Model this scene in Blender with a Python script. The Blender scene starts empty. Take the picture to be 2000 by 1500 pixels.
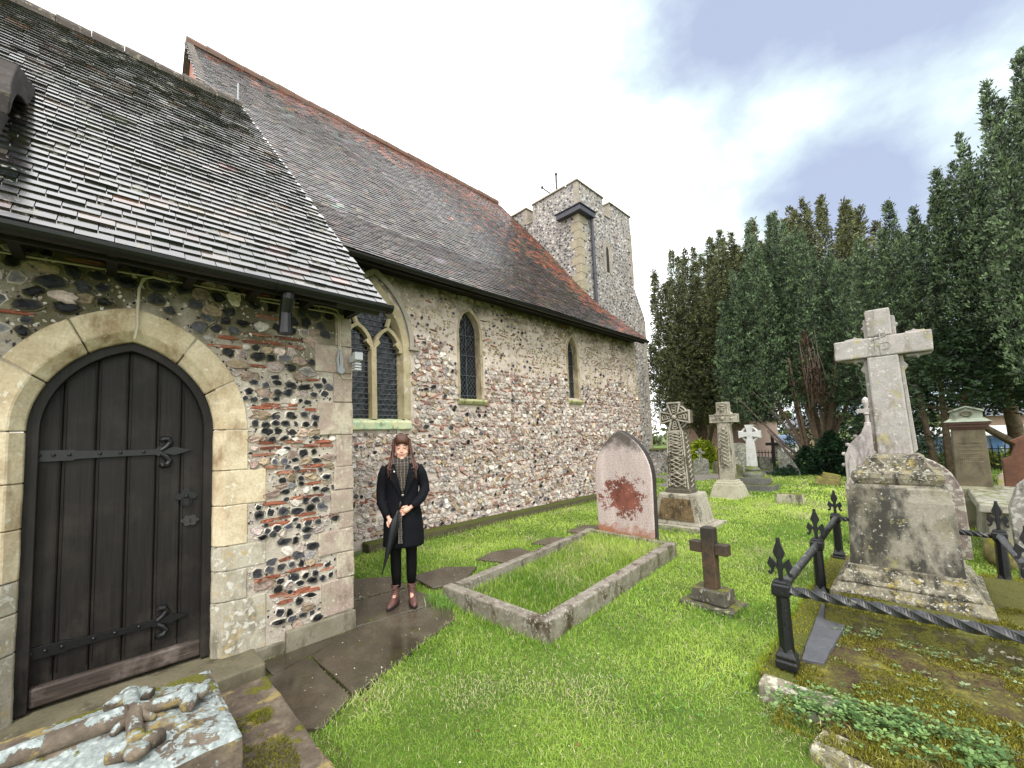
import bpy, bmesh, math, random
import numpy as np
from mathutils import Vector, Matrix, noise as mnoise

S = bpy.context.scene
COL = S.collection
R3 = math.radians
rnd = random.Random(7)

# ------------------------------------------------------------------ camera
def unit(v):
    v = np.array(v, float); return v / np.linalg.norm(v)
_f = 800.0                                   # focal length in pixels of a 2000 px wide frame
_X = unit([863, -30, -_f]); _Z = np.array([-359, 11000, -_f], float)
_Z = unit(_Z - _X * _Z.dot(_X)); _Y = np.cross(_Z, _X)
cam_d = bpy.data.cameras.new('camera'); cam = bpy.data.objects.new('camera', cam_d); COL.objects.link(cam)
cam_d.sensor_width = 36; cam_d.lens = 36 * _f / 2000
cam_d.shift_x = 0.03; cam_d.shift_y = 0.025
cam_d.clip_start = 0.05; cam_d.clip_end = 2000
M = Matrix(((_X[0], _X[1], _X[2], 0), (_Y[0], _Y[1], _Y[2], 0), (_Z[0], _Z[1], _Z[2], 1.62), (0, 0, 0, 1)))
cam.matrix_world = M
S.camera = cam
S.render.resolution_x, S.render.resolution_y = 1024, 768

# ------------------------------------------------------------------ light
SUN_EL, SUN_AZ = R3(52), R3(-128)            # azimuth of the direction the sun stands in (from +X)
W = bpy.data.worlds.new('World'); S.world = W; W.use_nodes = True
nt = W.node_tree; nt.nodes.clear()
L = nt.links.new
out = nt.nodes.new('ShaderNodeOutputWorld'); bg = nt.nodes.new('ShaderNodeBackground')
sky = nt.nodes.new('ShaderNodeTexSky'); sky.sky_type = 'NISHITA'; sky.sun_disc = False
sky.sun_elevation = SUN_EL; sky.sun_rotation = math.pi / 2 - SUN_AZ
sky.air_density = 1.2; sky.dust_density = 2.0
tc = nt.nodes.new('ShaderNodeTexCoord')
def wnoise(scale, det, rough, off):
    mp = nt.nodes.new('ShaderNodeMapping'); mp.inputs['Location'].default_value = off
    mp.inputs['Scale'].default_value = (1, 1, 1.5)
    L(tc.outputs['Generated'], mp.inputs[0])
    n = nt.nodes.new('ShaderNodeTexNoise'); n.inputs['Scale'].default_value = scale
    n.inputs['Detail'].default_value = det; n.inputs['Roughness'].default_value = rough
    L(mp.outputs[0], n.inputs['Vector']); return n.outputs['Fac']
def wmath(op, a, b=None, c=None):
    n = nt.nodes.new('ShaderNodeMath'); n.operation = op
    for i, v in enumerate((a, b, c)):
        if v is None: continue
        if isinstance(v, (int, float)): n.inputs[i].default_value = v
        else: L(v, n.inputs[i])
    return n.outputs[0]
def wramp(fac, stops):
    n = nt.nodes.new('ShaderNodeValToRGB'); L(fac, n.inputs[0])
    while len(n.color_ramp.elements) < len(stops): n.color_ramp.elements.new(0.5)
    for e, (p, c) in zip(n.color_ramp.elements, stops): e.position = p; e.color = (*c, 1)
    return n.outputs[0]
def wmix(f, a, b):
    n = nt.nodes.new('ShaderNodeMix'); n.data_type = 'RGBA'
    L(f, n.inputs[0]); L(a, n.inputs[6]) ; L(b, n.inputs[7]); return n.outputs[2]
sep = nt.nodes.new('ShaderNodeSeparateXYZ'); L(tc.outputs['Generated'], sep.inputs[0])
# overcast brightest over the church (+Y side), thinner with grey-blue breaks to the other side
behind = wmath('MAXIMUM', wmath('MULTIPLY_ADD', sep.outputs['X'], -1.6, 0.75), wmath('MULTIPLY_ADD', sep.outputs['Z'], 3.0, -2.1))
side = wmath('MAXIMUM', wmath('MULTIPLY_ADD', sep.outputs['Y'], 1.45, 0.02), behind)
n1 = wnoise(3.2, 6, 0.55, (2.3, 0.4, 1.1)); n2 = wnoise(9.0, 5, 0.6, (0.2, 3.1, 0.6))
cl = wmath('ADD', wmath('MULTIPLY', n1, 0.78), wmath('MULTIPLY', n2, 0.22))
def blob(d, r, s):      # thinner or thicker cloud around one direction of the sky
    vd = nt.nodes.new('ShaderNodeVectorMath'); vd.operation = 'DISTANCE'; L(tc.outputs['Generated'], vd.inputs[0]); vd.inputs[1].default_value = d
    mr = nt.nodes.new('ShaderNodeMapRange'); mr.interpolation_type = 'SMOOTHSTEP'; L(vd.outputs['Value'], mr.inputs[0])
    mr.inputs[1].default_value = 0.0; mr.inputs[2].default_value = r; mr.inputs[3].default_value = s; mr.inputs[4].default_value = 0.0
    return mr.outputs[0]
dens = wmath('ADD', wmath('MULTIPLY_ADD', cl, 2.1, -0.82), wmath('MAXIMUM', side, 0.16))
for b_ in (((0.74, 0.20, 0.64), 0.34, -0.50), ((0.92, 0.07, 0.40), 0.17, -0.62), ((0.80, -0.16, 0.60), 0.3, -0.35), ((0.855, 0.10, 0.51), 0.13, 0.52), ((0.80, 0.30, 0.50), 0.22, 0.2)):
    dens = wmath('ADD', dens, blob(*b_))
cloud = wramp(dens, [(-0.0, (3.9, 4.45, 5.9)), (0.2, (4.5, 5.25, 6.3)), (0.36, (5.3, 6.3, 6.7)), (0.52, (7.0, 7.9, 8.0)), (0.74, (19, 19, 19))])
cover = wramp(dens, [(0.0, (0.8, 0.8, 0.8)), (0.3, (1, 1, 1))])
L(wmix(cover, sky.outputs[0], cloud), bg.inputs['Color'])
bg.inputs['Strength'].default_value = 0.095
L(bg.outputs[0], out.inputs[0])
sd = bpy.data.lights.new('sun', 'SUN'); sun = bpy.data.objects.new('sun', sd); COL.objects.link(sun)
sd.energy = 1.5; sd.angle = R3(10); sd.color = (1, 0.96, 0.9)
sdir = Vector((math.cos(SUN_EL) * math.cos(SUN_AZ), math.cos(SUN_EL) * math.sin(SUN_AZ), math.sin(SUN_EL)))
sun.rotation_euler = sdir.to_track_quat('Z', 'Y').to_euler()
sun.location = (0, -4, 12)
vs = S.view_settings
S.display_settings.display_device = 'sRGB'
vs.view_transform = 'Standard'; vs.look = 'None'; vs.gamma = 1; vs.use_curve_mapping = False
vs.exposure = 0.70
S.cycles.use_denoising = True
S.cycles.max_bounces = 6; S.cycles.diffuse_bounces = 3; S.cycles.glossy_bounces = 3
S.cycles.transparent_max_bounces = 4

# ------------------------------------------------------------------ material helpers
def C(h):
    h = h.lstrip('#'); o = []
    for i in (0, 2, 4):
        c = int(h[i:i + 2], 16) / 255
        o.append(c / 12.92 if c <= 0.04045 else ((c + 0.055) / 1.055) ** 2.4)
    return tuple(o)
class NT:
    def __init__(s, name):
        s.m = bpy.data.materials.new(name); s.m.use_nodes = True
        s.t = s.m.node_tree; s.t.nodes.clear()
        s.out = s.t.nodes.new('ShaderNodeOutputMaterial')
        s.b = s.t.nodes.new('ShaderNodeBsdfPrincipled'); s.t.links.new(s.b.outputs[0], s.out.inputs[0])
        s.tc = s.t.nodes.new('ShaderNodeTexCoord'); s.obj = s.tc.outputs['Object']
    def L(s, a, b):
        if a is None: return
        if hasattr(a, 'links') or isinstance(a, bpy.types.NodeSocket): s.t.links.new(a, b)
        elif isinstance(a, tuple) and len(a) == 3 and b.type == 'RGBA': b.default_value = (*a, 1)
        else: b.default_value = a
    def map(s, scale=(1, 1, 1), loc=(0, 0, 0), rot=(0, 0, 0), vec=None):
        n = s.t.nodes.new('ShaderNodeMapping'); s.L(vec or s.obj, n.inputs[0])
        n.inputs['Scale'].default_value = scale; n.inputs['Location'].default_value = loc; n.inputs['Rotation'].default_value = rot
        return n.outputs[0]
    def noise(s, scale, det=4, rough=0.6, vec=None, dist=0.0, out='Fac'):
        n = s.t.nodes.new('ShaderNodeTexNoise'); s.L(vec or s.obj, n.inputs['Vector'])
        n.inputs['Scale'].default_value = scale; n.inputs['Detail'].default_value = det
        n.inputs['Roughness'].default_value = rough; n.inputs['Distortion'].default_value = dist
        return n.outputs[out]
    def vor(s, scale, vec=None, feature='F1', out='Distance', rand=1.0):
        n = s.t.nodes.new('ShaderNodeTexVoronoi'); n.feature = feature; s.L(vec or s.obj, n.inputs['Vector'])
        n.inputs['Scale'].default_value = scale; n.inputs['Randomness'].default_value = rand
        return n.outputs[out]
    def ramp(s, fac, stops, interp='LINEAR'):
        n = s.t.nodes.new('ShaderNodeValToRGB'); s.L(fac, n.inputs[0]); cr = n.color_ramp; cr.interpolation = interp
        while len(cr.elements) < len(stops): cr.elements.new(0.5)
        for e, (p, c) in zip(cr.elements, stops):
            e.position = p; e.color = (*(c if isinstance(c, tuple) else (c, c, c)), 1)
        return n.outputs[0]
    def mix(s, f, a, b, blend='MIX'):
        n = s.t.nodes.new('ShaderNodeMix'); n.data_type = 'RGBA'; n.blend_type = blend
        s.L(f, n.inputs[0]); s.L(a, n.inputs[6]); s.L(b, n.inputs[7]); return n.outputs[2]
    def math(s, op, a, b=None, c=None, clamp=False):
        n = s.t.nodes.new('ShaderNodeMath'); n.operation = op; n.use_clamp = clamp
        for i, v in enumerate((a, b, c)):
            if v is not None: s.L(v, n.inputs[i])
        return n.outputs[0]
    def attr(s, name='Col', out='Color'):
        n = s.t.nodes.new('ShaderNodeAttribute'); n.attribute_name = name; return n.outputs[out]
    def xyz(s, vec=None):
        n = s.t.nodes.new('ShaderNodeSeparateXYZ'); s.L(vec or s.obj, n.inputs[0]); return n.outputs
    def up(s):
        g = s.t.nodes.new('ShaderNodeNewGeometry'); return s.xyz(g.outputs['Normal'])[2]
    def bump(s, h, strength=0.5, dist=0.01, normal=None):
        n = s.t.nodes.new('ShaderNodeBump'); s.L(h, n.inputs['Height'])
        n.inputs['Strength'].default_value = strength; n.inputs['Distance'].default_value = dist
        if normal is not None: s.L(normal, n.inputs['Normal'])
        return n.outputs[0]
    def fin(s, col, rough=0.8, normal=None, spec=0.5, metal=0.0, **k):
        s.L(col, s.b.inputs['Base Color']); s.L(rough, s.b.inputs['Roughness'])
        s.L(spec, s.b.inputs['Specular IOR Level']); s.L(metal, s.b.inputs['Metallic'])
        if normal is not None: s.L(normal, s.b.inputs['Normal'])
        for a, v in k.items(): s.L(v, s.b.inputs[a.replace('_', ' ')])
        return s.m
def stone(name, cols, scale=6.0, bump=0.6, rough=0.85, lichen=None, lichen_amt=0.6, lichen_scale=14, moss=0.0, moss_col='#6f7a1c', dark=None, dark_amt=0.55, dark_scale=5, yellow=None, yellow_amt=0.66, bd=0.006, joints=None):
    """weathered stone: blotched base, dark grime, lichen blooms, moss on upward faces"""
    k = NT(name)
    n = k.noise(scale, 6, 0.65); col = k.ramp(n, [(0.25 + 0.5 * i / max(1, len(cols) - 1), C(c)) for i, c in enumerate(cols)])
    fine = k.noise(scale * 14, 4, 0.7); col = k.mix(0.55, col, k.ramp(fine, [(0.3, 0.62), (0.7, 1.25)]), 'MULTIPLY')
    h = k.math('ADD', k.math('MULTIPLY', n, 1.0), k.math('MULTIPLY', fine, 0.5))
    if dark:
        d = k.noise(dark_scale, 7, 0.7, vec=k.map(scale=(1, 1, 0.45), loc=(3, 1, 7)))
        col = k.mix(k.ramp(d, [(dark_amt - 0.05, 0.0), (dark_amt + 0.07, 0.9)]), col, C(dark))
    if yellow:
        y = k.noise(9, 6, 0.75, vec=k.map(loc=(7, 2, 1)))
        col = k.mix(k.ramp(y, [(yellow_amt - 0.03, 0.0), (yellow_amt + 0.04, 0.85)]), col, C(yellow))
    if lichen:
        a = k.noise(lichen_scale, 5, 0.7, vec=k.map(loc=(1, 5, 2)), dist=0.6); v = k.vor(lichen_scale * 1.6, vec=k.map(loc=(0, 2, 0)))
        a = k.math('SUBTRACT', a, k.math('MULTIPLY', v, 0.22))
        mk = k.ramp(a, [(lichen_amt - 0.15, 0.0), (lichen_amt - 0.12, 0.95)])
        col = k.mix(mk, col, k.mix(fine, C(lichen), (0.75, 0.78, 0.75)) if False else C(lichen)); h = k.math('ADD', h, k.math('MULTIPLY', mk, 0.35))
    if moss:
        ms = k.noise(11, 6, 0.7, vec=k.map(loc=(4, 4, 4))); u = k.up()
        q = k.math('ADD', k.math('MULTIPLY', u, 0.33), ms)
        mk = k.ramp(q, [(1.0 - 0.4 * moss, 0.0), (1.06 - 0.4 * moss, 1.0)])
        mc = k.mix(k.noise(60, 3, 0.6), C('#39400f'), C(moss_col)); col = k.mix(mk, col, mc)
        h = k.math('ADD', h, k.math('MULTIPLY', k.math('MULTIPLY', mk, k.noise(90, 2, 0.6)), 2.2))
    return k.fin(col, rough, k.bump(h, bump, bd))
def plain(name, col, rough=0.6, var=0.25, scale=20, bump=0.2, metal=0.0, spec=0.5, bd=0.003):
    k = NT(name); n = k.noise(scale, 5, 0.65)
    c = k.mix(1.0, C(col), k.ramp(n, [(0.25, 1 - var), (0.75, 1 + var)]), 'MULTIPLY')
    return k.fin(c, rough, k.bump(n, bump, bd), spec=spec, metal=metal)

# ------------------------------------------------------------------ mesh helpers
class MB:
    def __init__(s): s.v = []; s.f = []; s.mi = []; s.c = []
    def add(s, vs, fs, mi=0, T=None, col=None):
        o = len(s.v)
        for p in vs:
            p = Vector(p); s.v.append(tuple(T @ p) if T is not None else tuple(p)); s.c.append(col or (1, 1, 1))
        for f in fs: s.f.append(tuple(i + o for i in f)); s.mi.append(mi)
        return s
    def box(s, x0, x1, y0, y1, z0, z1, mi=0, T=None, tx=0, ty=0, col=None):
        """tx, ty: how much each side draws in at the top"""
        vs = [(x0, y0, z0), (x1, y0, z0), (x1, y1, z0), (x0, y1, z0), (x0 + tx, y0 + ty, z1), (x1 - tx, y0 + ty, z1), (x1 - tx, y1 - ty, z1), (x0 + tx, y1 - ty, z1)]
        return s.add(vs, [(0, 3, 2, 1), (4, 5, 6, 7), (0, 1, 5, 4), (1, 2, 6, 5), (2, 3, 7, 6), (3, 0, 4, 7)], mi, T, col)
    def prism(s, pts, ax, a0, a1, mi=0, T=None, col=None):
        """pts: outline in the plane across axis ax ('x': (y,z), 'y': (x,z), 'z': (x,y))"""
        def p3(p, a): return {'x': (a, p[0], p[1]), 'y': (p[0], a, p[1]), 'z': (p[0], p[1], a)}[ax]
        n = len(pts); vs = [p3(p, a0) for p in pts] + [p3(p, a1) for p in pts]
        fs = [tuple(range(n))[::-1], tuple(range(n, 2 * n))] + [(i, (i + 1) % n, n + (i + 1) % n, n + i) for i in range(n)]
        return s.add(vs, fs, mi, T, col)
    def loft(s, rings, caps=True, mi=0, T=None, closed=True, col=None):
        n = len(rings[0]); vs = [p for r in rings for p in r]; fs = []
        for k in range(len(rings) - 1):
            for i in range(n if closed else n - 1):
                j = (i + 1) % n; fs.append((k * n + i, k * n + j, (k + 1) * n + j, (k + 1) * n + i))
        if caps: fs.append(tuple(range(n))[::-1]); fs.append(tuple(range((len(rings) - 1) * n, len(rings) * n)))
        return s.add(vs, fs, mi, T, col)
    def tube(s, pts, r, n=8, caps=True, mi=0, T=None, twist=0.0, flat=1.0, col=None):
        pts = [Vector(p) for p in pts]; rings = []; ref = None
        for i, p in enumerate(pts):
            d = (pts[min(i + 1, len(pts) - 1)] - pts[max(i - 1, 0)]).normalized()
            if ref is None: ref = Vector((0, 0, 1)) if abs(d.z) < 0.9 else Vector((1, 0, 0))
            a = (ref - d * ref.dot(d)).normalized(); ref = a; b = d.cross(a)
            rr = r[i] if isinstance(r, (list, tuple)) else r
            rings.append([tuple(p + a * (math.cos(2 * math.pi * k / n + twist * i) * rr * flat) + b * (math.sin(2 * math.pi * k / n + twist * i) * rr)) for k in range(n)])
        return s.loft(rings, caps, mi, T, col=col)
    def lathe(s, prof, c=(0, 0, 0), n=20, mi=0, T=None, sq=1.0):
        rings = [[(c[0] + r * math.cos(2 * math.pi * k / n), c[1] + sq * r * math.sin(2 * math.pi * k / n), c[2] + z) for k in range(n)] for r, z in prof]
        return s.loft(rings, True, mi, T)
    def sqlathe(s, prof, c=(0, 0, 0), mi=0, T=None, ratio=1.0, ch=0.0):
        """stack of rectangles: prof = (half width, z) or (hx, hy, z)"""
        rings = []
        for q in prof:
            hx, hy, z = (q[0], q[0] * ratio, q[1]) if len(q) == 2 else q
            rings.append([(c[0] + a * hx, c[1] + b * hy, c[2] + z) for a, b in ((-1, -1), (1, -1), (1, 1), (-1, 1))])
        return s.loft(rings, True, mi, T)
    def ball(s, c, r, n=10, m=7, mi=0, T=None, col=None):
        r = r if isinstance(r, tuple) else (r, r, r); rings = []
        for i in range(1, m):
            t = math.pi * i / m
            rings.append([(c[0] + r[0] * math.sin(t) * math.cos(2 * math.pi * k / n), c[1] + r[1] * math.sin(t) * math.sin(2 * math.pi * k / n), c[2] - r[2] * math.cos(t)) for k in range(n)])
        return s.loft(rings, True, mi, T, col=col)
    def build(s, name, mats, parent=None, bevel=0.0, smooth=False, sub=0, cols=False, rough=0.0, seg=2, disp=0.0, dscale=3.0):
        me = bpy.data.meshes.new(name); loc = Vector((0, 0, 0)) if parent is None else ploc(parent)
        vs = [(v[0] - loc.x, v[1] - loc.y, v[2] - loc.z) for v in s.v]
        me.from_pydata(vs, [], s.f); me.update()
        for m in (mats if isinstance(mats, (list, tuple)) else [mats]): me.materials.append(m)
        if any(s.mi): me.polygons.foreach_set('material_index', s.mi)
        if cols:
            a = me.color_attributes.new('Col', 'FLOAT_COLOR', 'POINT'); a.data.foreach_set('color', [x for c in s.c for x in (*c, 1)])
        bm = bmesh.new(); bm.from_mesh(me); bmesh.ops.recalc_face_normals(bm, faces=bm.faces)
        if rough:      # chipped, uneven masonry: real subdivision with displacement
            bmesh.ops.triangulate(bm, faces=[f for f in bm.faces if len(f.verts) > 4])
            for _ in range(6):
                ed = [e for e in bm.edges if e.calc_length() > rough]
                if not ed: break
                bmesh.ops.subdivide_edges(bm, edges=ed, cuts=1, use_grid_fill=True)
                if len(bm.verts) > 60000: break
            for v in bm.verts:
                n = mnoise.noise_vector(Vector(v.co + loc) * dscale) + mnoise.noise_vector(Vector(v.co + loc) * dscale * 3.7) * 0.45
                v.co += n * disp
        if smooth:
            for f in bm.faces: f.smooth = True
        bm.to_mesh(me); bm.free()
        o = bpy.data.objects.new(name, me); COL.objects.link(o)
        if parent is not None: o.parent = parent
        if bevel:
            b = o.modifiers.new('bevel', 'BEVEL'); b.width = bevel; b.segments = seg; b.limit_method = 'ANGLE'; b.angle_limit = R3(35)
        if sub:
            b = o.modifiers.new('subsurf', 'SUBSURF'); b.levels = sub; b.render_levels = sub
        return o
def ploc(p):
    l = Vector(p.location)
    while p.parent: p = p.parent; l = l + Vector(p.location)
    return l
def npmesh(name, V, F, mat, parent=None, cols=None, smooth=False):
    """fast mesh from arrays; F is one array or a list of arrays of equal-length faces"""
    me = bpy.data.meshes.new(name); Fs = F if isinstance(F, list) else [F]
    loc = np.array(ploc(parent)) if parent is not None else np.zeros(3)
    V = np.asarray(V, np.float32) - loc.astype(np.float32)
    me.vertices.add(len(V)); me.vertices.foreach_set('co', V.ravel())
    idx = np.concatenate([f.ravel() for f in Fs]).astype(np.int32)
    tot = np.concatenate([np.full(len(f), f.shape[1]) for f in Fs]).astype(np.int32)
    st = np.concatenate([[0], np.cumsum(tot)[:-1]]).astype(np.int32)
    me.loops.add(len(idx)); me.loops.foreach_set('vertex_index', idx)
    me.polygons.add(len(tot)); me.polygons.foreach_set('loop_start', st)
    try: me.polygons.foreach_set('loop_total', tot)
    except Exception: pass
    me.polygons.foreach_set('use_smooth', np.full(len(tot), bool(smooth)))
    me.update(calc_edges=True)
    if cols is not None:
        a = me.color_attributes.new('Col', 'FLOAT_COLOR', 'POINT'); c = np.ones((len(V), 4), np.float32); c[:, :3] = cols
        a.data.foreach_set('color', c.ravel())
    me.materials.append(mat); me.validate()
    o = bpy.data.objects.new(name, me); COL.objects.link(o)
    if parent is not None: o.parent = parent
    return o
def tag(o, label=None, cat=None, group=None, kind=None):
    if label: o['label'] = label
    if cat: o['category'] = cat
    if group: o['group'] = group
    if kind: o['kind'] = kind
    return o
def thing(name, loc, label, cat, group=None, parent=None):
    o = bpy.data.objects.new(name, None); COL.objects.link(o); o.location = loc; o.empty_display_size = 0.2
    if parent: o.parent = parent; o.location = Vector(loc) - ploc(parent)
    return tag(o, label, cat, group)
def copy_thing(root, loc, label, rz=0.0):
    r = root.copy(); COL.objects.link(r); r.location = loc; r.rotation_euler = (0, 0, rz); r['label'] = label
    for ch in root.children:
        c = ch.copy(); COL.objects.link(c); c.parent = r
        for g in ch.children:
            d = g.copy(); COL.objects.link(d); d.parent = c
    return r
def TM(loc, rz=0.0, rx=0.0, ry=0.0, sc=1.0):
    return Matrix.Translation(loc) @ Matrix.Rotation(rz, 4, 'Z') @ Matrix.Rotation(ry, 4, 'Y') @ Matrix.Rotation(rx, 4, 'X') @ Matrix.Scale(sc, 4)
def arch(cx, hw, zs, rise, n=10, t=0.0, k=0.0):
    """pointed two-centred arch from right springing over the apex to the left; t offsets outward"""
    r = (hw * hw + rise * rise) / (2 * hw) if rise > hw else None
    if r is None: r = hw * 1.02
    c = r - hw; R = r + t; a = math.acos(max(-1, min(1, c / R))); pts = []
    for i in range(n + 1): th = a * i / n; pts.append((cx - c + R * math.cos(th), zs + R * math.sin(th)))
    for i in range(n - 1, -1, -1): th = a * i / n; pts.append((cx + c - R * math.cos(th), zs + R * math.sin(th)))
    return pts
# ------------------------------------------------------------------ materials
def m_flint():
    k = NT('flint_rubble'); c = k.attr(); f = k.noise(55, 5, 0.7); g = k.noise(14, 4, 0.6)
    c2 = k.mix(1.0, c, k.ramp(f, [(0.28, 0.62), (0.72, 1.35)]), 'MULTIPLY')
    c2 = k.mix(0.5, c2, k.ramp(g, [(0.3, 0.7), (0.7, 1.2)]), 'MULTIPLY')
    z = k.xyz()[2]
    lum = k.xyz(c)[0]
    ro = k.ramp(lum, [(0.02, 0.45), (0.2, 0.8)])
    return k.fin(c2, ro, k.bump(k.math('ADD', f, g), 0.5, 0.006), spec=0.25)
def m_mortar(name, a, b, algae=None):
    k = NT(name); n = k.noise(5, 7, 0.7); f = k.noise(70, 5, 0.75)
    c = k.ramp(n, [(0.3, C(a)), (0.7, C(b))]); c = k.mix(0.7, c, k.ramp(f, [(0.3, 0.6), (0.7, 1.3)]), 'MULTIPLY')
    if algae:
        z = k.xyz()[2]; q = k.math('ADD', k.math('MULTIPLY', k.noise(3, 5, 0.6), 1.0), k.math('MULTIPLY', k.math('SUBTRACT', z, algae[0]), algae[1]))
        c = k.mix(k.ramp(q, [(0.45, 0.0), (0.75, 0.85)]), c, C(algae[2]))
    return k.fin(c, 0.92, k.bump(k.math('ADD', f, k.math('MULTIPLY', n, 1.5)), 0.8, 0.008))
FLINT = m_flint()
MORTAR = m_mortar('chancel_mortar', '#978d7e', '#c4bbac', (2.2, 0.55, '#3f3a15'))
MORTAR2 = m_mortar('nave_mortar', '#a3968a', '#cfc2b5', (4.05, 0.6, '#3a3518'))
def m_towerflint():
    k = NT('tower_flintwork'); v = k.map(scale=(1, 1, 1.25)); n = k.noise(5, 4, 0.6)
    d = k.vor(9.5, vec=v); cc = k.vor(9.5, vec=v, out='Color'); r = k.xyz(cc)
    tone = k.ramp(r[0], [(0.0, C('#2a2b2e')), (0.25, C('#55555a')), (0.45, C('#8c8a88')), (0.62, C('#c9c4bc')), (0.8, C('#928678')), (0.95, C('#86604f'))], 'CONSTANT')
    big = k.noise(1.2, 5, 0.6)
    mor = k.mix(big, C('#85807a'), C('#a8a29b'))
    edge = k.ramp(d, [(0.42, 0.0), (0.5, 1.0)]); f = k.noise(60, 4, 0.7)
    c = k.mix(edge, tone, mor); c = k.mix(0.7, c, k.ramp(f, [(0.3, 0.65), (0.7, 1.25)]), 'MULTIPLY')
    c = k.mix(0.45, c, k.ramp(big, [(0.3, 0.7), (0.7, 1.1)]), 'MULTIPLY')
    return k.fin(c, 0.7, k.bump(k.math('SUBTRACT', 1.0, d), 0.8, 0.03))
TFLINT = m_towerflint()
GOLD = stone('buff_limestone', ['#9a8a6c', '#b8a687', '#cdbfa2', '#c2b292'], 4, 0.45, 0.8, dark='#80694a', dark_amt=0.60, dark_scale=3, lichen='#cfc8b4', lichen_amt=0.68, lichen_scale=9)
TGOLD = stone('tower_buff_stone', ['#857c68', '#9a917c', '#a8a08b'], 4, 0.4, 0.85)
QUOIN = stone('grey_quoin_stone', ['#857c6c', '#9d9481', '#9c8a7e', '#b3aa96', '#938978'], 3, 0.6, 0.85, lichen='#b9b5a6', lichen_amt=0.66, lichen_scale=22, dark='#6d604f', dark_amt=0.6)
CONC = stone('concrete_plinth', ['#67614f', '#7a7462', '#8a8472'], 5, 0.4, 0.85, dark='#4b4636', dark_amt=0.58)
STEP = stone('worn_step_stone', ['#55503e', '#6a6450', '#7b735d'], 3, 0.35, 0.7, dark='#403d2c', dark_amt=0.58, lichen='#8a8776', lichen_amt=0.74)
TSTONE = stone('tower_dressings', ['#7d766a', '#989083', '#a59c8c'], 4, 0.5, 0.85)
def m_tile(name='roof_tile', rg=(0.10, 0.22), ior=2.1):
    k = NT(name); c = k.attr(); f = k.noise(38, 5, 0.7); n = k.noise(4, 5, 0.65, vec=k.map(loc=(3, 3, 3)))
    c2 = k.mix(1.0, c, k.ramp(f, [(0.28, 0.7), (0.72, 1.35)]), 'MULTIPLY')
    m1 = k.ramp(k.math('ADD', k.math('MULTIPLY', n, 0.55), k.math('MULTIPLY', k.noise(24, 4, 0.75), 0.5)), [(0.60, 0.0), (0.66, 0.85)])
    c2 = k.mix(m1, c2, k.ramp(f, [(0.4, C('#45432c')), (0.6, C('#85806a'))]))
    w = k.noise(3, 5, 0.7, vec=k.map(loc=(9, 1, 2)))
    ro = k.math('ADD', k.ramp(w, [(0.35, rg[0]), (0.65, rg[1])]), k.math('MULTIPLY', m1, 0.55))
    return k.fin(c2, ro, k.bump(k.math('ADD', f, k.math('MULTIPLY', m1, 0.8)), 0.08, 0.003), spec=0.5, IOR=ior)
TILE = m_tile()
TILEN = m_tile('nave_roof_tile', (0.24, 0.42), 1.7)
BLACKP = plain('black_painted_iron', '#0a0b0c', 0.42, 0.5, 30, 0.25)
LEAD = plain('grey_lead_sheet', '#3b3c45', 0.5, 0.3, 12, 0.2)
CABLE = plain('cream_cable', '#b5ab95', 0.5, 0.1)
GREYPL = plain('grey_plastic', '#8f9295', 0.45, 0.1)
def m_door():
    k = NT('dark_oak'); v = k.map(scale=(22, 22, 0.9)); g = k.noise(3.0, 7, 0.7, vec=v, dist=0.8); n = k.noise(2.2, 5, 0.65)
    c = k.ramp(g, [(0.3, C('#0a0806')), (0.7, C('#211d19'))])
    c = k.mix(k.ramp(n, [(0.5, 0.0), (0.75, 0.6)]), c, C('#3a352f'))
    z = k.xyz()[2]; q = k.math('ADD', k.noise(4, 6, 0.7), k.math('MULTIPLY', z, -0.28))
    c = k.mix(k.ramp(q, [(0.42, 0.0), (0.66, 0.4)]), c, C('#4a443d'))
    return k.fin(c, 0.6, k.bump(g, 0.5, 0.004), spec=0.3)
DOOR = m_door()
def m_rail():
    k = NT('weathered_oak_rail'); g = k.noise(3.0, 7, 0.7, vec=k.map(scale=(1.2, 25, 25)), dist=0.6); n = k.noise(6, 5, 0.7)
    c = k.ramp(g, [(0.3, C('#1f1814')), (0.55, C('#40362f')), (0.75, C('#63594f'))]); return k.fin(k.mix(k.ramp(n, [(0.5, 0.0), (0.7, 0.5)]), c, C('#8a7d76')), 0.65, k.bump(g, 0.6, 0.004))
RAIL = m_rail()
def m_glass():
    k = NT('leaded_window_glass'); x, y, z = k.xyz()
    wob = k.noise(3, 3, 0.6)
    # diagonal lead cames
    a = k.math('FRACT', k.math('MULTIPLY', k.math('ADD', k.math('MULTIPLY', x, 1.3), z), 9.0))
    b = k.math('FRACT', k.math('MULTIPLY', k.math('SUBTRACT', k.math('MULTIPLY', x, 1.3), z), 9.0))
    m = k.math('MAXIMUM', k.math('LESS_THAN', a, 0.13), k.math('LESS_THAN', b, 0.13))
    c = k.mix(m, k.mix(k.vor(12, out='Distance'), C('#0b0d10'), C('#1b1f24')), C('#3a3d40'))
    tilt = k.math('ADD', k.noise(14, 2, 0.5), k.vor(9, out='Distance'))
    return k.fin(c, k.math('ADD', 0.13, k.math('MULTIPLY', m, 0.5)), k.bump(k.math('ADD', tilt, m), 0.6, 0.012), spec=0.45)
GLASS = m_glass()
COPPER = stone('green_stained_sill', ['#7fa386', '#9cc0a4', '#b4bd92', '#c4c09a'], 5, 0.4, 0.75, dark='#6e6a40', dark_amt=0.57, dark_scale=9, yellow='#c6c39c', yellow_amt=0.5)
CREAM = stone('cream_sill_stone', ['#8f8d62', '#aaa97c', '#bdb78f'], 7, 0.5, 0.8, dark='#5c6136', dark_amt=0.58)
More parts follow.
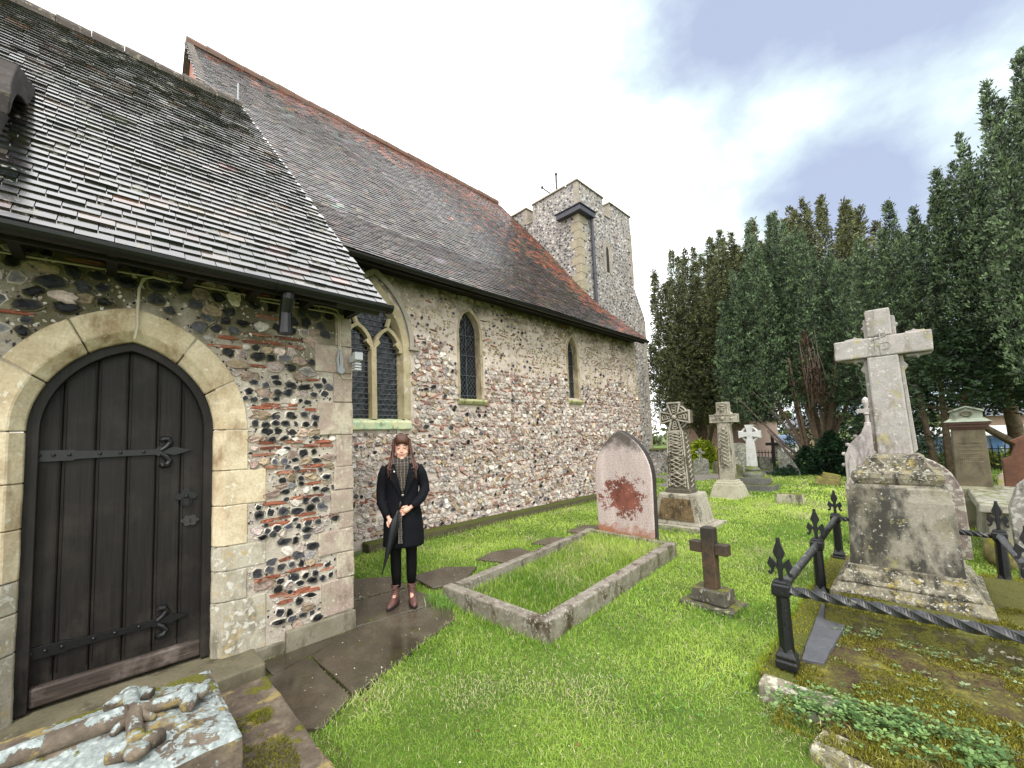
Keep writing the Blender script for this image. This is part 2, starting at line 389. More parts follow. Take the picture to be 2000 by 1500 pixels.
MOSSY = stone('mossy_concrete', ['#4a4534', '#5e5740'], 6, 0.7, 0.9, moss=1.05, moss_col='#5d6118', bd=0.015)

# ------------------------------------------------------------------ rubble walling
def quad_superellipse(n, phi, p):
    return (np.abs(np.cos(phi)) ** p + np.abs(np.sin(phi)) ** p) ** (-1 / p)
def rubble(lst, y0, seed, N=10):
    """lst rows: u, z, a, b, p, protrusion, rim rgb, core rgb, angle, edge roughness -> V, F, C arrays, stones set in the wall face y = y0 looking to -Y"""
    r = np.random.default_rng(seed); A = np.array([l[:6] + tuple(l[6]) + tuple(l[7]) + (l[8], l[9]) for l in lst], float); K = len(A)
    phi = np.linspace(0, 2 * np.pi, N, endpoint=False)[None, :] + r.uniform(-0.12, 0.12, (K, N))
    rad = quad_superellipse(N, phi, A[:, 4:5]) * (1 + r.normal(0, 1, (K, N)) * A[:, 13:14])
    ca, sa = np.cos(A[:, 12:13]), np.sin(A[:, 12:13])
    rings = []; cols = []
    for sc, dep, w in ((1.0, -0.008, 1.0), (0.92, 0.75, 1.0), (0.76, 1.0, 0.10), (0.42, 1.05, 0.0)):
        x = np.cos(phi) * rad * A[:, 2:3] * sc; z = np.sin(phi) * rad * A[:, 3:4] * sc
        xr = x * ca - z * sa; zr = x * sa + z * ca
        tilt = 0 if dep < 0 else (xr * r.normal(0, 0.16, (K, 1)) + zr * r.normal(0, 0.16, (K, 1))) * (1 if sc < 0.9 else 0.4)
        d = (np.full((K, N), dep) if dep < 0 else A[:, 5:6] * dep * (1 + r.normal(0, 0.12, (K, N)))) + tilt
        rings.append(np.stack([A[:, 0:1] + xr, y0 - d, A[:, 1:2] + zr], -1))
        c = A[:, None, 6:9] * w + A[:, None, 9:12] * (1 - w)
        cols.append(np.broadcast_to(c, (K, N, 3)) * (1 + r.normal(0, 0.1, (K, N, 1))))
    ctr = np.stack([A[:, 0], y0 - A[:, 5] * r.uniform(0.8, 1.25, K), A[:, 1]], -1)[:, None]
    V = np.concatenate(rings + [ctr], 1); CC = np.concatenate(cols + [A[:, None, 9:12]], 1)
    n = 4 * N + 1; base = (np.arange(K) * n)[:, None, None]; i = np.arange(N); j = (i + 1) % N
    q = np.concatenate([np.stack([k * N + i, (k + 1) * N + i, (k + 1) * N + j, k * N + j], -1) for k in range(3)])
    t = np.stack([3 * N + i, np.full(N, 4 * N), 3 * N + j], -1)
    return V.reshape(-1, 3), [(q[None] + base).reshape(-1, 4), (t[None] + base).reshape(-1, 3)], np.clip(CC.reshape(-1, 3), 0, 1)
def grid_wall(x0, x1, z0, z1, y0, step, hole, bump, seed):
    nx = int((x1 - x0) / step) + 1; nz = int((z1 - z0) / step) + 1
    X, Z = np.meshgrid(np.linspace(x0, x1, nx), np.linspace(z0, z1, nz)); V = []
    for x, z in zip(X.ravel(), Z.ravel()):
        V.append((x, y0 + bump * (mnoise.noise(Vector((x * 3, z * 3, seed))) + 0.5 * mnoise.noise(Vector((x * 11, z * 11, seed)))), z))
    F = []
    for j in range(nz - 1):
        for i in range(nx - 1):
            a = j * nx + i
            if not hole((X[j, i] + X[j, i + 1]) / 2, (Z[j, i] + Z[j + 1, i]) / 2): F.append((a, a + 1, a + 1 + nx, a + nx))
    return np.array(V), np.array(F)
def wall_object(name, parent, gridVF, stoneVFC, mortar):
    """mortar face and the stones bedded in it, one mesh"""
    V1, F1 = gridVF; V2, F2, C2 = stoneVFC; V = np.concatenate([V1, V2])
    o = npmesh(name, V, [F1, F2[0] + len(V1), F2[1] + len(V1)], mortar, parent, np.concatenate([np.full((len(V1), 3), 0.3), C2]))
    o.data.materials.append(FLINT)
    mi = np.ones(len(o.data.polygons), np.int32); mi[:len(F1)] = 0; o.data.polygons.foreach_set('material_index', mi)
    sm = np.zeros(len(mi), bool); sm[:len(F1)] = True; o.data.polygons.foreach_set('use_smooth', sm)
    return o
BLACKS = ['#0b0b0e', '#121317', '#1a1b20', '#222328', '#2f3034', '#44444a']
WHITES = ['#c4bdb3', '#aaa39c', '#d6d0c6', '#95918f', '#b5a79d', '#c8bcb0', '#b09f98', '#9d8f8a']
TANS = ['#94836c', '#a8967e', '#9f8c80', '#8d7a70']
REDS = ['#85503d', '#955c47', '#774c3d', '#8f6452', '#a0735f']
def jit(c, r, s=0.12):
    k = 1 + r.gauss(0, s); return tuple(max(0, min(1, x * k)) for x in c)

# ================================================================== CHURCH
church = thing('church', (5, 6, 0), 'old flint church with long tiled roofs, arched oak door and squat square tower', 'church')
# -- openings
def arch_in(x, z, cx, hw, zs, rise, t=0.0):
    if abs(x - cx) > hw + t: return False
    if z < zs: return True
    r = (hw * hw + rise * rise) / (2 * hw); c = r - hw; R = r + t
    return (abs(x - cx) + c) ** 2 + (z - zs) ** 2 < R * R
DO = dict(cx=0.145, hw=0.47, zs=1.75, rise=0.605)
Y1 = 3.53; Y2 = 5.95
jr = [0.10, 0.50, 0.72, 0.90, 1.19, 1.45, 1.75]      # jamb joints
def jamb_w(z):
    for i in range(len(jr) - 1):
        if jr[i] <= z < jr[i + 1]: return 0.345 if i % 2 == 0 else 0.215
    return 0.215
def quoin_w(z):
    zz = [0.2, 0.46, 0.68, 0.88, 1.02, 1.22, 1.42, 1.7, 1.99, 2.25, 2.5, 2.86]; ww = [0.25, 0.12, 0.28, 0.1, 0.17, 0.14, 0.12, 0.28, 0.14, 0.30, 0.12]
    for i in range(len(ww)):
        if zz[i] <= z < zz[i + 1]: return ww[i]
    return 0.1
def hole1(x, z): return z < 1.75 and abs(x - DO['cx']) < DO['hw'] + 0.1 or arch_in(x, z, **DO, t=0.1)
def blocked1(x, z, a, b):
    for sx in (-a, 0, a):
        for sz in (-b, b):
            X, Z = x + sx * 0.7, z + sz * 0.6
            if Z < 1.75 and abs(X - DO['cx']) < DO['hw'] + (jamb_w(Z)): return True
            if Z >= 1.7 and arch_in(X, Z, **DO, t=0.205): return True
            if X > 1.66 - quoin_w(Z) or Z < 0.17: return True
    return False
def near_stones():
    r = random.Random(5); out = []; z = 0.16
    bands = [0.42, 0.60, 0.985, 1.02, 1.18, 1.36, 1.60, 1.92, 2.40]
    while z < 2.8:
        band = any(abs(z - b) < 0.03 for b in bands)
        h = 0.034 if band else (r.uniform(0.042, 0.068) if z < 2.05 else r.uniform(0.055, 0.09))
        x = -1.6
        while x < 1.68:
            red = band and r.random() < 0.8 or (not band and r.random() < 0.05)
            w = r.uniform(0.10, 0.24) if red else h * r.uniform(0.95, 1.9)
            hh = (r.uniform(0.022, 0.036) if red else h * r.uniform(0.95, 1.25)) / 2; a = w / 2 * 1.06
            cx = x + w / 2; cz = z + h / 2 + r.uniform(-0.012, 0.012)
            if not blocked1(cx, cz, a, hh):
                sparse = 0.1 if cz > 2.0 else 0.02
                if r.random() > sparse:
                    if red: out.append((cx, cz, a, hh, 5, 0.006, jit(C(r.choice(REDS)), r), jit(C(r.choice(REDS)), r), r.gauss(0, 0.03), 0.05))
                    else:
                        q = r.random()
                        if q < 0.70: rim, core, p = C(r.choice(['#aca597', '#c4bdb0', '#dad4c9', '#8b857a', '#d2cbbf'])), C(r.choice(BLACKS)), r.uniform(1.7, 2.6)
                        elif q < 0.88: rim, core, p = C(r.choice(WHITES)), C(r.choice(WHITES + WHITES + ['#6d6c6e', '#807d7c'])), r.uniform(1.8, 2.6)
                        else: rim, core, p = C(r.choice(TANS)), C(r.choice(TANS)), r.uniform(2.5, 4); 
                        if q >= 0.88: a *= 1.2
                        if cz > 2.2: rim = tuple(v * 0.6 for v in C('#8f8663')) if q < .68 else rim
                        out.append((cx, cz, a * r.uniform(0.92, 1.08), hh * r.uniform(0.9, 1.12), p, r.uniform(0.006, 0.02), jit(rim, r), jit(core, r, 0.25), r.gauss(0, 0.2), 0.13))
            x += w + r.uniform(-0.002, 0.014) * (1.7 if z > 2 else 1)
        z += h + r.uniform(-0.004, 0.006)
    for _ in range(6500):
        cx, cz, a = r.uniform(-1.6, 1.66), r.uniform(0.17, 2.8), r.uniform(0.005, 0.014)
        if not blocked1(cx, cz, a, a): out.insert(0, (cx, cz, a * r.uniform(.8, 1.6), a * .8, 2, 0.003, C(r.choice(WHITES)), C(r.choice(BLACKS + WHITES)), r.uniform(0, 3), 0.2))
    return out
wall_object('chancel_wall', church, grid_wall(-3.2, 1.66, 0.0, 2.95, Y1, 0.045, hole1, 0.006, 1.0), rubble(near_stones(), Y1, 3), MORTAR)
m = MB(); m.box(1.45, 1.655, Y1 + 0.02, 6.2, 0, 2.85); m.prism([(3.55, 2.86), (7.2, 2.86), (7.2, 5.2), (6.5, 6.3), (3.55, 3.02)], 'x', 1.15, 1.33); m.build('chancel_end_wall', TFLINT, church)
m = MB(); m.box(1.1, 1.68, Y1 - 0.035, Y1 + 0.1, -0.1, 0.17); m.box(0.5, 1.09, Y1 - 0.02, Y1 + 0.1, -0.1, 0.10); m.build('plinth', CONC, church, bevel=0.012, rough=0.09, disp=0.004, dscale=6)
# quoins
m = MB(); zz = [0.175, 0.46, 0.68, 0.88, 1.02, 1.22, 1.42, 1.7, 1.99, 2.25, 2.5, 2.8]; ww = [0.25, 0.12, 0.28, 0.1, 0.17, 0.14, 0.12, 0.28, 0.14, 0.30, 0.12]
for i, w in enumerate(ww): m.box(1.66 - w - 0.02, 1.672 + 0.004 * (i % 2), Y1 - 0.012 - 0.004 * (i % 3), Y1 + (0.3 if w < 0.2 else 0.15), zz[i] + 0.003, zz[i + 1] - 0.003)
m.build('quoins', QUOIN, church, bevel=0.008, rough=0.08, disp=0.006, dscale=7)
# door surround: jamb blocks and voussoirs, chamfered inner edge
m = MB()
mp_ = {1: MB(), -1: MB()}
def jamb(sgn):
    for i in range(len(jr) - 1):
        w = 0.345 if i % 2 == 0 else 0.215
        if sgn < 0: w = 0.22 if i % 2 else 0.345
        x0 = DO['cx'] + sgn * DO['hw']; z0, z1 = jr[i] + 0.002, jr[i + 1] - 0.002; y = Y1 - 0.008 - 0.002 * (i % 2)
        pts = [(x0, Y1 + 0.16), (x0, y + 0.06), (x0 + sgn * 0.06, y), (x0 + sgn * w, y), (x0 + sgn * w, Y1 + 0.16)]
        (mp_[sgn] if i < 3 else m).prism(pts, 'z', z0, z1)
jamb(1); jamb(-1)
for q_ in (1, -1): mp_[q_].build('jamb_stones', bpy.data.materials.get('pale_jamb_stone') or stone('pale_jamb_stone', ['#8f8877', '#a8a18f', '#b9b3a2'], 4, 0.4, 0.85, dark='#6f6a5a', dark_amt=0.58, lichen='#c4c0b4', lichen_amt=0.62, yellow='#a8946a', yellow_amt=0.58), church, bevel=0.008, rough=0.07, disp=0.006, dscale=8)
inn = arch(DO['cx'], DO['hw'], 1.75, DO['rise'], 24, 0.0); mid = arch(DO['cx'], DO['hw'], 1.75, DO['rise'], 24, 0.065); ou = arch(DO['cx'], DO['hw'], 1.75, DO['rise'], 24, 0.212)
cuts = [0, 9, 17, 24, 31, 40, 48]
cuts = [0, 8, 16, 31, 39, 48]
for a, b in zip(cuts, cuts[1:]):
    y = Y1 - 0.009 - 0.002 * (a % 2); rings = []
    ks = [a + 0.1] + list(range(a + 1, b)) + [b - 0.1]
    def at(P, t):
        i = int(t); f = t - i
        return P[i] if f == 0 else tuple(P[i][q] * (1 - f) + P[i + 1][q] * f for q in (0, 1))
    for t in ks:
        pi, pm, po = at(inn, t), at(mid, t), at(ou, t)
        rings.append([(pi[0], Y1 + 0.16, pi[1]), (pi[0], y + 0.06, pi[1]), (pm[0], y, pm[1]), (po[0], y, po[1]), (po[0], Y1 + 0.16, po[1])])
    m.loft(rings)
o = MB(); o.loft([[(a[0], Y1 - 0.002, a[1]), (b[0], Y1 - 0.002, b[1]), (b[0], Y1 + 0.13, b[1]), (a[0], Y1 + 0.13, a[1])] for a, b in zip(arch(DO['cx'], DO['hw'], 1.745, DO['rise'], 24, 0.07), arch(DO['cx'], DO['hw'], 1.745, DO['rise'], 24, 0.205))]); o.build('surround_mortar', MORTAR, church)
o = m.build('door_surround', GOLD, church, bevel=0.006, seg=1, rough=0.07, disp=0.003, dscale=8)
# step and plinth in front of the door
m = MB(); m.box(-3.2, 0.88, 3.22, Y1 + 0.35, -0.06, 0.12); m.build('door_step', STEP, church, bevel=0.012, rough=0.12, disp=0.006)
# door
dr = thing('door', (DO['cx'], 3.68, 0.2), None, None, parent=church); del_keys = [k for k in dr.keys()]
ZB = 0.30; YD = 3.675
xs = [-0.335, -0.155, -0.005, 0.14, 0.285, 0.42, 0.615]
m = MB()
xs = [-0.325, -0.175, -0.02, 0.135, 0.29, 0.43, 0.615]
for a, b in zip(xs, xs[1:]):
    n = 5; top = []
    for i in range(n + 1):
        x = a + 0.002 + (b - a - 0.004) * i / n; z = 1.75
        for q in range(200):
            if arch_in(x, z + 0.01, DO['cx'], DO['hw'], 1.75, DO['rise'], -0.02): z += 0.01
            else: break
        top.append((x, z if arch_in(x, 1.76, DO['cx'], DO['hw'], 1.75, DO['rise'], -0.02) else 1.75))
    m.prism([(b - 0.002, ZB - 0.1), ] + top[::-1] + [(a + 0.002, ZB - 0.1)], 'y', YD, YD + 0.04)
    for e in (-0.012, 0.012):
        zt = min(2.3, 1.75 + math.sqrt(max(0, 1 - abs(b + e - DO['cx']) / 0.46)) * 0.58)
        if b < 0.6: m.box(b + e - 0.0045, b + e + 0.0045, YD - 0.007, YD + 0.01, ZB, zt)
m.build('door_planks', DOOR, dr, bevel=0.003, seg=1)
m = MB(); m.box(-0.34, 0.63, YD + 0.045, YD + 0.1, 0.1, 2.4); m.build('door_backing', DOOR, dr)
fr_i = [(DO['cx'] + DO['hw'] - 0.055, 0.13)] + arch(DO['cx'], DO['hw'] - 0.055, 1.75, DO['rise'] - 0.06, 20) + [(DO['cx'] - DO['hw'] + 0.055, 0.13)]
fr_o = [(DO['cx'] + DO['hw'] + 0.01, 0.13)] + arch(DO['cx'], DO['hw'] + 0.01, 1.75, DO['rise'] + 0.01, 20) + [(DO['cx'] - DO['hw'] - 0.01, 0.13)]
m = MB(); m.loft([[(i[0], 3.615, i[1]), (o_[0], 3.615, o_[1]), (o_[0], 3.74, o_[1]), (i[0], 3.74, i[1])] for i, o_ in zip(fr_i, fr_o)])
m.build('door_frame', DOOR, dr, bevel=0.004, seg=1)
m = MB(); m.box(-0.27, 0.565, 3.635, 3.70, 0.145, 0.255); m.build('bottom_rail', RAIL, dr, bevel=0.012)
def hinge(z0):
    m = MB(); y = YD - 0.012
    m.prism([(-0.285, z0 - 0.035), (-0.285, z0 + 0.035), (-0.12, z0 + 0.034), (-0.115, z0 + 0.028), (0.1, z0 + 0.021), (0.28, z0 + 0.020), (0.31, z0 + 0.038), (0.34, z0 + 0.018), (0.39, z0 + 0.036), (0.49, z0 + 0.006), (0.39, z0 - 0.026), (0.34, z0 - 0.012), (0.31, z0 - 0.03), (0.28, z0 - 0.018), (0.1, z0 - 0.02), (-0.115, z0 - 0.026), (-0.12, z0 - 0.034)], 'y', y - 0.008, y + 0.014)
    for sg in (1, -1):
        m.tube([(0.315, y - 0.003, z0 + sg * 0.012), (0.345, y - 0.004, z0 + sg * 0.035), (0.365, y - 0.005, z0 + sg * 0.065), (0.352, y - 0.005, z0 + sg * 0.09), (0.325, y - 0.006, z0 + sg * 0.092), (0.318, y - 0.006, z0 + sg * 0.078)], [0.016, 0.019, 0.020, 0.022, 0.024, 0.019], 8)
    for x in (-0.27, -0.21, -0.14, 0.0, 0.1, 0.22): m.ball((x, y - 0.01, z0 + 0.004), 0.011, 8, 5)
    return m
hinge(1.605).build('strap_hinge', BLACKP, dr, bevel=0.003, seg=1)
hinge(0.445).build('strap_hinge', BLACKP, dr, bevel=0.003, seg=1)
m = MB(); y = YD - 0.01
m.prism([(0.465 + 0.052 * math.cos(t) * (1 + 0.28 * math.cos(4 * t)), 1.28 + 0.052 * math.sin(t) * (1 + 0.28 * math.cos(4 * t))) for t in [2 * math.pi * i / 32 for i in range(32)]], 'y', y - 0.006, y + 0.012)
m.ball((0.465, y - 0.012, 1.28), 0.014)
m.tube([(0.465 + 0.028 * math.sin(t), y - 0.014, 1.243 + 0.034 * math.cos(t)) for t in [2 * math.pi * i / 16 for i in range(17)]], 0.006, 6)
m.build('handle', BLACKP, dr)
m = MB(); m.prism([(0.49 + 0.05 * math.cos(t) * (1 + 0.14 * math.cos(6 * t)), 1.105 + 0.036 * math.sin(t) * (1 + 0.14 * math.cos(6 * t))) for t in [2 * math.pi * i / 36 for i in range(36)]], 'y', y - 0.006, y + 0.012)
m.box(0.486, 0.494, y - 0.009, y - 0.004, 1.09, 1.115, 1); m.build('keyhole_plate', [plain('worn_iron', '#2c2b2a', 0.5, 0.4, 40, 0.5), BLACKP], dr)

# -- tiled roofs
def tiled(name, prof, x0, x1, gauge, tw, seed, colf, verge=0.03, slip=0.02, thick=0.0155, liftj=0.004, sagx=0.0, x1b=None):
    x1a = x1; x1b = x1 if x1b is None else x1b
    """prof: (y, z) points from eave to ridge; courses of separate tiles lapped up it"""
    P = np.array(prof, float); seg = np.hypot(*np.diff(P, axis=0).T); cum = np.concatenate([[0], np.cumsum(seg)])
    rg = np.random.default_rng(seed); V = []; CC = []; n = int(cum[-1] / gauge)
    for k in range(n + 1):
        s0 = k * gauge; s1 = min(s0 + gauge * 1.25, cum[-1])
        if s1 <= s0 + 0.01: break
        yb, zb = np.interp(s0, cum, P[:, 0]), np.interp(s0, cum, P[:, 1]); yt, zt = np.interp(s1, cum, P[:, 0]), np.interp(s1, cum, P[:, 1])
        x1 = x1a + (x1b - x1a) * s0 / cum[-1]
        d = np.array([yt - yb, zt - zb]); d /= np.linalg.norm(d); nn = np.array([-d[1], d[0]])
        xa = x0 + (0.5 * tw if k % 2 else 0) + rg.normal(0, 0.012) - tw + rg.uniform(-verge, verge)
        m_ = int((x1 - xa) / tw) + 1; X = xa + np.arange(m_) * tw
        X = X[(X > x0 - tw * 0.6) & (X < x1 - 0.04)]; vj = rg.normal(0, 0.004)
        K = len(X); l = rg.normal(0, liftj, (K, 2)); sl = rg.normal(0, slip * 0.25, K) - (rg.random(K) < 0.02) * slip * 1.5
        th = thick * (1 + np.repeat(rg.normal(0, 0.1, (K, 1)), 2, 1) + rg.normal(0, 0.03, (K, 2))); l = l * 0.3 + l[:, :1] * 0.7; g = 0.002; sag = sagx * np.sin((X - x0) * 1.3 + k * 0.05)
        def pt(x, s, h): return np.stack([x, yb + d[0] * s + nn[0] * h, zb + d[1] * s + nn[1] * h], -1)
        L_ = np.full(K, s1 - s0); XE = np.minimum(X + tw - g, x1 + vj)
        a0 = pt(X + g, sl, l[:, 0] + sag); a1 = pt(XE, sl, l[:, 1] + sag); b0 = pt(X + g, L_, -0.006 + sag); b1 = pt(XE, L_, -0.006 + sag)
        A0 = pt(X + g, sl, l[:, 0] + th[:, 0] + sag); A1 = pt(XE, sl, l[:, 1] + th[:, 1] + sag); B0 = pt(X + g, L_, th[:, 0] * 0.12 + sag); B1 = pt(XE, L_, th[:, 1] * 0.12 + sag)
        V.append(np.stack([a0, a1, b1, b0, A0, A1, B1, B0], 1))
        c = np.array([colf(x + tw / 2, s0 / cum[-1], rg) for x in X]); CC.append(np.repeat(c[:, None], 8, 1))
    V = np.concatenate(V); CC = np.concatenate(CC); K = len(V)
    f = np.array([(4, 5, 6, 7), (0, 4, 7, 3), (1, 2, 6, 5), (0, 1, 5, 4), (3, 7, 6, 2)])
    F = (f[None] + (np.arange(K) * 8)[:, None, None]).reshape(-1, 4)
    return npmesh(name, V.reshape(-1, 3), F, TILE if name == 'chancel_roof' else TILEN, church, CC.reshape(-1, 3))
def colc(x, s, r):
    v = r.random(); c = C('#151314') if v < 0.55 else C('#1e1b1b') if v < 0.88 else C('#3f362f') if v < 0.97 else C('#4c3228')
    return [t * r.uniform(0.75, 1.25) for t in c]
def coln(x, s, r):
    q = mnoise.noise(Vector((x * 0.35, s * 5, 3))) * 0.5 + mnoise.noise(Vector((x * 1.3, s * 14, 9))) * 0.25
    hot = (s - 0.80 + 0.012 * x) * 3.0 + q * 0.9                     # orange courses below the ridge
    hot = max(hot, (x - 10.4 - (0.5 * (s > 0.5))) * 0.9 + q * 1.2, (x - 8.2) * 0.10 + (s - 0.5) * 0.6 + q * 0.8)          # and by the west verge
    if x < 3.2: hot -= 0.35
    v = r.random()
    if v < 0.10 + 0.60 * max(0, min(1, hot * 1.4)) and hot > 0.0: c = C(['#7f4530', '#70402e', '#8d5338', '#5f3a2c'][int(r.random() * 4)])
    elif v < 0.5: c = C('#34292470'[:7])
    elif v < 0.88: c = C('#282220')
    else: c = C('#57463a')
    if mnoise.noise(Vector((x * 0.9, s * 6, 21))) > 0.35 and 3 < x < 6.5 and r.random() < 0.4: c = C('#6b6a66')
    return [t * r.uniform(0.75, 1.25) for t in c]
tiled('chancel_roof', [(3.06, 2.80), (6.5, 6.654)], -2.6, 1.78, 0.098, 0.165, 2, colc, liftj=0.001, sagx=0.010, slip=0.010, x1b=1.39)
NP = [(5.45, 4.43), (6.2, 5.13), (7.01, 5.90), (7.756, 6.80), (9.22, 8.78), (11.1, 11.08), (11.55, 11.60)]
tiled('nave_roof', NP, 1.3, 12.05, 0.112, 0.17, 4, coln, liftj=0.0012, sagx=0.015, slip=0.010)
# undersides, back slopes
def slab_roof(name, pts, back, x0, x1, mat):
    m = MB(); off = [(p[0] + 0.06, p[1] - 0.07) for p in pts]
    m.prism([p for p in [(q[0] + 0.02, q[1] - 0.02) for q in pts]] + off[::-1], 'x', x0, x1)
    m.prism([pts[-1], back, (back[0], back[1] - 0.08), (pts[-1][0], pts[-1][1] - 0.08)], 'x', x0 + 0.003, x1 - 0.003)
    m.build(name, mat, church)
TIMBER = plain('dark_eaves_timber', '#15110d', 0.7, 0.4)
BACKT = plain('far_roof_slope', '#332e2d', 0.6, 0.4, 30, 0.5)
slab_roof('roof_boards', [(3.12, 2.83), (6.5, 6.62)], (9.9, 2.9), -2.6, 1.385, BACKT)
m = MB(); m.loft([[(1.38, y, z), (x, y, z), (x, y + .06, z - .08), (1.38, y + .06, z - .08)] for x, y, z in ((1.765, 3.12, 2.81), (1.40, 6.45, 6.55))]); m.build('verge_board', BACKT, church)
slab_roof('roof_boards', [(5.5, 4.43)] + [(a, b - 0.03) for a, b in NP[1:]], (17.6, 4.4), 1.32, 12.0, BACKT)
RIDGE = stone('ridge_tile', ['#39332e', '#4d443d', '#5e544a'], 6, 0.6, 0.75, lichen='#86806f', lichen_amt=0.62, lichen_scale=20)
def ridge(y, z, x0, x1, mat, r=0.11, L_=0.42):
    m = MB(); x = x0; i = 0
    while x < x1 - 0.02:
        e = min(x + L_, x1); dz = 0.006 * (i % 2) + 0.008 * math.sin(i * 1.7)
        m.loft([[(xx, y + rr * 1.1 * math.cos(t), z + dz - 0.05 + rr * math.sin(t)) for t in [math.pi * q / 8 for q in range(9)]] + [(xx, y - rr, z - 0.13), (xx, y + rr, z - 0.13)] for xx, rr in ((x, r + 0.008), (e - 0.006, r))])
        x = e; i += 1
    return m.build('ridge_tiles', mat, church, smooth=False)
ridge(6.5, 6.67, -2.6, 1.40, RIDGE, 0.075, 0.30)
ridge(11.55, 11.62, 1.28, 12.06, stone('nave_ridge_tile', ['#5e4439', '#6e574a', '#7d5545'], 5, 0.5, 0.75))
m = MB(); m.tube([(1.36, 6.5, 6.7), (1.36, 6.5, 6.98)], 0.014, 8); m.build('vent_pipe', GREYPL, church)
m = MB(); m.tube([(1.5, 11.55, 11.65), (1.5, 11.55, 12.35)], 0.008, 6); m.tube([(1.5, 11.55, 12.0), (1.8, 11.5, 11.65)], 0.007, 6); m.build('lightning_rod', GREYPL, church)
# nave east gable: hung tiles in a herringbone of red and buff, with bargeboard tiles along the verge
def m_gable():
    k = NT('gable_brick_tile'); b = k.t.nodes.new('ShaderNodeTexBrick'); k.L(k.map(rot=(R3(90), 0, R3(90)), scale=(1, 1, 1)), b.inputs['Vector'])
    b.inputs['Scale'].default_value = 5.5; b.inputs['Color1'].default_value = (*C('#8f4a3a'), 1); b.inputs['Color2'].default_value = (*C('#a8705c'), 1)
    b.inputs['Mortar'].default_value = (*C('#b0a396'), 1); b.inputs['Mortar Size'].default_value = 0.03
    n = k.noise(9, 5, 0.7); return k.fin(k.mix(0.8, b.outputs[0], k.ramp(n, [(0.3, 0.5), (0.7, 1.3)]), 'MULTIPLY'), 0.8, k.bump(n, 0.5, 0.01))
GABLE = m_gable()
m = MB(); m.prism([(5.7, 4.4), (11.55, 11.45), (17.4, 4.4)], 'x', 1.40, 1.55); m.build('nave_gable', GABLE, church)
m = MB()
for (ya, za), (yb, zb) in ((NP[3], NP[4]), (NP[4], NP[5]), (NP[5], NP[6]), ((11.55, 11.6), (14.5, 8.1))):
    m.prism([(ya, za + 0.02), (yb, zb + 0.02), (yb, zb - 0.14), (ya, za - 0.14)], 'x', 1.27, 1.42)
m.build('verge_course', RIDGE, church)
# dormer cheek on the chancel slope
m = MB(); m.box(-1.4, -0.50, 3.70, 5.2, 3.2, 3.86); m.prism([(3.62, 3.80), (3.86, 4.16), (5.4, 4.9), (5.4, 4.75), (3.9, 3.98), (3.62, 3.68)], 'x', -1.5, -0.45)
m.build('dormer', stone('dormer_tile', ['#150c0a', '#21130f', '#2b2118'], 6, 0.8, 0.75, yellow='#4a4630', yellow_amt=0.6), church, bevel=0.02, rough=0.15, disp=0.02)
# gutters
def gutter(x0, x1, y, z, r=0.05):
    m = MB(); arc = [math.pi + math.pi * i / 8 for i in range(9)]
    m.loft([[(x, y + r * math.cos(t), z + r * math.sin(t)) for t in arc] + [(x, y + r * 0.86 * math.cos(t), z + 0.002 + r * 0.86 * math.sin(t)) for t in arc[::-1]] for x in (x0, x1)])
    x = x0 + 0.3
    while x < x1:
        m.loft([[(xx, y + (r + 0.006) * math.cos(t), z + (r + 0.006) * math.sin(t)) for t in arc] + [(xx, y + r * 0.8 * math.cos(t), z + 0.004 + r * 0.8 * math.sin(t)) for t in arc[::-1]] for xx in (x, x + 0.04)]); x += 0.9
    m.prism([(y - r, z), (y + r, z), (y, z - r)], 'x', x1, x1 + 0.004)
    return m.build('gutter', BLACKP, church)
gutter(-3.0, 1.80, 3.10, 2.80, 0.055)
gutter(1.9, 12.0, 5.44, 4.40, 0.06)
m = MB(); m.box(-3, 1.70, 3.17, 3.2, 2.74, 2.86); m.box(-3, 1.70, 3.2, Y1, 2.85, 2.88)
for i in range(9): m.box(-1.6 + i * 0.4, -1.55 + i * 0.4, 3.12, Y1, 2.76, 2.83)
m.build('eaves_board', TIMBER, church)
m = MB(); m.box(1.66, 11.95, 5.52, 5.55, 4.33, 4.45); m.box(1.66, 11.95, 5.55, Y2, 4.44, 4.47); m.build('eaves_board', TIMBER, church)
m = MB(); m.tube([(1.0, 3.14, 2.8), (1.0, 3.15, 2.72), (1.0, 3.2, 2.62), (1.0, 3.21, 2.48)], [0.05, 0.05, 0.045, 0.05], 12); m.tube([(1.0, 3.21, 2.5), (1.0, 3.21, 2.46)], 0.056, 12)
m.build('downpipe', BLACKP, church)
# cable clipped along the wall head, dropping over the arch and to the lamp at the corner
m = MB()
m.tube([(-1.5, 3.51, 2.76), (-0.45, 3.505, 2.775), (0.25, 3.505, 2.80), (0.9, 3.505, 2.80), (1.45, 3.505, 2.83), (1.53, 3.505, 2.82), (1.555, 3.505, 2.77), (1.56, 3.5, 2.45)], 0.006, 6)
m.tube([(0.9, 3.5, 2.775), (1.3, 3.5, 2.78), (1.5, 3.5, 2.785), (1.54, 3.5, 2.75), (1.545, 3.5, 2.42)], 0.006, 6)
m.tube([(0.33, 3.5, 2.79), (0.235, 3.5, 2.80), (0.185, 3.5, 2.775), (0.165, 3.5, 2.70), (0.160, 3.5, 2.56), (0.162, 3.495, 2.44), (0.15, 3.51, 2.36)], 0.009, 7)
m.tube([(1.555, 3.5, 2.44), (1.56, 3.5, 2.25), (1.58, 3.49, 2.2), (1.65, 3.48, 2.21), (1.66, 3.49, 2.3)], 0.005, 6)
m.build('cable', CABLE, church)
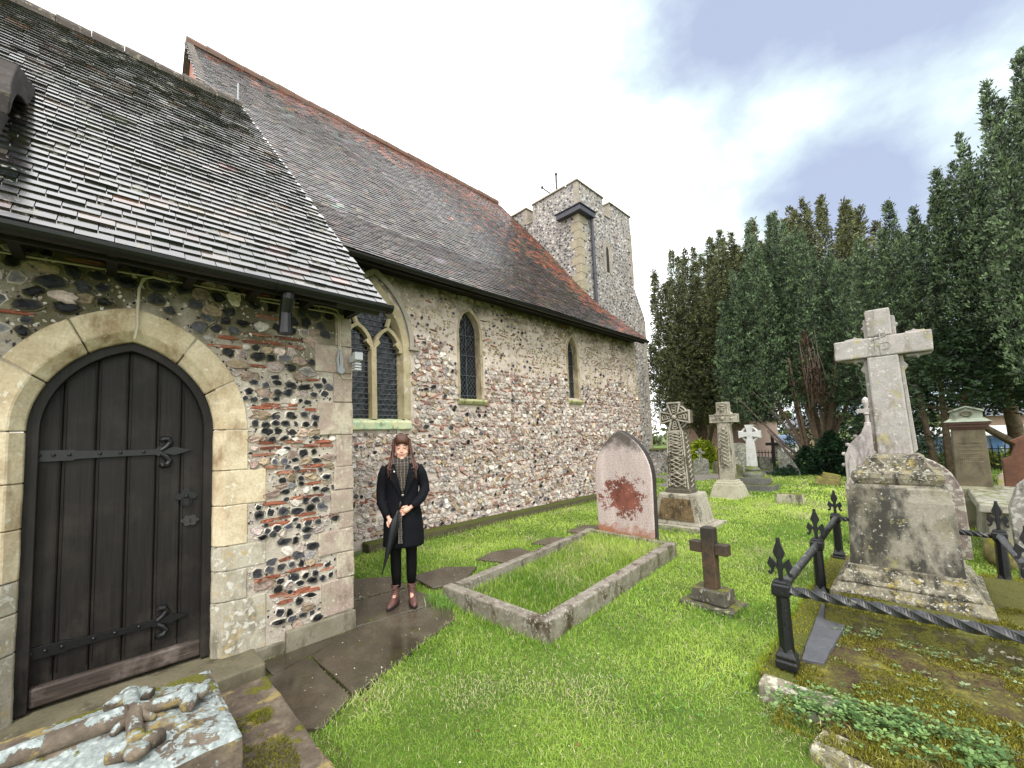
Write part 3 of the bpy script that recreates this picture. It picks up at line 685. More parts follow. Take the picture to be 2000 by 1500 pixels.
m = MB(); m.tube([(1.545, 3.5, 2.46), (1.53, 3.5, 2.36), (1.54, 3.5, 2.30)], [0.008, 0.013, 0.013], 8); m.tube([(1.56, 3.5, 2.46), (1.575, 3.5, 2.36), (1.57, 3.5, 2.30)], [0.008, 0.013, 0.013], 8)
T = TM((1.555, 3.51, 2.275), rx=R3(90)); m.lathe([(0.001, 0.0), (0.034, 0.0), (0.036, 0.03), (0.03, 0.036)], T=T, n=18); m.build('junction_box', GREYPL, church)
m = MB(); m.box(1.635, 1.70, 3.40, 3.50, 2.35, 2.41); m.box(1.63, 1.705, 3.36, 3.42, 2.36, 2.43)
for i in range(3): m.box(1.64, 1.70, 3.38, 3.46, 2.27 + i * 0.025, 2.288 + i * 0.025)
m.build('security_lamp', plain('lamp_white', '#b9bbbd', 0.4, 0.1), church, bevel=0.005)

# -- nave wall with windows
WIN = [dict(cx=3.22, hw=0.54, zs=3.15, rise=0.98), dict(cx=5.29, hw=0.27, zs=3.75, rise=0.42), dict(cx=8.78, hw=0.21, zs=3.72, rise=0.45)]
WB = [2.0, 2.42, 2.55]
def hole2(x, z):
    return any(z > b and (arch_in(x, z, **w, t=0.02)) for w, b in zip(WIN, WB))
def blocked2(x, z, a, b):
    for sx in (-a, 0, a):
        for sz in (-b, b):
            for w, zb in zip(WIN, WB):
                if z + sz > zb - 0.15 and arch_in(x + sx, z + sz, w['cx'], w['hw'], w['zs'], w['rise'], 0.13 if w['hw'] > 0.5 else 0.045): return True
    return z < 0.08
def far_stones():
    r = random.Random(11); out = []; z = 0.03; bi = 0
    while z < 4.42:
        q0 = r.random(); band = q0 < 0.21 and z < 3.3
        h = 0.034 if band else r.uniform(0.05, 0.095)
        x = 1.7
        while x < 12.2:
            zone = mnoise.noise(Vector((x * 0.5, z * 0.9, 4))); z2 = mnoise.noise(Vector((x * 1.1, z * 1.7, 14)))
            red = band and z2 > -0.08 and r.random() < 0.7 or (not band and r.random() < 0.035 + 0.07 * (z2 > 0.2))
            w = r.uniform(0.1, 0.26) if red else h * r.uniform(0.8, 1.9)
            hh = (r.uniform(0.018, 0.032) if red else h * r.uniform(0.85, 1.15)) / 2; a = w / 2 * 0.95; cx = x + w / 2; cz = z + h / 2 + r.uniform(-0.015, 0.015) + 0.05 * math.sin(x * 0.8)
            upper = cz > 3.0 + 0.5 * zone + (0.5 if x < 4.6 else 0)
            if not blocked2(cx, cz, a, hh) and cz < 4.40 and r.random() > (0.38 if upper else 0.03):
                if red: rim = core = C(r.choice(REDS)); p, pr = 5, 0.012
                else:
                    q = r.random(); dk = 0.19 if (zone < -0.1 or upper) else 0.07
                    if q < dk: rim, core, p = C(r.choice(WHITES)), C(r.choice(BLACKS + ['#55565a'])), r.uniform(1.7, 2.8)
                    elif q < 0.78: rim = C(r.choice(WHITES)); core = tuple(a_ * .5 + b_ * .5 for a_, b_ in zip(rim, C(r.choice(WHITES + ['#8b8685', '#d6d1c8'])))); p = r.uniform(1.8, 3.4)
                    elif q < 0.95: rim, core, p = C(r.choice(TANS)), C(r.choice(TANS + ['#c4b394'])), r.uniform(2, 4)
                    else: rim = core = C(r.choice(['#8d6f66', '#9d7f74'])); p = 2.2
                    pr = r.uniform(0.012, 0.04) * (0.5 if upper else 1)
                    if upper: a *= 0.8; hh *= 0.8
                    if upper and q > dk: rim = core = C(r.choice(['#a3957c', '#b0a287', '#978a70']))
                out.append((cx, cz, a * r.uniform(0.85, 1.1), hh * r.uniform(0.85, 1.15), p, pr, jit(rim, r), jit(core, r, 0.2), r.gauss(0, 0.2), 0.12))
            x += w + r.uniform(-0.006, 0.010)
        z += h + r.uniform(-0.008, 0.002)
    return out
wall_object('nave_wall', church, grid_wall(1.66, 12.2, 0.0, 4.5, Y2, 0.06, hole2, 0.02, 5.0), rubble(far_stones(), Y2, 8, 9), MORTAR2)
m = MB(); m.box(12.02, 12.2, Y2 + 0.02, 9, 0, 4.4); m.build('nave_end_wall', TFLINT, church)
m = MB(); m.box(2.95, 9.4, 5.70, 5.93, -0.05, 0.12); m.build('mossy_kerb', MOSSY, church, bevel=0.02, rough=0.12, disp=0.012)
# windows
def window(i, sill_mat, label=None):
    w = WIN[i]; zb = WB[i]; cx, hw, zs, rise = w['cx'], w['hw'], w['zs'], w['rise']; big = hw > 0.5
    wd = thing('window', (cx, Y2, zb), label, None, parent=church)
    t = 0.12 if big else 0.05
    def ringpts(off, dz=0): return [(cx + hw + off, zb + dz)] + arch(cx, hw, zs, rise, 14, off) + [(cx - hw - off, zb + dz)]
    A, B, D = ringpts(-0.05 if big else -0.005), ringpts(0.0), ringpts(t)
    jit_ = [0.012 * math.sin(7.3 * k) for k in range(len(D))]
    m = MB(); m.loft([[(a[0], Y2 + 0.17, a[1]), (b[0], Y2 - 0.004, b[1]), (d[0] + j, Y2 - 0.018, d[1] + j), (d[0] + j, Y2 + 0.17, d[1])] for a, b, d, j in zip(A, B, D, jit_)])
    m.build('window_surround', WST if big else stone('window_dressing', ['#8a7c62', '#a3967b', '#b3a68c'], 5, 0.7, 0.85, dark='#6a5c42', dark_amt=0.56), wd, bevel=0.006, seg=1, rough=0.09, disp=0.008, dscale=9)
    m = MB(); o_ = ringpts(0.0); m.prism(o_, 'y', Y2 + 0.15, Y2 + 0.18); m.build('window_glass', GLASS, wd)
    m = MB()
    if big:
        m.box(cx - 0.045, cx + 0.045, Y2 + 0.015, Y2 + 0.16, zb, zs + 0.02)
        for s in (-1, 1):       # heads of the two lights and the branches running up into the main arch
            c2 = cx + s * hw / 2; q = hw / 2
            arc = arch(c2, q - 0.0, zs - 0.02, 0.42, 8); arc2 = arch(c2, q - 0.055, zs - 0.02, 0.36, 8)
            m.loft([[(a[0], Y2 + 0.02, a[1]), (b[0], Y2 + 0.035, b[1]), (b[0], Y2 + 0.15, b[1]), (a[0], Y2 + 0.15, a[1])] for a, b in zip(arc, arc2)])
            for s2 in (-1, 1):  # cusps
                m.prism([(c2 + s2 * (q - 0.05), zs + 0.02), (c2 + s2 * (q - 0.13), zs + 0.11), (c2 + s2 * (q - 0.10), zs + 0.16), (c2 + s2 * (q - 0.04), zs + 0.2)], 'y', Y2 + 0.03, Y2 + 0.14)
            p = [(c2, zs + 0.40), (c2 + s * 0.03, zs + 0.47), (c2 + s * 0.045, zs + 0.55)]
            m.tube([(a, Y2 + 0.085, b) for a, b in p], 0.045, 6)
        m.build('tracery', WST, wd, bevel=0.004, seg=1)
        m = MB(); H_ = arch(cx, hw, zs + 0.1, rise + 0.02, 14, 0.11); I_ = arch(cx, hw, zs + 0.1, rise + 0.02, 14, 0.175)
        m.loft([[(a[0], Y2 - 0.02, a[1]), (a[0], Y2 - 0.055, a[1]), (b[0], Y2 - 0.075, b[1] + 0.015), (b[0], Y2, b[1] + 0.03)] for a, b in zip(H_, I_)])
        m.box(cx + hw + 0.10, cx + hw + 0.27, Y2 - 0.07, Y2, zs + 0.045, zs + 0.1); m.build('hood_mould', TSTONE, wd)
    m = MB(); z = zb + 0.07
    while z < zs + rise - 0.1:
        hwz = hw - 0.02
        if z > zs: 
            while hwz > 0.02 and not arch_in(cx + hwz, z, cx, hw, zs, rise, -0.02): hwz -= 0.01
        m.tube([(cx - hwz, Y2 + 0.125, z), (cx + hwz, Y2 + 0.125, z)], 0.005, 5)
        z += 0.088 if big else 0.4
    if not big: m.tube([(cx, Y2 + 0.125, zb), (cx, Y2 + 0.125, zs + rise - 0.05)], 0.004, 5)
    m.build('saddle_bars', plain('bar_iron', '#5b5f63', 0.5, 0.2), wd)
    m = MB(); e = 0.10 if big else 0.09; y = Y2
    m.prism([(y + 0.18, zb + 0.02), (y - 0.05, zb - 0.03), (y - 0.075, zb - 0.05), (y - 0.07, zb - 0.17), (y, zb - 0.18), (y + 0.18, zb - 0.18)] if big else [(y + 0.18, zb + 0.01), (y - 0.07, zb - 0.02), (y - 0.09, zb - 0.06), (y - 0.05, zb - 0.12), (y + 0.1, zb - 0.13)], 'x', cx - hw - e, cx + hw + e)
    m.build('window_sill', sill_mat, wd, bevel=0.015, rough=0.08, disp=0.005, dscale=8)
WST = stone('buff_window_stone', ['#8d8263', '#a69a79', '#b8ae90'], 4, 0.4, 0.8, dark='#6d6440', dark_amt=0.62)
window(0, COPPER); window(1, CREAM); window(2, CREAM)

# -- tower
tw = thing('tower', (14, 9.7, 0), None, None, parent=church)
YT = 7.7; XT = 12.15
m = MB()
m.box(XT, 16.0, YT, 12.4, 0, 10.0)
m.prism([(15.3, 0), (15.3, 8.0), (15.98, 7.72), (16.25, 7.3), (16.78, 6.55), (16.84, 5.5), (16.76, 3.9), (16.84, 0)], 'y', YT - 0.012, 12.0)
m.box(12.5, 16.9, YT - 0.35, YT - 0.02, 0, 0.0001)
# battlements
def merlon(x0, x1, y0, y1): m.box(x0, x1, y0, y1, 10.0, 10.66)
merlon(XT, 13.86, YT, YT + 0.4); merlon(XT + 0.003, XT + 0.4, YT + 0.4, 9.72); merlon(14.38, 16.0, YT, YT + 0.4); merlon(XT + 0.003, XT + 0.4, 10.06, 12.4)
merlon(15.6, 15.997, YT + 0.4, 9.7); merlon(15.6, 15.997, 10.3, 12.4); merlon(13, 15, 12.0, 12.397)
m.build('tower_wall', TFLINT, tw)
m = MB()
def cope(x0, x1, y0, y1, z): m.box(x0 - 0.05, x1 + 0.05, y0 - 0.05, y1 + 0.05, z, z + 0.05); m.box(x0 - 0.04, x1 + 0.04, y0 - 0.04, y1 + 0.04, z + 0.052, z + 0.13, tx=0.08, ty=0.08)
cope(XT, 13.86, YT, YT + 0.4, 10.665); cope(XT, XT + 0.4, YT + 0.55, 9.72, 10.668); cope(14.38, 16.0, YT, YT + 0.4, 10.665); cope(XT, XT + 0.4, 10.06, 12.4, 10.665); cope(15.6, 16, YT + 0.6, 9.7, 10.667)
m.box(13.92, 14.32, YT - 0.04, YT + 0.44, 10.0, 10.06); m.box(XT - 0.04, XT + 0.44, 9.76, 10.03, 10.0, 10.06)
m.box(14.365, 14.42, YT - 0.006, YT + 0.41, 10.06, 10.66); m.box(XT - 0.006, XT + 0.41, 9.64, 9.735, 10.06, 10.66); m.box(XT - 0.006, XT + 0.41, 10.05, 10.2, 10.06, 10.66); m.box(XT - 0.008, XT + 0.11, YT - 0.008, YT + 0.16, 9.7, 10.66)
m.build('coping', TSTONE, tw, bevel=0.01)
m = MB(); z = 5.2; i = 0
while z < 9.35:
    a, b = (0.42, 0.2) if i % 2 else (0.24, 0.34)
    m.box(XT - 0.02 - 0.003 * (i % 2), XT + a, YT - 0.02 - 0.003 * (i % 3), YT + b, z, z + 0.298); z += 0.305; i += 1
m.build('corner_quoins', TGOLD, tw, bevel=0.01)
m = MB(); m2 = MB(); z = 0.2; i = 0
while z < 9.9:
    w = 0.3 if i % 2 else 0.16; xr = 16.0 if z > 7.6 else 16.80
    if not 6.2 < z < 7.6: (m if z > 7 else m2).box(xr - w, xr + 0.012, YT - 0.03, YT + 0.3, z, z + 0.2695)
    z += 0.27; i += 1
m2.build('buttress_stones', TSTONE, tw, bevel=0.01)
m.build('corner_stones', TSTONE, tw, bevel=0.01)
m = MB(); m.box(11.92, 12.9, YT - 0.22, YT - 0.03, 9.45, 9.64); m.box(11.93, XT - 0.03, YT - 0.05, 8.5, 9.45, 9.64); m.box(11.88, 12.95, YT - 0.26, YT - 0.0, 9.645, 9.685); m.box(11.89, XT, YT - 0.0, 8.55, 9.645, 9.682)
m.build('lead_hopper', LEAD, tw, bevel=0.012)
m = MB(); m.tube([(12.84, YT - 0.1, 9.45), (12.86, YT - 0.1, 9.2), (12.9, YT - 0.1, 5.0), (12.9, YT - 0.1, 4.0)], 0.055, 10)
for z in (8.7, 7.4, 6.1): m.tube([(12.89, YT - 0.1, z), (12.89, YT - 0.1, z + 0.08)], 0.075, 10)
m.build('downpipe', LEAD, tw)
# slit window
m = MB(); cx = 14.0
m.loft([[(a[0], YT - 0.01, a[1]), (b[0], YT - 0.03, b[1]), (b[0], YT + 0.1, b[1]), (a[0], YT + 0.1, a[1])] for a, b in zip([(cx + 0.1, 7.8)] + arch(cx, 0.1, 8.62, 0.2, 6) + [(cx - 0.1, 7.8)], [(cx + 0.3, 7.7)] + arch(cx, 0.1, 8.62, 0.2, 6, 0.2) + [(cx - 0.3, 7.7)])])
m.build('window_frame', TSTONE, tw)
m = MB(); m.prism([(cx + 0.1, 7.8)] + arch(cx, 0.1, 8.62, 0.2, 6) + [(cx - 0.1, 7.8)], 'y', YT - 0.007, YT + 0.02); m.build('window_opening', plain('dark_slit_fill', '#17181a', 0.7, 0.3), tw)  # flat dark sheet on the wall face fills the slit
m = MB(); m.tube([(13.9, 9.8, 10.0), (13.9, 9.8, 12.75)], [0.06, 0.045], 6); m.tube([(13.9, 9.8, 11.7), (13.5, 10.25, 12.2)], 0.035, 6); m.tube([(13.9, 9.8, 11.7), (13.4, 10.6, 11.35)], 0.03, 6); m.tube([(13.9, 9.8, 11.7), (14.3, 9.1, 11.95)], 0.03, 6); m.ball((13.9, 9.8, 12.75), 0.07); m.ball((13.5, 10.25, 12.22), 0.07, 6, 5)
m.build('weather_vane', plain('vane_metal', '#3f3f44', 0.5), tw)
# low buttress foot beyond the tower corner
m = MB(); m.box(16.5, 17.35, 7.35, 8.3, 0, 0.95); m.build('buttress_foot', TFLINT, tw)
m = MB(); m.box(16.45, 17.4, 7.3, 8.32, 0.952, 1.02, ty=0.05, tx=0.05); m.build('buttress_cap', MOSSY, tw, bevel=0.02)
m = MB(); m.box(17.0, 17.2, 7.85, 8.9, 0.96, 3.9); m.build('dark_upright', plain('dark_green_slab', '#141a18', 0.6), tw)  # dark green upright slab behind the buttress foot
# ================================================================== GROUND
def m_ground():
    k = NT('lawn_soil'); n = k.noise(1.2, 5, 0.6); f = k.noise(30, 5, 0.7)
    c = k.ramp(n, [(0.3, C('#3c4f12')), (0.6, C('#566b1e')), (0.75, C('#6f7434'))])
    return k.fin(k.mix(0.6, c, k.ramp(f, [(0.3, 0.4), (0.7, 1.3)]), 'MULTIPLY'), 0.9, k.bump(f, 0.8, 0.02))
def gh(x, y):
    if x < 1.0: return 0.0
    return 0.018 * mnoise.noise(Vector((x * 0.5, y * 0.5, 2))) - 0.012 + (0.0 if x < 14 else min(0.35, (x - 14) * 0.0))
GX = np.concatenate([np.linspace(-40, -2, 8), np.linspace(-1.5, 16, 90), np.linspace(17, 40, 20), [60, 100, 200, 400]])
GY = np.concatenate([[-400, -150, -60], np.linspace(-30, -9, 12), np.linspace(-8, 9, 90), np.linspace(10, 30, 10), [60, 150, 400]])
XX, YY = np.meshgrid(GX, GY); ZZ = np.array([gh(a, b) for a, b in zip(XX.ravel(), YY.ravel())])
nx = len(GX); ii, jj = np.meshgrid(np.arange(nx - 1), np.arange(len(GY) - 1)); q = (jj * nx + ii).ravel()
g = npmesh('ground', np.stack([XX.ravel(), YY.ravel(), ZZ], -1), np.stack([q, q + 1, q + 1 + nx, q + nx], -1), m_ground(), smooth=True); tag(g, kind='structure')
def m_paving():
    k = NT('wet_flagstone'); n = k.noise(1.6, 6, 0.65); f = k.noise(45, 5, 0.7); a = k.noise(6, 6, 0.7, vec=k.map(loc=(5, 5, 5)))
    c = k.ramp(n, [(0.3, C('#322c23')), (0.5, C('#463f34')), (0.72, C('#635b4d'))])
    c = k.mix(0.5, c, k.ramp(f, [(0.3, 0.6), (0.7, 1.35)]), 'MULTIPLY'); c = k.mix(k.ramp(a, [(0.58, 0.0), (0.68, 0.75)]), c, C('#4a4a1c'))
    v = k.vor(3.2, vec=k.map(loc=(2, 3, 0))); sp = k.math('MULTIPLY', k.math('LESS_THAN', k.math('ADD', v, k.math('MULTIPLY', f, 0.03)), 0.06), 0.9); c = k.mix(sp, c, C('#a9a68e'))
    ro = k.ramp(k.noise(2.5, 5, 0.7, vec=k.map(loc=(1, 8, 1))), [(0.38, 0.07), (0.64, 0.34)])
    return k.fin(c, ro, k.bump(k.math('ADD', f, n), 0.14, 0.004), spec=0.7)
PAVE = m_paving()
SLABS = [[(0.92, 3.50), (1.69, 3.50), (1.66, 3.46), (1.20, 3.325), (0.93, 3.23)],
         [(1.70, 3.49), (2.60, 3.36), (2.38, 2.98), (1.92, 2.84), (1.23, 2.60), (1.22, 3.30)],
         [(1.195, 3.30), (1.205, 2.60), (0.97, 2.44), (0.89, 2.5), (0.88, 3.20)],
         [(1.69, 3.52), (1.69, 4.12), (2.52, 4.0), (2.60, 3.40)],
         [(1.69, 4.15), (1.69, 4.62), (2.2, 4.75), (2.62, 4.45), (2.55, 4.03)],
         [(2.74, 4.28), (3.25, 4.27), (3.52, 3.95), (3.02, 3.66), (2.7, 3.78)],
         [(3.75, 4.22), (4.15, 4.33), (4.55, 4.16), (4.52, 3.88), (3.9, 3.78)],
         [(4.85, 4.2), (5.35, 4.22), (5.5, 3.95), (4.95, 3.85)],
         [(5.8, 4.22), (6.4, 4.3), (6.6, 4.0), (5.95, 3.86)],
         [(7.2, 4.5), (7.9, 4.6), (8.0, 4.2), (7.3, 4.1)],
         [(9.2, 4.9), (10.2, 5.1), (10.4, 4.6), (9.4, 4.5)]]
pv = thing('paving', (1.9, 3.6, 0), None, None); tag(pv, kind='structure')
for i, P in enumerate(SLABS):
    r = random.Random(i); pts = []
    for a, b in zip(P, P[1:] + P[:1]):
        for t in (0, 0.25, 0.5, 0.75):
            x, y = a[0] * (1 - t) + b[0] * t, a[1] * (1 - t) + b[1] * t
            pts.append((x + (r.gauss(0, 0.003) if t else 0), y + (r.gauss(0, 0.003) if t else 0)))
    m = MB(); m.prism(pts, 'z', -0.05, 0.016 + 0.004 * (i % 3)); m.build('slab', PAVE, pv, bevel=0.006)
m = MB(); m.box(0.3, 1.72, 3.18, 3.53, -0.03, 0.006); m.box(-3, 0.98, 0.8, 3.3, -0.03, 0.003); m.build('gully', stone('damp_earth', ['#1c1910', '#2b2716', '#35331a'], 9, 0.8, 0.85, moss=0.9, moss_col='#4a5216'), pv)
def inpoly(x, y, P):
    c = np.zeros(x.shape, bool); n = len(P)
    for i in range(n):
        (x1, y1), (x2, y2) = P[i], P[(i + 1) % n]
        c ^= ((y1 > y) != (y2 > y)) & (x < (x2 - x1) * (y - y1) / (y2 - y1 + 1e-12) + x1)
    return c
m = MB(); far_path = [(7.9, 6.6), (11.5, 6.3), (13.8, 5.2), (15.8, 4.4), (16.6, 4.8), (14.5, 6.0), (12.0, 7.2), (8.0, 7.3)]
far_path = [(12.6, 5.0), (14.6, 5.3), (16.2, 4.6), (19.5, 3.4), (20.5, 3.9), (17.5, 5.4), (16.0, 6.6), (15.6, 9.5), (14.9, 9.5), (15.0, 6.6), (14.0, 6.0), (12.6, 5.7)]
m.prism([(x, y) for x, y in far_path], 'z', -0.02, 0.012); o = m.build('path', stone('path_asphalt', ['#6a655f', '#7d7870'], 8, 0.4, 0.8)); tag(o, kind='structure')

# ------------------------------------------------------------------ grass
def m_blade():
    k = NT('grass_blade'); c = k.attr(); n = k.noise(0.9, 4, 0.6)
    c = k.mix(1.0, c, k.ramp(n, [(0.3, (0.85, 0.9, 0.7)), (0.7, (1.15, 1.1, 1.2))]), 'MULTIPLY')
    k.fin(c, 0.45, spec=0.4)
    tr = k.t.nodes.new('ShaderNodeBsdfTranslucent'); k.L(c, tr.inputs[0]); ms = k.t.nodes.new('ShaderNodeMixShader'); ms.inputs[0].default_value = 0.3
    k.L(k.b.outputs[0], ms.inputs[1]); k.L(tr.outputs[0], ms.inputs[2]); k.L(ms.outputs[0], k.out.inputs[0]); return k.m
BLADE = m_blade()
GK = [(2.55, 3.42), (2.60, 2.10), (5.72, 2.32), (5.76, 3.76)]        # grave surround outline
ENC = [(2.93, 0.84), (2.86, -1.6), (6.7, -1.6), (6.7, 0.92)]
MASK = SLABS + [far_path, [(1.0, 5.66), (9.45, 5.66), (9.45, 9), (1, 9)], [(9.4, 5.9), (12.2, 5.9), (12.2, 9), (9.4, 9)], [(12, 7.6), (17, 7.6), (17, 12), (12, 12)], [(0, 2.4), (1.2, 2.45), (1.2, 5), (1.66, 5.6), (1.7, 3.5), (0.5, 3.5), (-3, 5), (-3, 0)]]
def vnoise(x, y, s, seed):
    r = np.random.default_rng(seed); Gn = r.random((64, 64)); u, v = x * s + 1000.3, y * s + 1000.7
    i, j = np.floor(u).astype(int), np.floor(v).astype(int); fu, fv = u - i, v - j; fu = fu * fu * (3 - 2 * fu); fv = fv * fv * (3 - 2 * fv)
    g_ = lambda a, b: Gn[a % 64, b % 64]
    return (g_(i, j) * (1 - fu) + g_(i + 1, j) * fu) * (1 - fv) + (g_(i, j + 1) * (1 - fu) + g_(i + 1, j + 1) * fu) * fv
def blades(x, y, z, h, w, seed, lean=0.5, tint=None, nv=None):
    r = np.random.default_rng(seed); K = len(x); th = r.uniform(0, 2 * np.pi, K); ph = r.uniform(0, 2 * np.pi, K)
    h = h * r.uniform(0.55, 1.3, K); dx, dy = np.cos(th) * w / 2, np.sin(th) * w / 2
    ln = np.abs(r.normal(0, lean, K)) * h; lx, ly = np.cos(ph) * ln, np.sin(ph) * ln
    base = np.stack([x, y, z], -1)
    v0 = base + np.stack([-dx, -dy, 0 * h], -1); v1 = base + np.stack([dx, dy, 0 * h], -1)
    mid = base + np.stack([lx * 0.35, ly * 0.35, h * 0.6], -1); v2 = mid + np.stack([dx * 0.8, dy * 0.8, 0 * h], -1); v3 = mid - np.stack([dx * 0.8, dy * 0.8, 0 * h], -1)
    v4 = base + np.stack([lx, ly, h * np.clip(1 - 0.25 * (ln / np.maximum(h, 1e-6)) ** 2, 0.35, 1)], -1)
    V = np.stack([v0, v1, v2, v3, v4], 1)
    p = vnoise(x, y, 1.1, 3) * 0.5 + vnoise(x, y, 3.1, 4) * 0.3 + vnoise(x, y, 0.35, 8) * 0.35; p = p + r.normal(0, 0.12, K)
    lo, hi, ye = np.array(C('#6c972e')), np.array(C('#c6de6a')), np.array(C('#e0dbac'))
    c = lo + (hi - lo) * np.clip(p * 1.9 - 0.60, 0, 1)[:, None]
    dead = (r.random(K) < 0.08 + 1.3 * np.clip(vnoise(x, y, 2.1, 12) - 0.62, 0, 1)); c[dead] = ye * r.uniform(0.6, 1.0, (dead.sum(), 1))
    if tint is not None: c = c * np.asarray(tint)
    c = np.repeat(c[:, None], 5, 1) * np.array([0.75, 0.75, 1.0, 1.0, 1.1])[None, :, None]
    return V, c
def scatter(x0, x1, y0, y1, dens, seed):
    r = np.random.default_rng(seed); n = int((x1 - x0) * (y1 - y0) * dens); return r.uniform(x0, x1, n), r.uniform(y0, y1, n)
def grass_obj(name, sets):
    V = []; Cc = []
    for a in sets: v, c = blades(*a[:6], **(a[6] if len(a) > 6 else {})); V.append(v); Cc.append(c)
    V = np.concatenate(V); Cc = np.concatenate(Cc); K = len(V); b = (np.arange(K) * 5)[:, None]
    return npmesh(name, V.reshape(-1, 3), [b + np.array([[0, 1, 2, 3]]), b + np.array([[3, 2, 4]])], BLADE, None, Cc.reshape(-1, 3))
def lawn_pts(x0, x1, y0, y1, dens, seed, cond):
    x, y = scatter(x0, x1, y0, y1, dens, seed); k = cond(x, y)
    for P in MASK + [GK, ENC]: k &= ~inpoly(x, y, P)
    # keep to what the lens can see, with a margin
    pc = np.stack([x, y, np.full_like(x, -1.62)], -1) @ np.stack([_X, _Y, _Z]); u = pc[:, 0] / -pc[:, 2] * 800 + 940
    k &= (pc[:, 2] < 0) & (u > -250) & (u < 2300); v = 800 - pc[:, 1] / -pc[:, 2] * 800; k &= v < 1750
    x, y = x[k], y[k]; return x, y, np.array([gh(a, b) for a, b in zip(x, y)]) - 0.004
D = lambda x, y: np.hypot(x, y)
sets = []
for (d0, d1, dens, h, w, sd_) in ((0, 2.6, 17000, 0.027, 0.003, 1), (2.6, 4.2, 10000, 0.032, 0.004, 2), (4.2, 7, 4200, 0.040, 0.0062, 3), (7, 12, 2000, 0.040, 0.010, 4), (12, 26, 380, 0.050, 0.024, 5)):
    x, y, z = lawn_pts(0.6, d1 + 1, -min(d1, 9) , min(d1, 9), dens, sd_, lambda x, y: (D(x, y) >= d0) & (D(x, y) < d1))
    keep = (np.random.default_rng(sd_).random(len(x)) < 0.55 + 0.6 * vnoise(x, y, 2.6, 31)); x, y, z = x[keep], y[keep], z[keep]
    sets.append((x, y, z, h * (0.7 + 0.6 * vnoise(x, y, 1.7, 9)), w, sd_, dict(lean=1.0)))
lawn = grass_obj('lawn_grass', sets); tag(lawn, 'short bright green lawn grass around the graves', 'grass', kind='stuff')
# longer uncut grass inside the grave surround and against its edges
x, y = scatter(2.55, 5.8, 2.1, 3.8, 4200, 21); k = inpoly(x, y, [(2.72, 3.28), (2.76, 2.25), (5.6, 2.45), (5.62, 3.62)]); x, y = x[k], y[k]
s1 = (x, y, np.full_like(x, 0.05), 0.07 + 0.07 * np.clip(x - 4.6, 0, 1) , 0.005, 22, dict(lean=0.6, tint=(0.88, 0.88, 0.85)))
def edge_pts(P, n, seed, sp=0.03):
    r = np.random.default_rng(seed); xs_, ys_ = [], []
    for a, b in zip(P, P[1:]):
        m_ = int(n * math.dist(a, b)); t = r.random(m_); xs_.append(a[0] + (b[0] - a[0]) * t + r.normal(0, sp, m_)); ys_.append(a[1] + (b[1] - a[1]) * t + r.normal(0, sp, m_))
    return np.concatenate(xs_), np.concatenate(ys_)
x, y = edge_pts([(2.53, 3.45), (2.55, 2.05), (5.8, 2.26)], 260, 5, 0.025); k = ~inpoly(x, y, GK); x, y = x[k], y[k]
s2 = (x, y, np.zeros_like(x), 0.062, 0.0045, 23, dict(lean=0.5))
x, y = edge_pts([(2.50, 3.50), (2.50, 3.2)], 900, 6, 0.05); k = ~inpoly(x, y, GK); x, y = x[k], y[k]
x, y = edge_pts([(0.95, 2.42), (1.21, 2.57), (1.92, 2.82), (2.39, 2.96), (2.62, 3.36)], 420, 66, 0.022); s4 = (x, y, np.full_like(x, 0.0), 0.04, 0.004, 67, dict(lean=1.0))
x, y = edge_pts([(2.95, 5.66), (9.4, 5.66)], 120, 68, 0.03); s5 = (x, y, np.zeros_like(x), 0.06, 0.006, 69, dict(lean=0.7, tint=(.8, .85, .7)))
x, y = edge_pts([(2.50, 3.50), (2.50, 3.2)], 900, 6, 0.05); k = ~inpoly(x, y, GK); x, y = x[k], y[k]
s3 = (x, y, np.zeros_like(x), 0.13, 0.005, 24, dict(lean=0.8, tint=(0.7, 0.85, 0.8)))
loops = []
for q_, (x0, x1, y0, y1) in enumerate(((4.06, 4.44, 1.23, 1.69), (7.08, 8.1, 2.46, 3.5), (10.84, 11.9, 3.04, 3.78), (12.65, 13.45, 2.75, 3.67), (11.1, 11.4, 1.88, 2.38), (5.72, 5.88, 2.66, 3.58), (7.58, 7.74, -.3, .82))):
    xx, yy = edge_pts([(x1, y0), (x0, y0), (x0, y1), (x1, y1)], 240 if x0 < 6 else 170, 200 + q_, 0.018 + .002 * x0)
    k = (xx < x0) | (yy < y0) | (yy > y1); xx, yy = xx[k], yy[k]; loops.append((xx, yy, np.zeros_like(xx), 0.065, 0.003 + .0007 * x0, 300 + q_, dict(lean=0.6, tint=(.75, .82, .7))))  # tufts round stone bases tinted darker, putting contact shade in their colour
xx, yy = edge_pts([(2.93, 0.82), (6.6, 0.90)], 260, 222, 0.02); loops.append((xx, np.maximum(yy, 0.88), np.zeros_like(xx), 0.07, 0.0055, 333, dict(lean=0.6, tint=(.8, .85, .7))))
lg = grass_obj('long_grass', [s1, s2, s3, s4, s5] + loops); tag(lg, 'longer uncut grass inside and against the stone grave surround', 'grass', kind='stuff')

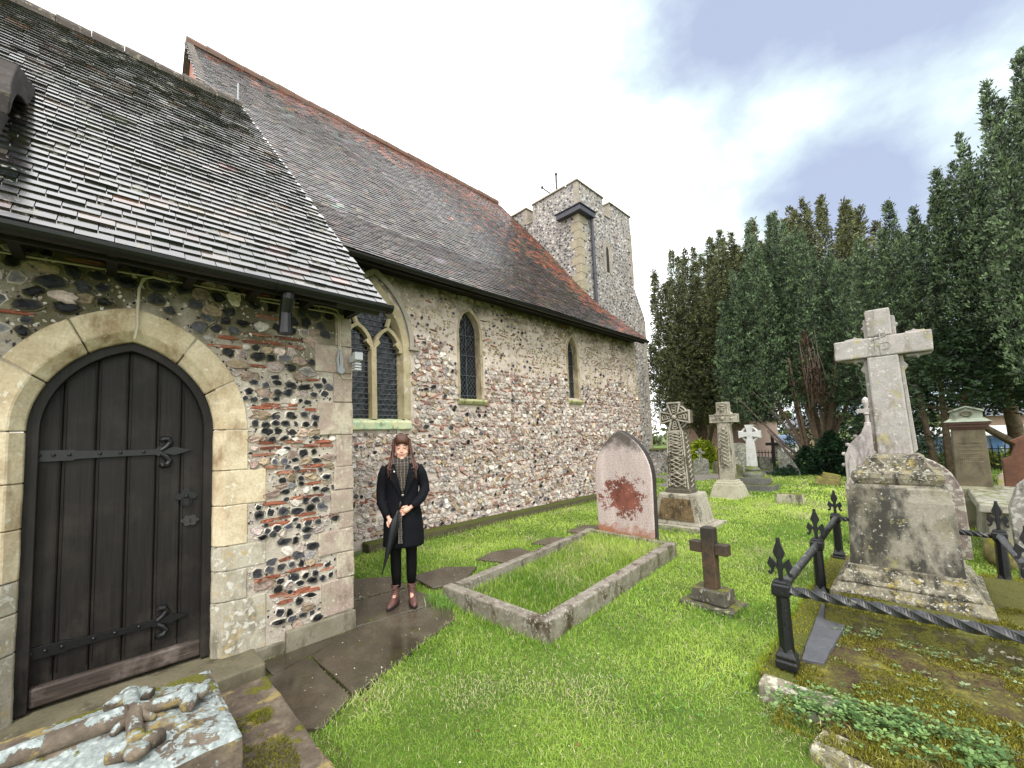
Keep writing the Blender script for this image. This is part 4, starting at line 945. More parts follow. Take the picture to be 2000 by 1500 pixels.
# ================================================================== GRAVES
KERB = stone('granite_kerb', ['#5c5549', '#777064', '#8d867a', '#6a5f51'], 9, 0.35, 0.4, lichen='#96928a', lichen_amt=0.60, lichen_scale=26, dark='#3a2c1e', dark_amt=0.54)
KERBD = stone('dark_kerb_side', ['#332f28', '#454036', '#59513f'], 8, 0.4, 0.5, yellow='#4a3a22', yellow_amt=0.6)
kt = thing('grave_kerb', (4.1, 2.9, 0), 'long grey stone kerb rectangle filled with grass before the pointed pink headstone', 'grave surround')
zt = 0.16; w = 0.15
A_, B_, C_, D_ = Vector((2.57, 3.42)), Vector((2.60, 2.13)), Vector((5.68, 2.36)), Vector((5.72, 3.74))
def kerb(p, q, inner, n=1):
    d = (q - p).normalized(); nn = inner * w; L0 = (q - p).length
    for i in range(n):
        a = p + d * (L0 * i / n + 0.004); b = p + d * (L0 * (i + 1) / n - 0.004); m = MB()
        m.loft([[(c.x, c.y, -0.1), (c.x, c.y, zt - 0.012), (c.x + nn.x * 0.08, c.y + nn.y * 0.08, zt), (c.x + nn.x, c.y + nn.y, zt + 0.004), (c.x + nn.x, c.y + nn.y, -0.1)] for c in (a, b)])
        m.build('kerb_stone', KERB, kt, bevel=0.006, rough=0.12, disp=0.003, dscale=5)
w = 0.11
kerb(A_, B_, Vector((1, 0))); kerb(B_, C_, Vector((-0.07, 0.997)), 2); kerb(A_ + Vector((0.15, -0.01)), D_, Vector((0.09, -0.995)), 2); kerb(C_, D_ , Vector((-1, 0)))
def m_pinkhs():
    k = NT('lichened_pink_granite'); x, y, z = k.xyz(); n = k.noise(7, 6, 0.7); f = k.noise(60, 5, 0.7); st = k.noise(5, 6, 0.7, vec=k.map(scale=(1, 1, 0.22)))
    c = k.mix(k.ramp(st, [(0.35, 0.0), (0.7, 1.0)]), C('#b3aaa6'), C('#d8cdc8'))
    c = k.mix(k.ramp(k.math('ADD', k.math('MULTIPLY', z, -1.25), k.math('MULTIPLY', n, 0.7)), [(-0.45, 0.0), (0.12, 0.95)]), c, C('#a06b4a'))
    c = k.mix(k.ramp(f, [(0.42, 0.55), (0.56, 0.0)]), c, C('#8f5c50'))
    dx = k.math('DIVIDE', k.math('SUBTRACT', y, 0.0), 0.34); dz = k.math('DIVIDE', k.math('SUBTRACT', z, 0.70), 0.34)
    rr = k.math('SQRT', k.math('ADD', k.math('MULTIPLY', dx, dx), k.math('MULTIPLY', dz, dz)))
    q = k.math('ADD', rr, k.math('ADD', k.math('MULTIPLY', k.math('SUBTRACT', n, 0.5), 2.6), k.math('MULTIPLY', k.math('SUBTRACT', f, 0.5), 0.9)))
    q = k.math('ADD', q, k.ramp(k.noise(17, 3, 0.6, vec=k.map(loc=(3, 8, 2))), [(0.62, 0.0), (0.66, 0.6)]))
    q = k.math('ADD', q, k.math('MULTIPLY', k.math('SUBTRACT', k.noise(28, 5, 0.75, vec=k.map(loc=(9, 9, 9))), 0.5), 0.9)); mk = k.ramp(q, [(0.78, 1.0), (0.92, 0.0)])
    c = k.mix(mk, c, k.mix(k.ramp(k.noise(5, 5, 0.7, vec=k.map(loc=(4, 4, 4))), [(0.35, 0.0), (0.65, 1.0)]), C('#5c3328'), C('#8f5547')))
    ed = k.math('ADD', k.math('MULTIPLY', k.noise(9, 5, 0.7, vec=k.map(loc=(2, 2, 2))), 0.35), k.math('ADD', k.math('MULTIPLY', k.math('MAXIMUM', k.math('SUBTRACT', z, 0.95), 0.0), 0.75), k.math('MULTIPLY', k.math('ABSOLUTE', y), 0.15)))
    c = k.mix(k.ramp(ed, [(0.50, 0.0), (0.64, 0.9)]), c, C('#3e3a33'))
    return k.fin(c, 0.7, k.bump(k.math('ADD', f, k.math('MULTIPLY', mk, -1.5)), 0.35, 0.004))
hs = thing('headstone', (5.78, 3.12, 0), 'large pointed headstone, pale with a flaked red patch, at the head of the grass-filled kerb', 'headstone')
m = MB(); ar = arch(3.12, 0.455, 0.98, 0.70, 14)
m.prism([(3.12 + 0.44, 0.0)] + ar + [(3.12 - 0.44, 0.0)], 'x', 5.73, 5.87); m.build('slab', [m_pinkhs()], hs, bevel=0.012)
ar2 = arch(3.12, 0.455, 0.98, 0.70, 14, 0.006); m = MB(); m.loft([[(5.752, 3.12 - w_, z_), (5.85, 3.12 - w_, z_), (5.85, 3.12 - w_ - .008, z_), (5.752, 3.12 - w_ - .008, z_)] for w_, z_ in ((.441, 0.0), (.456, 0.98))])
m.loft([[(5.745, p[0], p[1]), (5.855, p[0], p[1]), (5.855, q[0], q[1]), (5.745, q[0], q[1])] for p, q in zip(arch(3.12, 0.455, 0.98, 0.70, 14, -0.01), ar2)])
m.build('edge', plain('dark_shaded_edge', '#2f2c29', 0.7, 0.5, 12, 0.6), hs)  # dark strips paint the shaded rim and right side face

# small wooden-looking stone cross
def m_redcross():
    k = NT('red_stained_cross'); z = k.xyz()[2]; n = k.noise(9, 6, 0.7); f = k.noise(50, 4, 0.7)
    c = k.mix(k.ramp(n, [(0.35, 0.0), (0.6, 1.0)]), C('#302a24'), C('#54402f')); c = k.mix(k.ramp(k.math('ADD', n, k.math('MULTIPLY', k.math('SUBTRACT', z, 0.42), 0.9)), [(0.55, 0.0), (0.75, 0.9)]), c, C('#25231f'))
    return k.fin(k.mix(0.6, c, k.ramp(f, [(0.3, 0.6), (0.7, 1.4)]), 'MULTIPLY'), 0.6, k.bump(f, 0.5, 0.004))
RC = m_redcross(); DKST = stone('dark_mossy_stone', ['#2f2c26', '#4a463c', '#5d584a'], 9, 0.6, 0.7, moss=0.45, moss_col='#7d7a1e', lichen='#8f8c80', lichen_amt=0.62)
sc_ = thing('small_cross', (4.25, 1.46, 0), 'small brown stone cross on a mossy stepped base in the lawn', 'grave cross')
T = TM((4.25, 1.46, 0), rz=R3(-4))
m = MB(); m.box(-0.05, 0.05, -0.058, 0.058, 0.16, 0.72, T=T); m.box(-0.048, 0.048, 0.059, 0.168, 0.48, 0.58, T=T); m.box(-0.048, 0.048, -0.168, -0.059, 0.48, 0.58, T=T); m.build('cross', RC, sc_, bevel=0.008, seg=2)
m = MB(); m.box(-0.12, 0.12, -0.155, 0.155, 0.045, 0.165, T=T, tx=0.01, ty=0.01); m.build('plinth', DKST, sc_, bevel=0.01, rough=0.05, disp=0.004, dscale=10)
m = MB(); m.box(-0.19, 0.19, -0.23, 0.23, -0.03, 0.04, T=T); m.build('base', DKST, sc_, bevel=0.01, rough=0.06, disp=0.004, dscale=10)

# ------------------------------------------------------------------ Celtic crosses (built facing -X, origin at the foot)
def plait(m, x, y0, z0, wd, ht, strands, periods, r, amp=None, nseg=None):
    """interlaced bands in relief on the face x = const, bands weave over and under"""
    nseg = nseg or max(14, int(periods * 22))
    for s in range(strands):
        pts = []
        for i in range(nseg + 1):
            t = i / nseg; ph = 2 * math.pi * (periods * t + s / strands); tri = math.sin(ph); tri = max(-0.86, min(0.86, tri)) / 0.86
            pts.append((x - 0.4 * r - r * 0.8 * math.cos(ph * (strands - 1) if strands > 2 else ph * 2 + (0 if s else math.pi)), y0 + tri * (wd / 2 - r), z0 + ht * t))
        m.tube(pts, r, 6)
CELT = stone('carved_grey_stone', ['#7f796b', '#999384', '#aaa494'], 6, 0.5, 0.8, dark='#4a4536', dark_amt=0.55, lichen='#b5b1a2', lichen_amt=0.64, lichen_scale=24)
CELTB = stone('brown_panel_stone', ['#54452f', '#705c3f', '#8a7552'], 14, 0.8, 0.8, dark='#33291a', dark_amt=0.52, dark_scale=9, lichen='#9a937c', lichen_amt=0.68)
CELTG = stone('carved_ground', ['#4d483d', '#615b4e'], 6, 0.4, 0.85, dark='#3a3528', dark_amt=0.52)
c1 = thing('celtic_cross', (7.2, 2.98, 0), 'tall wheel-headed cross covered in carved knotwork, just behind the pointed pink headstone', 'celtic cross')
X0 = 7.2; Y0 = 2.98
m = MB(); m.box(X0 - 0.12, X0 + 0.9, Y0 - 0.52, Y0 + 0.52, -0.05, 0.07); m.build('base_slab', CELT, c1, bevel=0.015, rough=0.12, disp=0.008)
m = MB(); m.sqlathe([(0.36, 0.40, 0.07), (0.34, 0.375, 0.12), (0.285, 0.30, 0.55), (0.27, 0.285, 0.58)], (X0 + 0.36, Y0, 0)); m.build('pedestal', CELT, c1, bevel=0.012, rough=0.12, disp=0.004)
m = MB(); m.add([(X0 + 0.005, Y0 + 0.30, 0.15), (X0 + 0.005, Y0 - 0.30, 0.15), (X0 + 0.05, Y0 - 0.235, 0.50), (X0 + 0.05, Y0 + 0.235, 0.50), (X0 + 0.06, Y0 + 0.30, 0.15), (X0 + 0.06, Y0 - 0.30, 0.15), (X0 + 0.1, Y0 - 0.235, 0.50), (X0 + 0.1, Y0 + 0.235, 0.50)], [(0, 1, 2, 3), (4, 7, 6, 5), (0, 4, 5, 1), (1, 5, 6, 2), (2, 6, 7, 3), (3, 7, 4, 0)])
m.build('inscription_panel', CELTB, c1)
xs0, xs1 = X0 + 0.14, X0 + 0.26     # face plane x at bottom / top of the shaft
ztop = 1.66
m = MB(); m.sqlathe([(0.17, 0.205, 0.575), (0.17, 0.205, 0.64), (0.155, 0.19, 0.66), (0.115, 0.135, ztop)], (X0 + 0.33, Y0, 0)); m.build('shaft', CELTG, c1, bevel=0.008)
HC = 1.90; xh = X0 + 0.205
m = MB()
m.tube([(xh + 0.11, Y0 + 0.19 * math.cos(t), HC + 0.19 * math.sin(t)) for t in [2 * math.pi * i / 32 for i in range(33)]], 0.038, 8, caps=False)
for a in range(4):
    T = Matrix.Translation((0, Y0, HC)) @ Matrix.Rotation(a * math.pi / 2, 4, 'X')
    m.prism([(-0.05, 0.0), (0.05, 0.0), (0.115, 0.25 if a else 0.26), (-0.115, 0.25 if a else 0.26)], 'x', xh + 0.03, xh + 0.20, T=T)
m.box(xh + 0.031, xh + 0.199, Y0 - 0.1, Y0 + 0.1, HC - 0.1, HC + 0.1)
m.build('wheel_head', CELTG, c1, bevel=0.006)
m = MB()
for a in range(4):
    T = Matrix.Translation((0, Y0, HC)) @ Matrix.Rotation(a * math.pi / 2, 4, 'X'); x = xh + 0.018
    m.tube([(x, -0.048, 0.03), (x, -0.105, 0.245)], 0.016, 6, T=T); m.tube([(x, 0.048, 0.03), (x, 0.105, 0.245)], 0.016, 6, T=T); m.tube([(x, -0.118, 0.25), (x, 0.118, 0.25)], 0.016, 6, T=T)
    for q in range(3): m.tube([(x + 0.004, 0.05 * math.sin(t) * (0.5 + 0.2 * q), 0.10 + q * 0.045 + 0.022 * math.cos(t)) for t in [2 * math.pi * i / 10 for i in range(11)]], 0.010, 5, T=T, caps=False)
for rr in (0.165, 0.215): m.tube([(xh + 0.065, Y0 + rr * math.cos(t), HC + rr * math.sin(t)) for t in [2 * math.pi * i / 32 for i in range(33)]], 0.014, 6, caps=False)
m.ball((xh + 0.02, Y0, HC), 0.045, 10, 6)
def face_x(z): return X0 + 0.33 - (0.155 + (0.115 - 0.155) * (z - 0.66) / (ztop - 0.66))
def hw_(z): return 0.19 + (0.135 - 0.19) * (z - 0.66) / (ztop - 0.66)
for za, zb_, st, per, r_ in ((0.69, 0.93, 6, 0.5, 0.0135), (0.95, 1.18, 6, 0.5, 0.0125), (1.20, 1.31, 4, 0.42, 0.0115), (1.32, 1.44, 4, 0.5, 0.011), (1.46, 1.62, 4, 0.75, 0.0105)):
    zm = (za + zb_) / 2; plait(m, face_x(za) + 0.004, Y0, za, (hw_(zm) - 0.03) * 2, zb_ - za, st, per, r_)
    m.tube([(face_x(zb_) - 0.004, Y0 - hw_(zb_) + 0.03, zb_ + 0.01), (face_x(zb_) - 0.004, Y0 + hw_(zb_) - 0.03, zb_ + 0.01)], 0.009, 5)
for s in (-1, 1): m.tube([(face_x(0.66) - 0.004, Y0 + s * (hw_(0.66) - 0.012), 0.66), (face_x(ztop) - 0.004, Y0 + s * (hw_(ztop) - 0.012), ztop)], 0.013, 6)
for i in range(22):        # knotwork on the narrow side
    z = 0.7 + i * 0.042; y = Y0 - hw_(z) - 0.002; xc = X0 + 0.33
    m.tube([(xc + (0.05 if i % 2 else -0.05), y, z - 0.02), (xc + (-0.05 if i % 2 else 0.05), y - 0.006, z + 0.03)], 0.011, 5)
m.build('knotwork', CELT, c1)
c2 = thing('celtic_cross', (11.2, 3.4, 0), 'square-armed carved cross with bosses on a plain tapered block, second of the carved crosses', 'celtic cross')
X0 = 11.2; Y0 = 3.41
m = MB(); m.sqlathe([(0.36, 0.37, -0.03), (0.34, 0.355, 0.0), (0.27, 0.275, 0.30), (0.25, 0.255, 0.31), (0.24, 0.245, 0.36), (0.21, 0.215, 0.37), (0.2, 0.2, 0.42)], (X0 + 0.34, Y0, 0)); m.build('pedestal', stone('pale_plinth', ['#8a8672', '#a19d88', '#b3ae9a'], 5, 0.4, 0.85, dark='#6a6650', dark_amt=0.6), c2, bevel=0.01)
m = MB(); m.sqlathe([(0.13, 0.165, 0.41), (0.10, 0.135, 1.84)], (X0 + 0.34, Y0, 0)); m.sqlathe([(0.10, 0.135, 2.05), (0.095, 0.135, 2.36)], (X0 + 0.34, Y0, 0)); m.box(X0 + 0.235, X0 + 0.445, Y0 - 0.31, Y0 + 0.31, 1.84, 2.05)
m.tube([(X0 + 0.34, Y0 + 0.2 * math.cos(t), 1.945 + 0.2 * math.sin(t)) for t in [2 * math.pi * i / 24 for i in range(25)]], 0.04, 8, caps=False); m.build('cross', CELT, c2, bevel=0.008)
m = MB(); fx = X0 + 0.225
for y, z, r in ((0, 1.945, 0.06), (0.2, 1.945, 0.035), (-0.2, 1.945, 0.035), (0, 2.16, 0.04), (0, 1.68, 0.045)): m.ball((fx + 0.01, Y0 + y, z), r, 10, 6); m.tube([(fx + 0.01, Y0 + y + (r + 0.02) * math.cos(t), z + (r + 0.02) * math.sin(t)) for t in [2 * math.pi * i / 14 for i in range(15)]], 0.012, 5, caps=False)
plait(m, X0 + 0.222, Y0, 0.72, 0.22, 0.9, 4, 2.4, 0.013, nseg=60); plait(m, fx, Y0, 2.2, 0.2, 0.14, 2, 1, 0.012)
for s in (-1, 1): m.tube([(X0 + 0.215, Y0 + s * 0.15, 0.72), (X0 + 0.235, Y0 + s * 0.125, 1.82)], 0.01, 5); m.tube([(fx, Y0 + s * 0.122, 2.06), (fx + 0.01, Y0 + s * 0.12, 2.34)], 0.01, 5)
for zz_ in (1.855, 2.035): m.tube([(fx, Y0 - 0.3, zz_), (fx, Y0 + 0.3, zz_)], 0.01, 5)
m.build('knotwork', CELT, c2)
c3 = thing('celtic_cross', (12.7, 3.3, 0), 'plain white ringed cross on a dark turned base with mossy steps', 'celtic cross')
X0 = 12.9; Y0 = 3.25; WST2 = stone('white_marble', ['#a9a9a6', '#c2c3c2', '#b3b1a8'], 5, 0.3, 0.7, dark='#7b796c', dark_amt=0.6); SLATE = stone('dark_base_stone', ['#4a4a4c', '#636361', '#7d7b74'], 7, 0.5, 0.7, moss=0.8)
m = MB(); m.box(X0 - 0.25, X0 + 0.55, Y0 - 0.5, Y0 + 0.42, -0.03, 0.18); m.box(X0 - 0.12, X0 + 0.42, Y0 - 0.36, Y0 + 0.33, 0.182, 0.36); m.build('steps', SLATE, c3, bevel=0.012, rough=0.14, disp=0.006)
m = MB(); m.lathe([(0.24, 0.36), (0.24, 0.44), (0.2, 0.5), (0.17, 0.52), (0.19, 0.57), (0.13, 0.64), (0.11, 0.66)], (X0 + 0.15, Y0, 0)); m.build('turned_base', SLATE, c3, bevel=0.004)
m = MB(); m.sqlathe([(0.08, 0.115, 0.655), (0.07, 0.09, 1.38)], (X0 + 0.15, Y0, 0)); 
for a in range(4):
    T = Matrix.Translation((0, Y0, 1.52)) @ Matrix.Rotation(a * math.pi / 2, 4, 'X'); m.prism([(-0.055, 0.0), (0.055, 0.0), (0.07, 0.16), (0.105, 0.26), (-0.105, 0.26), (-0.07, 0.16)], 'x', X0 + 0.08 + 0.001 * a, X0 + 0.22, T=T)
m.tube([(X0 + 0.15, Y0 + 0.19 * math.cos(t), 1.52 + 0.19 * math.sin(t)) for t in [2 * math.pi * i / 24 for i in range(25)]], 0.033, 8, caps=False); m.build('cross', WST2, c3, bevel=0.006)

# ------------------------------------------------------------------ railed monument with the leaning cross
PED = stone('grimy_pedestal_stone', ['#5f5b50', '#77725f', '#8d887b', '#6f6a5a'], 4, 0.7, 0.85, dark='#25231f', dark_amt=0.505, dark_scale=4.2, lichen='#a9a69a', lichen_amt=0.68, lichen_scale=30, yellow='#8f8a5c', yellow_amt=0.64)
LICH = stone('lichened_moulding', ['#5f5a4b', '#7c7665', '#969078'], 6, 0.9, 0.9, dark='#25231d', dark_amt=0.50, dark_scale=9, lichen='#a3a091', lichen_amt=0.60, lichen_scale=34, yellow='#8f8040', yellow_amt=0.58)
MARB = stone('grey_cross_stone', ['#7d7874', '#94908b', '#a09b97', '#97857f'], 5, 0.5, 0.8, dark='#655d4b', dark_amt=0.56, dark_scale=4, lichen='#b9b6ae', lichen_amt=0.66, lichen_scale=20, yellow='#9a925f', yellow_amt=0.6)
MOSST = stone('mossed_step_stone', ['#2f2d1c', '#45411f', '#6e6950'], 8, 0.9, 0.9, moss=1.2, moss_col='#66621c', lichen='#9a9887', lichen_amt=0.66, bd=0.012)
mt = thing('cross_monument', (5.2, 0.2, 0), 'large weathered stone cross on a tall grey pedestal inside black railings', 'monument')
YC = 0.19
m = MB(); m.box(4.2, 5.9, -0.55, 0.66, 0.0, 0.24, tx=0.03, ty=0.03); m.build('mossy_step', MOSST, mt, bevel=0.03, rough=0.07, disp=0.014, dscale=6)
m = MB(); m.sqlathe([(0.59, 0.45, 0.20), (0.59, 0.45, 0.262), (0.56, 0.42, 0.275), (0.545, 0.405, 0.315), (0.525, 0.39, 0.32), (0.535, 0.395, 0.335), (0.53, 0.39, 0.352), (0.495, 0.365, 0.37), (0.48, 0.355, 0.41), (0.455, 0.335, 0.425), (0.455, 0.335, 0.462)], (5.18, YC + 0.005, 0)); m.build('base_moulding', LICH, mt, bevel=0.006, rough=0.07, disp=0.0035, dscale=8)
m = MB(); m.sqlathe([(0.445, 0.325, 0.46), (0.42, 0.305, 1.0), (0.40, 0.285, 1.10), (0.36, 0.265, 1.13)], (5.2, YC, 0)); m.build('die', PED, mt, bevel=0.005, rough=0.09, disp=0.0022, dscale=5)
m = MB(); m.sqlathe([(0.34, 0.25, 1.125), (0.355, 0.265, 1.145), (0.37, 0.28, 1.185), (0.365, 0.27, 1.225), (0.30, 0.22, 1.245), (0.27, 0.19, 1.28), (0.26, 0.175, 1.345), (0.2, 0.14, 1.375)], (5.2, YC, 0)); m.build('cap_moulding', LICH, mt, bevel=0.006, rough=0.06, disp=0.0025, dscale=8)
m = MB(); xc = 5.30; dx = 0.085
m.loft([[(xc - dx - 0.015, YC + 0.11 + 0.0, 1.36), (xc + dx, YC + 0.11, 1.36), (xc + dx, YC - 0.115, 1.36), (xc - dx - 0.015, YC - 0.115, 1.36)], [(xc - dx, YC + 0.12, 2.26), (xc + dx, YC + 0.12, 2.26), (xc + dx, YC - 0.085, 2.26), (xc - dx, YC - 0.085, 2.26)]])
m.box(xc - dx, xc + dx, YC - 0.30, YC + 0.345, 2.262, 2.445); m.box(xc - dx, xc + dx, YC - 0.06, YC + 0.105, 2.447, 2.70)
m.build('cross', MARB, mt, bevel=0.012, rough=0.05, disp=0.0035, dscale=9)
m = MB()                    # rear chamfer ribs and cusps standing out beyond the face
def cusp(ax, ay0, ay1, az, sgn, vert=True):
    pass
for s, ya, yb in ((1, 0.11, 0.12), (-1, -0.115, -0.085)):
    o1, o2 = (YC + ya, YC + yb); e = s * 0.028
    m.prism([(o1, 1.37), (o1 + e, 1.40), (o2 + e, 2.12), (o2 + e * 2.0, 2.16), (o2 + e * 1.1, 2.2), (o2 + e, 2.255), (o2, 2.255)], 'x', xc - 0.02, xc + dx - 0.01)
    m.prism([(YC + s * 0.13, 2.262), (YC + s * 0.13, 2.24), (YC + s * 0.19, 2.238), (YC + s * 0.205, 2.218), (YC + s * 0.22, 2.24), (YC + s * 0.28, 2.245), (YC + s * 0.29, 2.262)], 'x', xc - 0.02, xc + dx - 0.01)
    b = YC + (0.10 if s > 0 else -0.058)
    m.prism([(b, 2.447), (b + e, 2.447), (b + e, 2.53), (b + e * 1.7, 2.55), (b + e, 2.57), (b + e, 2.625), (b, 2.635)], 'x', xc - 0.02, xc + dx - 0.01)
    m.prism([(YC + s * 0.14, 2.445), (YC + s * 0.14, 2.462), (YC + s * 0.18, 2.465), (YC + s * 0.195, 2.48), (YC + s * 0.21, 2.465), (YC + s * 0.26, 2.462), (YC + s * 0.27, 2.445)], 'x', xc - 0.03, xc + dx - 0.01)
m.build('cusped_edging', MARB, mt, bevel=0.004, seg=1)
m = MB(); fx = xc - dx - 0.001     # worn carved monogram in low relief
for pts in ([(0.035, 2.44), (0.035, 2.32)], [(0.0, 2.51), (0.0, 2.42)], [(0.03, 2.465), (-0.035, 2.475)], [(0.005, 2.385), (0.0, 2.28)], [(0.004, 2.38), (-0.05, 2.385), (-0.065, 2.355), (-0.05, 2.33), (-0.002, 2.32)], [(0.06, 2.41), (0.05, 2.42), (0.0, 2.435), (-0.04, 2.445)], [(0.035, 2.365), (0.004, 2.36)]):
    m.tube([(fx, YC + 0.02 + a, b) for a, b in pts], 0.0055, 5)
m.build('carved_monogram', MARB, mt)
# railings
def m_iron():
    k = NT('black_gloss_iron'); n = k.noise(14, 6, 0.75); f = k.noise(60, 4, 0.7); c = k.mix(k.ramp(n, [(0.62, 0.0), (0.70, 0.8)]), k.mix(f, C('#08090b'), C('#17191c')), C('#3d2a1e'))
    return k.fin(c, k.ramp(f, [(0.3, 0.24), (0.7, 0.5)]), k.bump(k.math('ADD', n, f), 0.5, 0.004))
RAILM = m_iron()
def rail_post(z0=0.1):
    t = thing('railing_post', (0, 0, 0), None, 'railing', 'iron posts round the railed monument')
    m = MB(); m.lathe([(0.042, 0.10), (0.037, 0.46)], n=8); m.build('shaft', RAILM, t)
    m = MB(); m.sqlathe([(0.056, 0.0), (0.056, 0.045), (0.05, 0.05), (0.054, 0.075), (0.04, 0.10), (0.033, 0.125), (0.02, 0.13)]); m.build('foot', RAILM, t, bevel=0.004, seg=1)
    m = MB(); m.sqlathe([(0.036, 0.44), (0.048, 0.452), (0.048, 0.515), (0.038, 0.525), (0.045, 0.532), (0.030, 0.542)]); m.build('collar', RAILM, t, bevel=0.004, seg=1)
    m = MB()
    half = [(0.013, 0.54), (0.013, 0.60), (0.022, 0.625), (0.03, 0.615), (0.036, 0.585), (0.05, 0.565), (0.066, 0.575), (0.064, 0.592), (0.052, 0.59), (0.05, 0.605), (0.068, 0.635), (0.052, 0.685), (0.034, 0.665), (0.016, 0.645), (0.014, 0.67), (0.034, 0.715), (0.012, 0.78), (0.010, 0.81)]
    m.prism(half + [(-a, b) for a, b in half[::-1]], 'x', -0.007, 0.007)
    m.box(-0.011, 0.011, -0.011, 0.011, 0.54, 0.80, tx=0.003, ty=0.003); m.build('finial', RAILM, t, bevel=0.002, seg=1)
    return t
rp = rail_post(); rp.location = (3.25, 0.70, 0.11)
posts = [((3.25, 0.70, 0.11), 'nearest black post, at the front corner, with a full fleur finial', 0.0),
         ((4.85, 0.745, 0.07), 'middle post of the three on the lawn side of the railed monument', 0.02),
         ((6.4, 0.785, 0.07), 'farthest post on the lawn side of the railed monument', 0.02),
         ((6.22, -0.41, 0.07), 'post behind and right of the pedestal, its leaf tip near the chest tomb', -0.05),
         ((4.85, -0.44, 0.07), 'right-hand post cut by the photo edge beside the pedestal', 0.0),
         ((3.25, -0.46, 0.11), 'front right corner post beyond the photo edge', 0.0)]
rp['label'] = posts[0][1]; S_ = [Vector(p[0]) for p in posts]
for p, lb, rz in posts[1:5]: copy_thing(rp, p, lb, rz)
def rail(a, b, name, label, tw_=0.047, rr_=0.030):
    a, b = Vector(a), Vector(b); n = int((b - a).length / 0.012); pts = [a.lerp(b, i / n) + Vector((0, 0, 0.002 * math.sin(i * 0.05))) for i in range(n + 1)]
    m = MB(); m.tube(pts, [rr_] * (n + 1), 4, twist=2 * math.pi / 4 * 0.012 / tw_)
    return tag(m.build(name, stone('wet_wrought_iron', ['#1b1c1e', '#2b2c2e', '#46464a'], 14, 0.3, 0.35, lichen='#6e6d68', lichen_amt=0.66) if 'wet_wrought_iron' not in bpy.data.materials else bpy.data.materials['wet_wrought_iron'], None, bevel=0.004, seg=1), label, 'rail', 'twisted rails of the railed monument')
H1 = Vector((0, 0, 0.485))
rail(S_[0] + H1 + Vector((0, -0.04, 0)), S_[5] + H1, 'twisted_rail', 'twisted black rail running right across the front of the railed monument', 0.085, 0.034)
rail(S_[0] + H1 + Vector((0.04, 0, 0)), S_[1] + H1 - Vector((0.04, 0, 0)), 'twisted_rail', 'twisted black rail between the nearest and middle lawn-side posts')
rail(S_[1] + H1 + Vector((0.04, 0, 0)), S_[2] + H1 - Vector((0.04, 0, 0)), 'twisted_rail', 'twisted black rail between the middle and farthest lawn-side posts')
rail(S_[2] + H1 + Vector((0, -0.04, 0)), S_[3] + H1 + Vector((0, 0.04, 0)), 'twisted_rail', 'twisted black rail crossing behind the pedestal')
rail(S_[3] + H1 - Vector((0.04, 0, 0)), S_[4] + H1 + Vector((0.04, 0, 0)), 'twisted_rail', 'pale-worn twisted rail between the two right-hand posts')
# kerb, slate and moss floor of the enclosure
def m_moss():
    k = NT('moss_bed'); n = k.noise(3.2, 6, 0.7); f = k.noise(70, 5, 0.7); g = k.noise(16, 5, 0.7); n = k.math('ADD', k.math('MULTIPLY', n, 0.6), k.math('MULTIPLY', g, 0.4)); c = k.ramp(n, [(0.38, C('#2f1f17')), (0.46, C('#46371f')), (0.54, C('#55501d')), (0.62, C('#7a7428'))])
    return k.fin(k.mix(0.8, c, k.ramp(f, [(0.3, 0.35), (0.7, 1.5)]), 'MULTIPLY'), 0.95, k.bump(k.math('ADD', f, n), 0.9, 0.02))
MOSSB = m_moss()
ek = thing('plot_kerb', (3.2, 0.3, 0), 'low mossy stone kerb under the black railings', 'kerb')
def lowk(pts, z1, mat, nm='kerb_stone', z0=-0.05): m = MB(); m.prism(pts, 'z', z0, z1); return m.build(nm, mat, ek, bevel=0.012, rough=0.08, disp=0.006, dscale=7)
EK = stone('weathered_low_kerb', ['#5f594a', '#787160', '#8b8472'], 6, 0.6, 0.85, dark='#3d382c', dark_amt=0.55, lichen='#b0ad9d', lichen_amt=0.55)
lowk([(2.96, 0.80), (2.94, 0.43), (3.10, 0.43), (3.10, 0.80)], 0.10, EK)
m = MB(); m.loft([[(2.90, 0.42, -0.04), (2.99, 0.42, 0.07), (3.09, 0.42, 0.088), (3.09, 0.42, -0.04)], [(2.90, -1.4, -0.04), (2.99, -1.4, 0.07), (3.09, -1.4, 0.088), (3.09, -1.4, -0.04)]]); m.build('earth_edge', MOSSB, ek, rough=0.07, disp=0.015, dscale=5)
lowk([(3.10, 0.82), (3.10, 0.66), (6.6, 0.72), (6.6, 0.88)], 0.095, MOSSY)
lowk([(3.11, -1.35), (3.11, -0.62), (6.6, -0.62), (6.6, -0.50), (3.3, -0.46)], 0.09, stone('yellow_moss_stone', ['#6f6a20', '#8c8420'], 6, 0.8, 0.9, moss=1.2, moss_col='#8f8a1c'))
lowk([(3.42, 0.66), (4.7, 0.715), (4.78, 0.5), (3.45, 0.55)], 0.118, stone('grey_slate', ['#4a4b4f', '#5b5c60'], 4, 0.15, 0.45), 'slate_slab')
m = MB(); m.prism([(3.08, 0.67), (3.08, -1.4), (6.5, -1.4), (6.5, 0.73)], 'z', 0.0, 0.085)
m.build('moss_bed', MOSSB, ek, rough=0.07, disp=0.016, dscale=4)
ok = thing('kerb_block', (2.68, 0.3, 0), 'lichened kerb block at the bottom right with dry grass and moss on top', 'kerb')
m = MB(); m.prism([(2.60, 0.50), (2.40, -0.6), (2.62, -0.6), (2.80, 0.47)], 'z', -0.03, 0.07); m.build('block', EK, ok, bevel=0.015, rough=0.06, disp=0.008, dscale=8)
m = MB(); m.prism([(2.66, 0.46), (2.48, -0.6), (2.98, -0.6), (2.97, 0.44)], 'z', -0.03, 0.075); m.build('moss', MOSSB, ok, rough=0.06, disp=0.02, dscale=6)
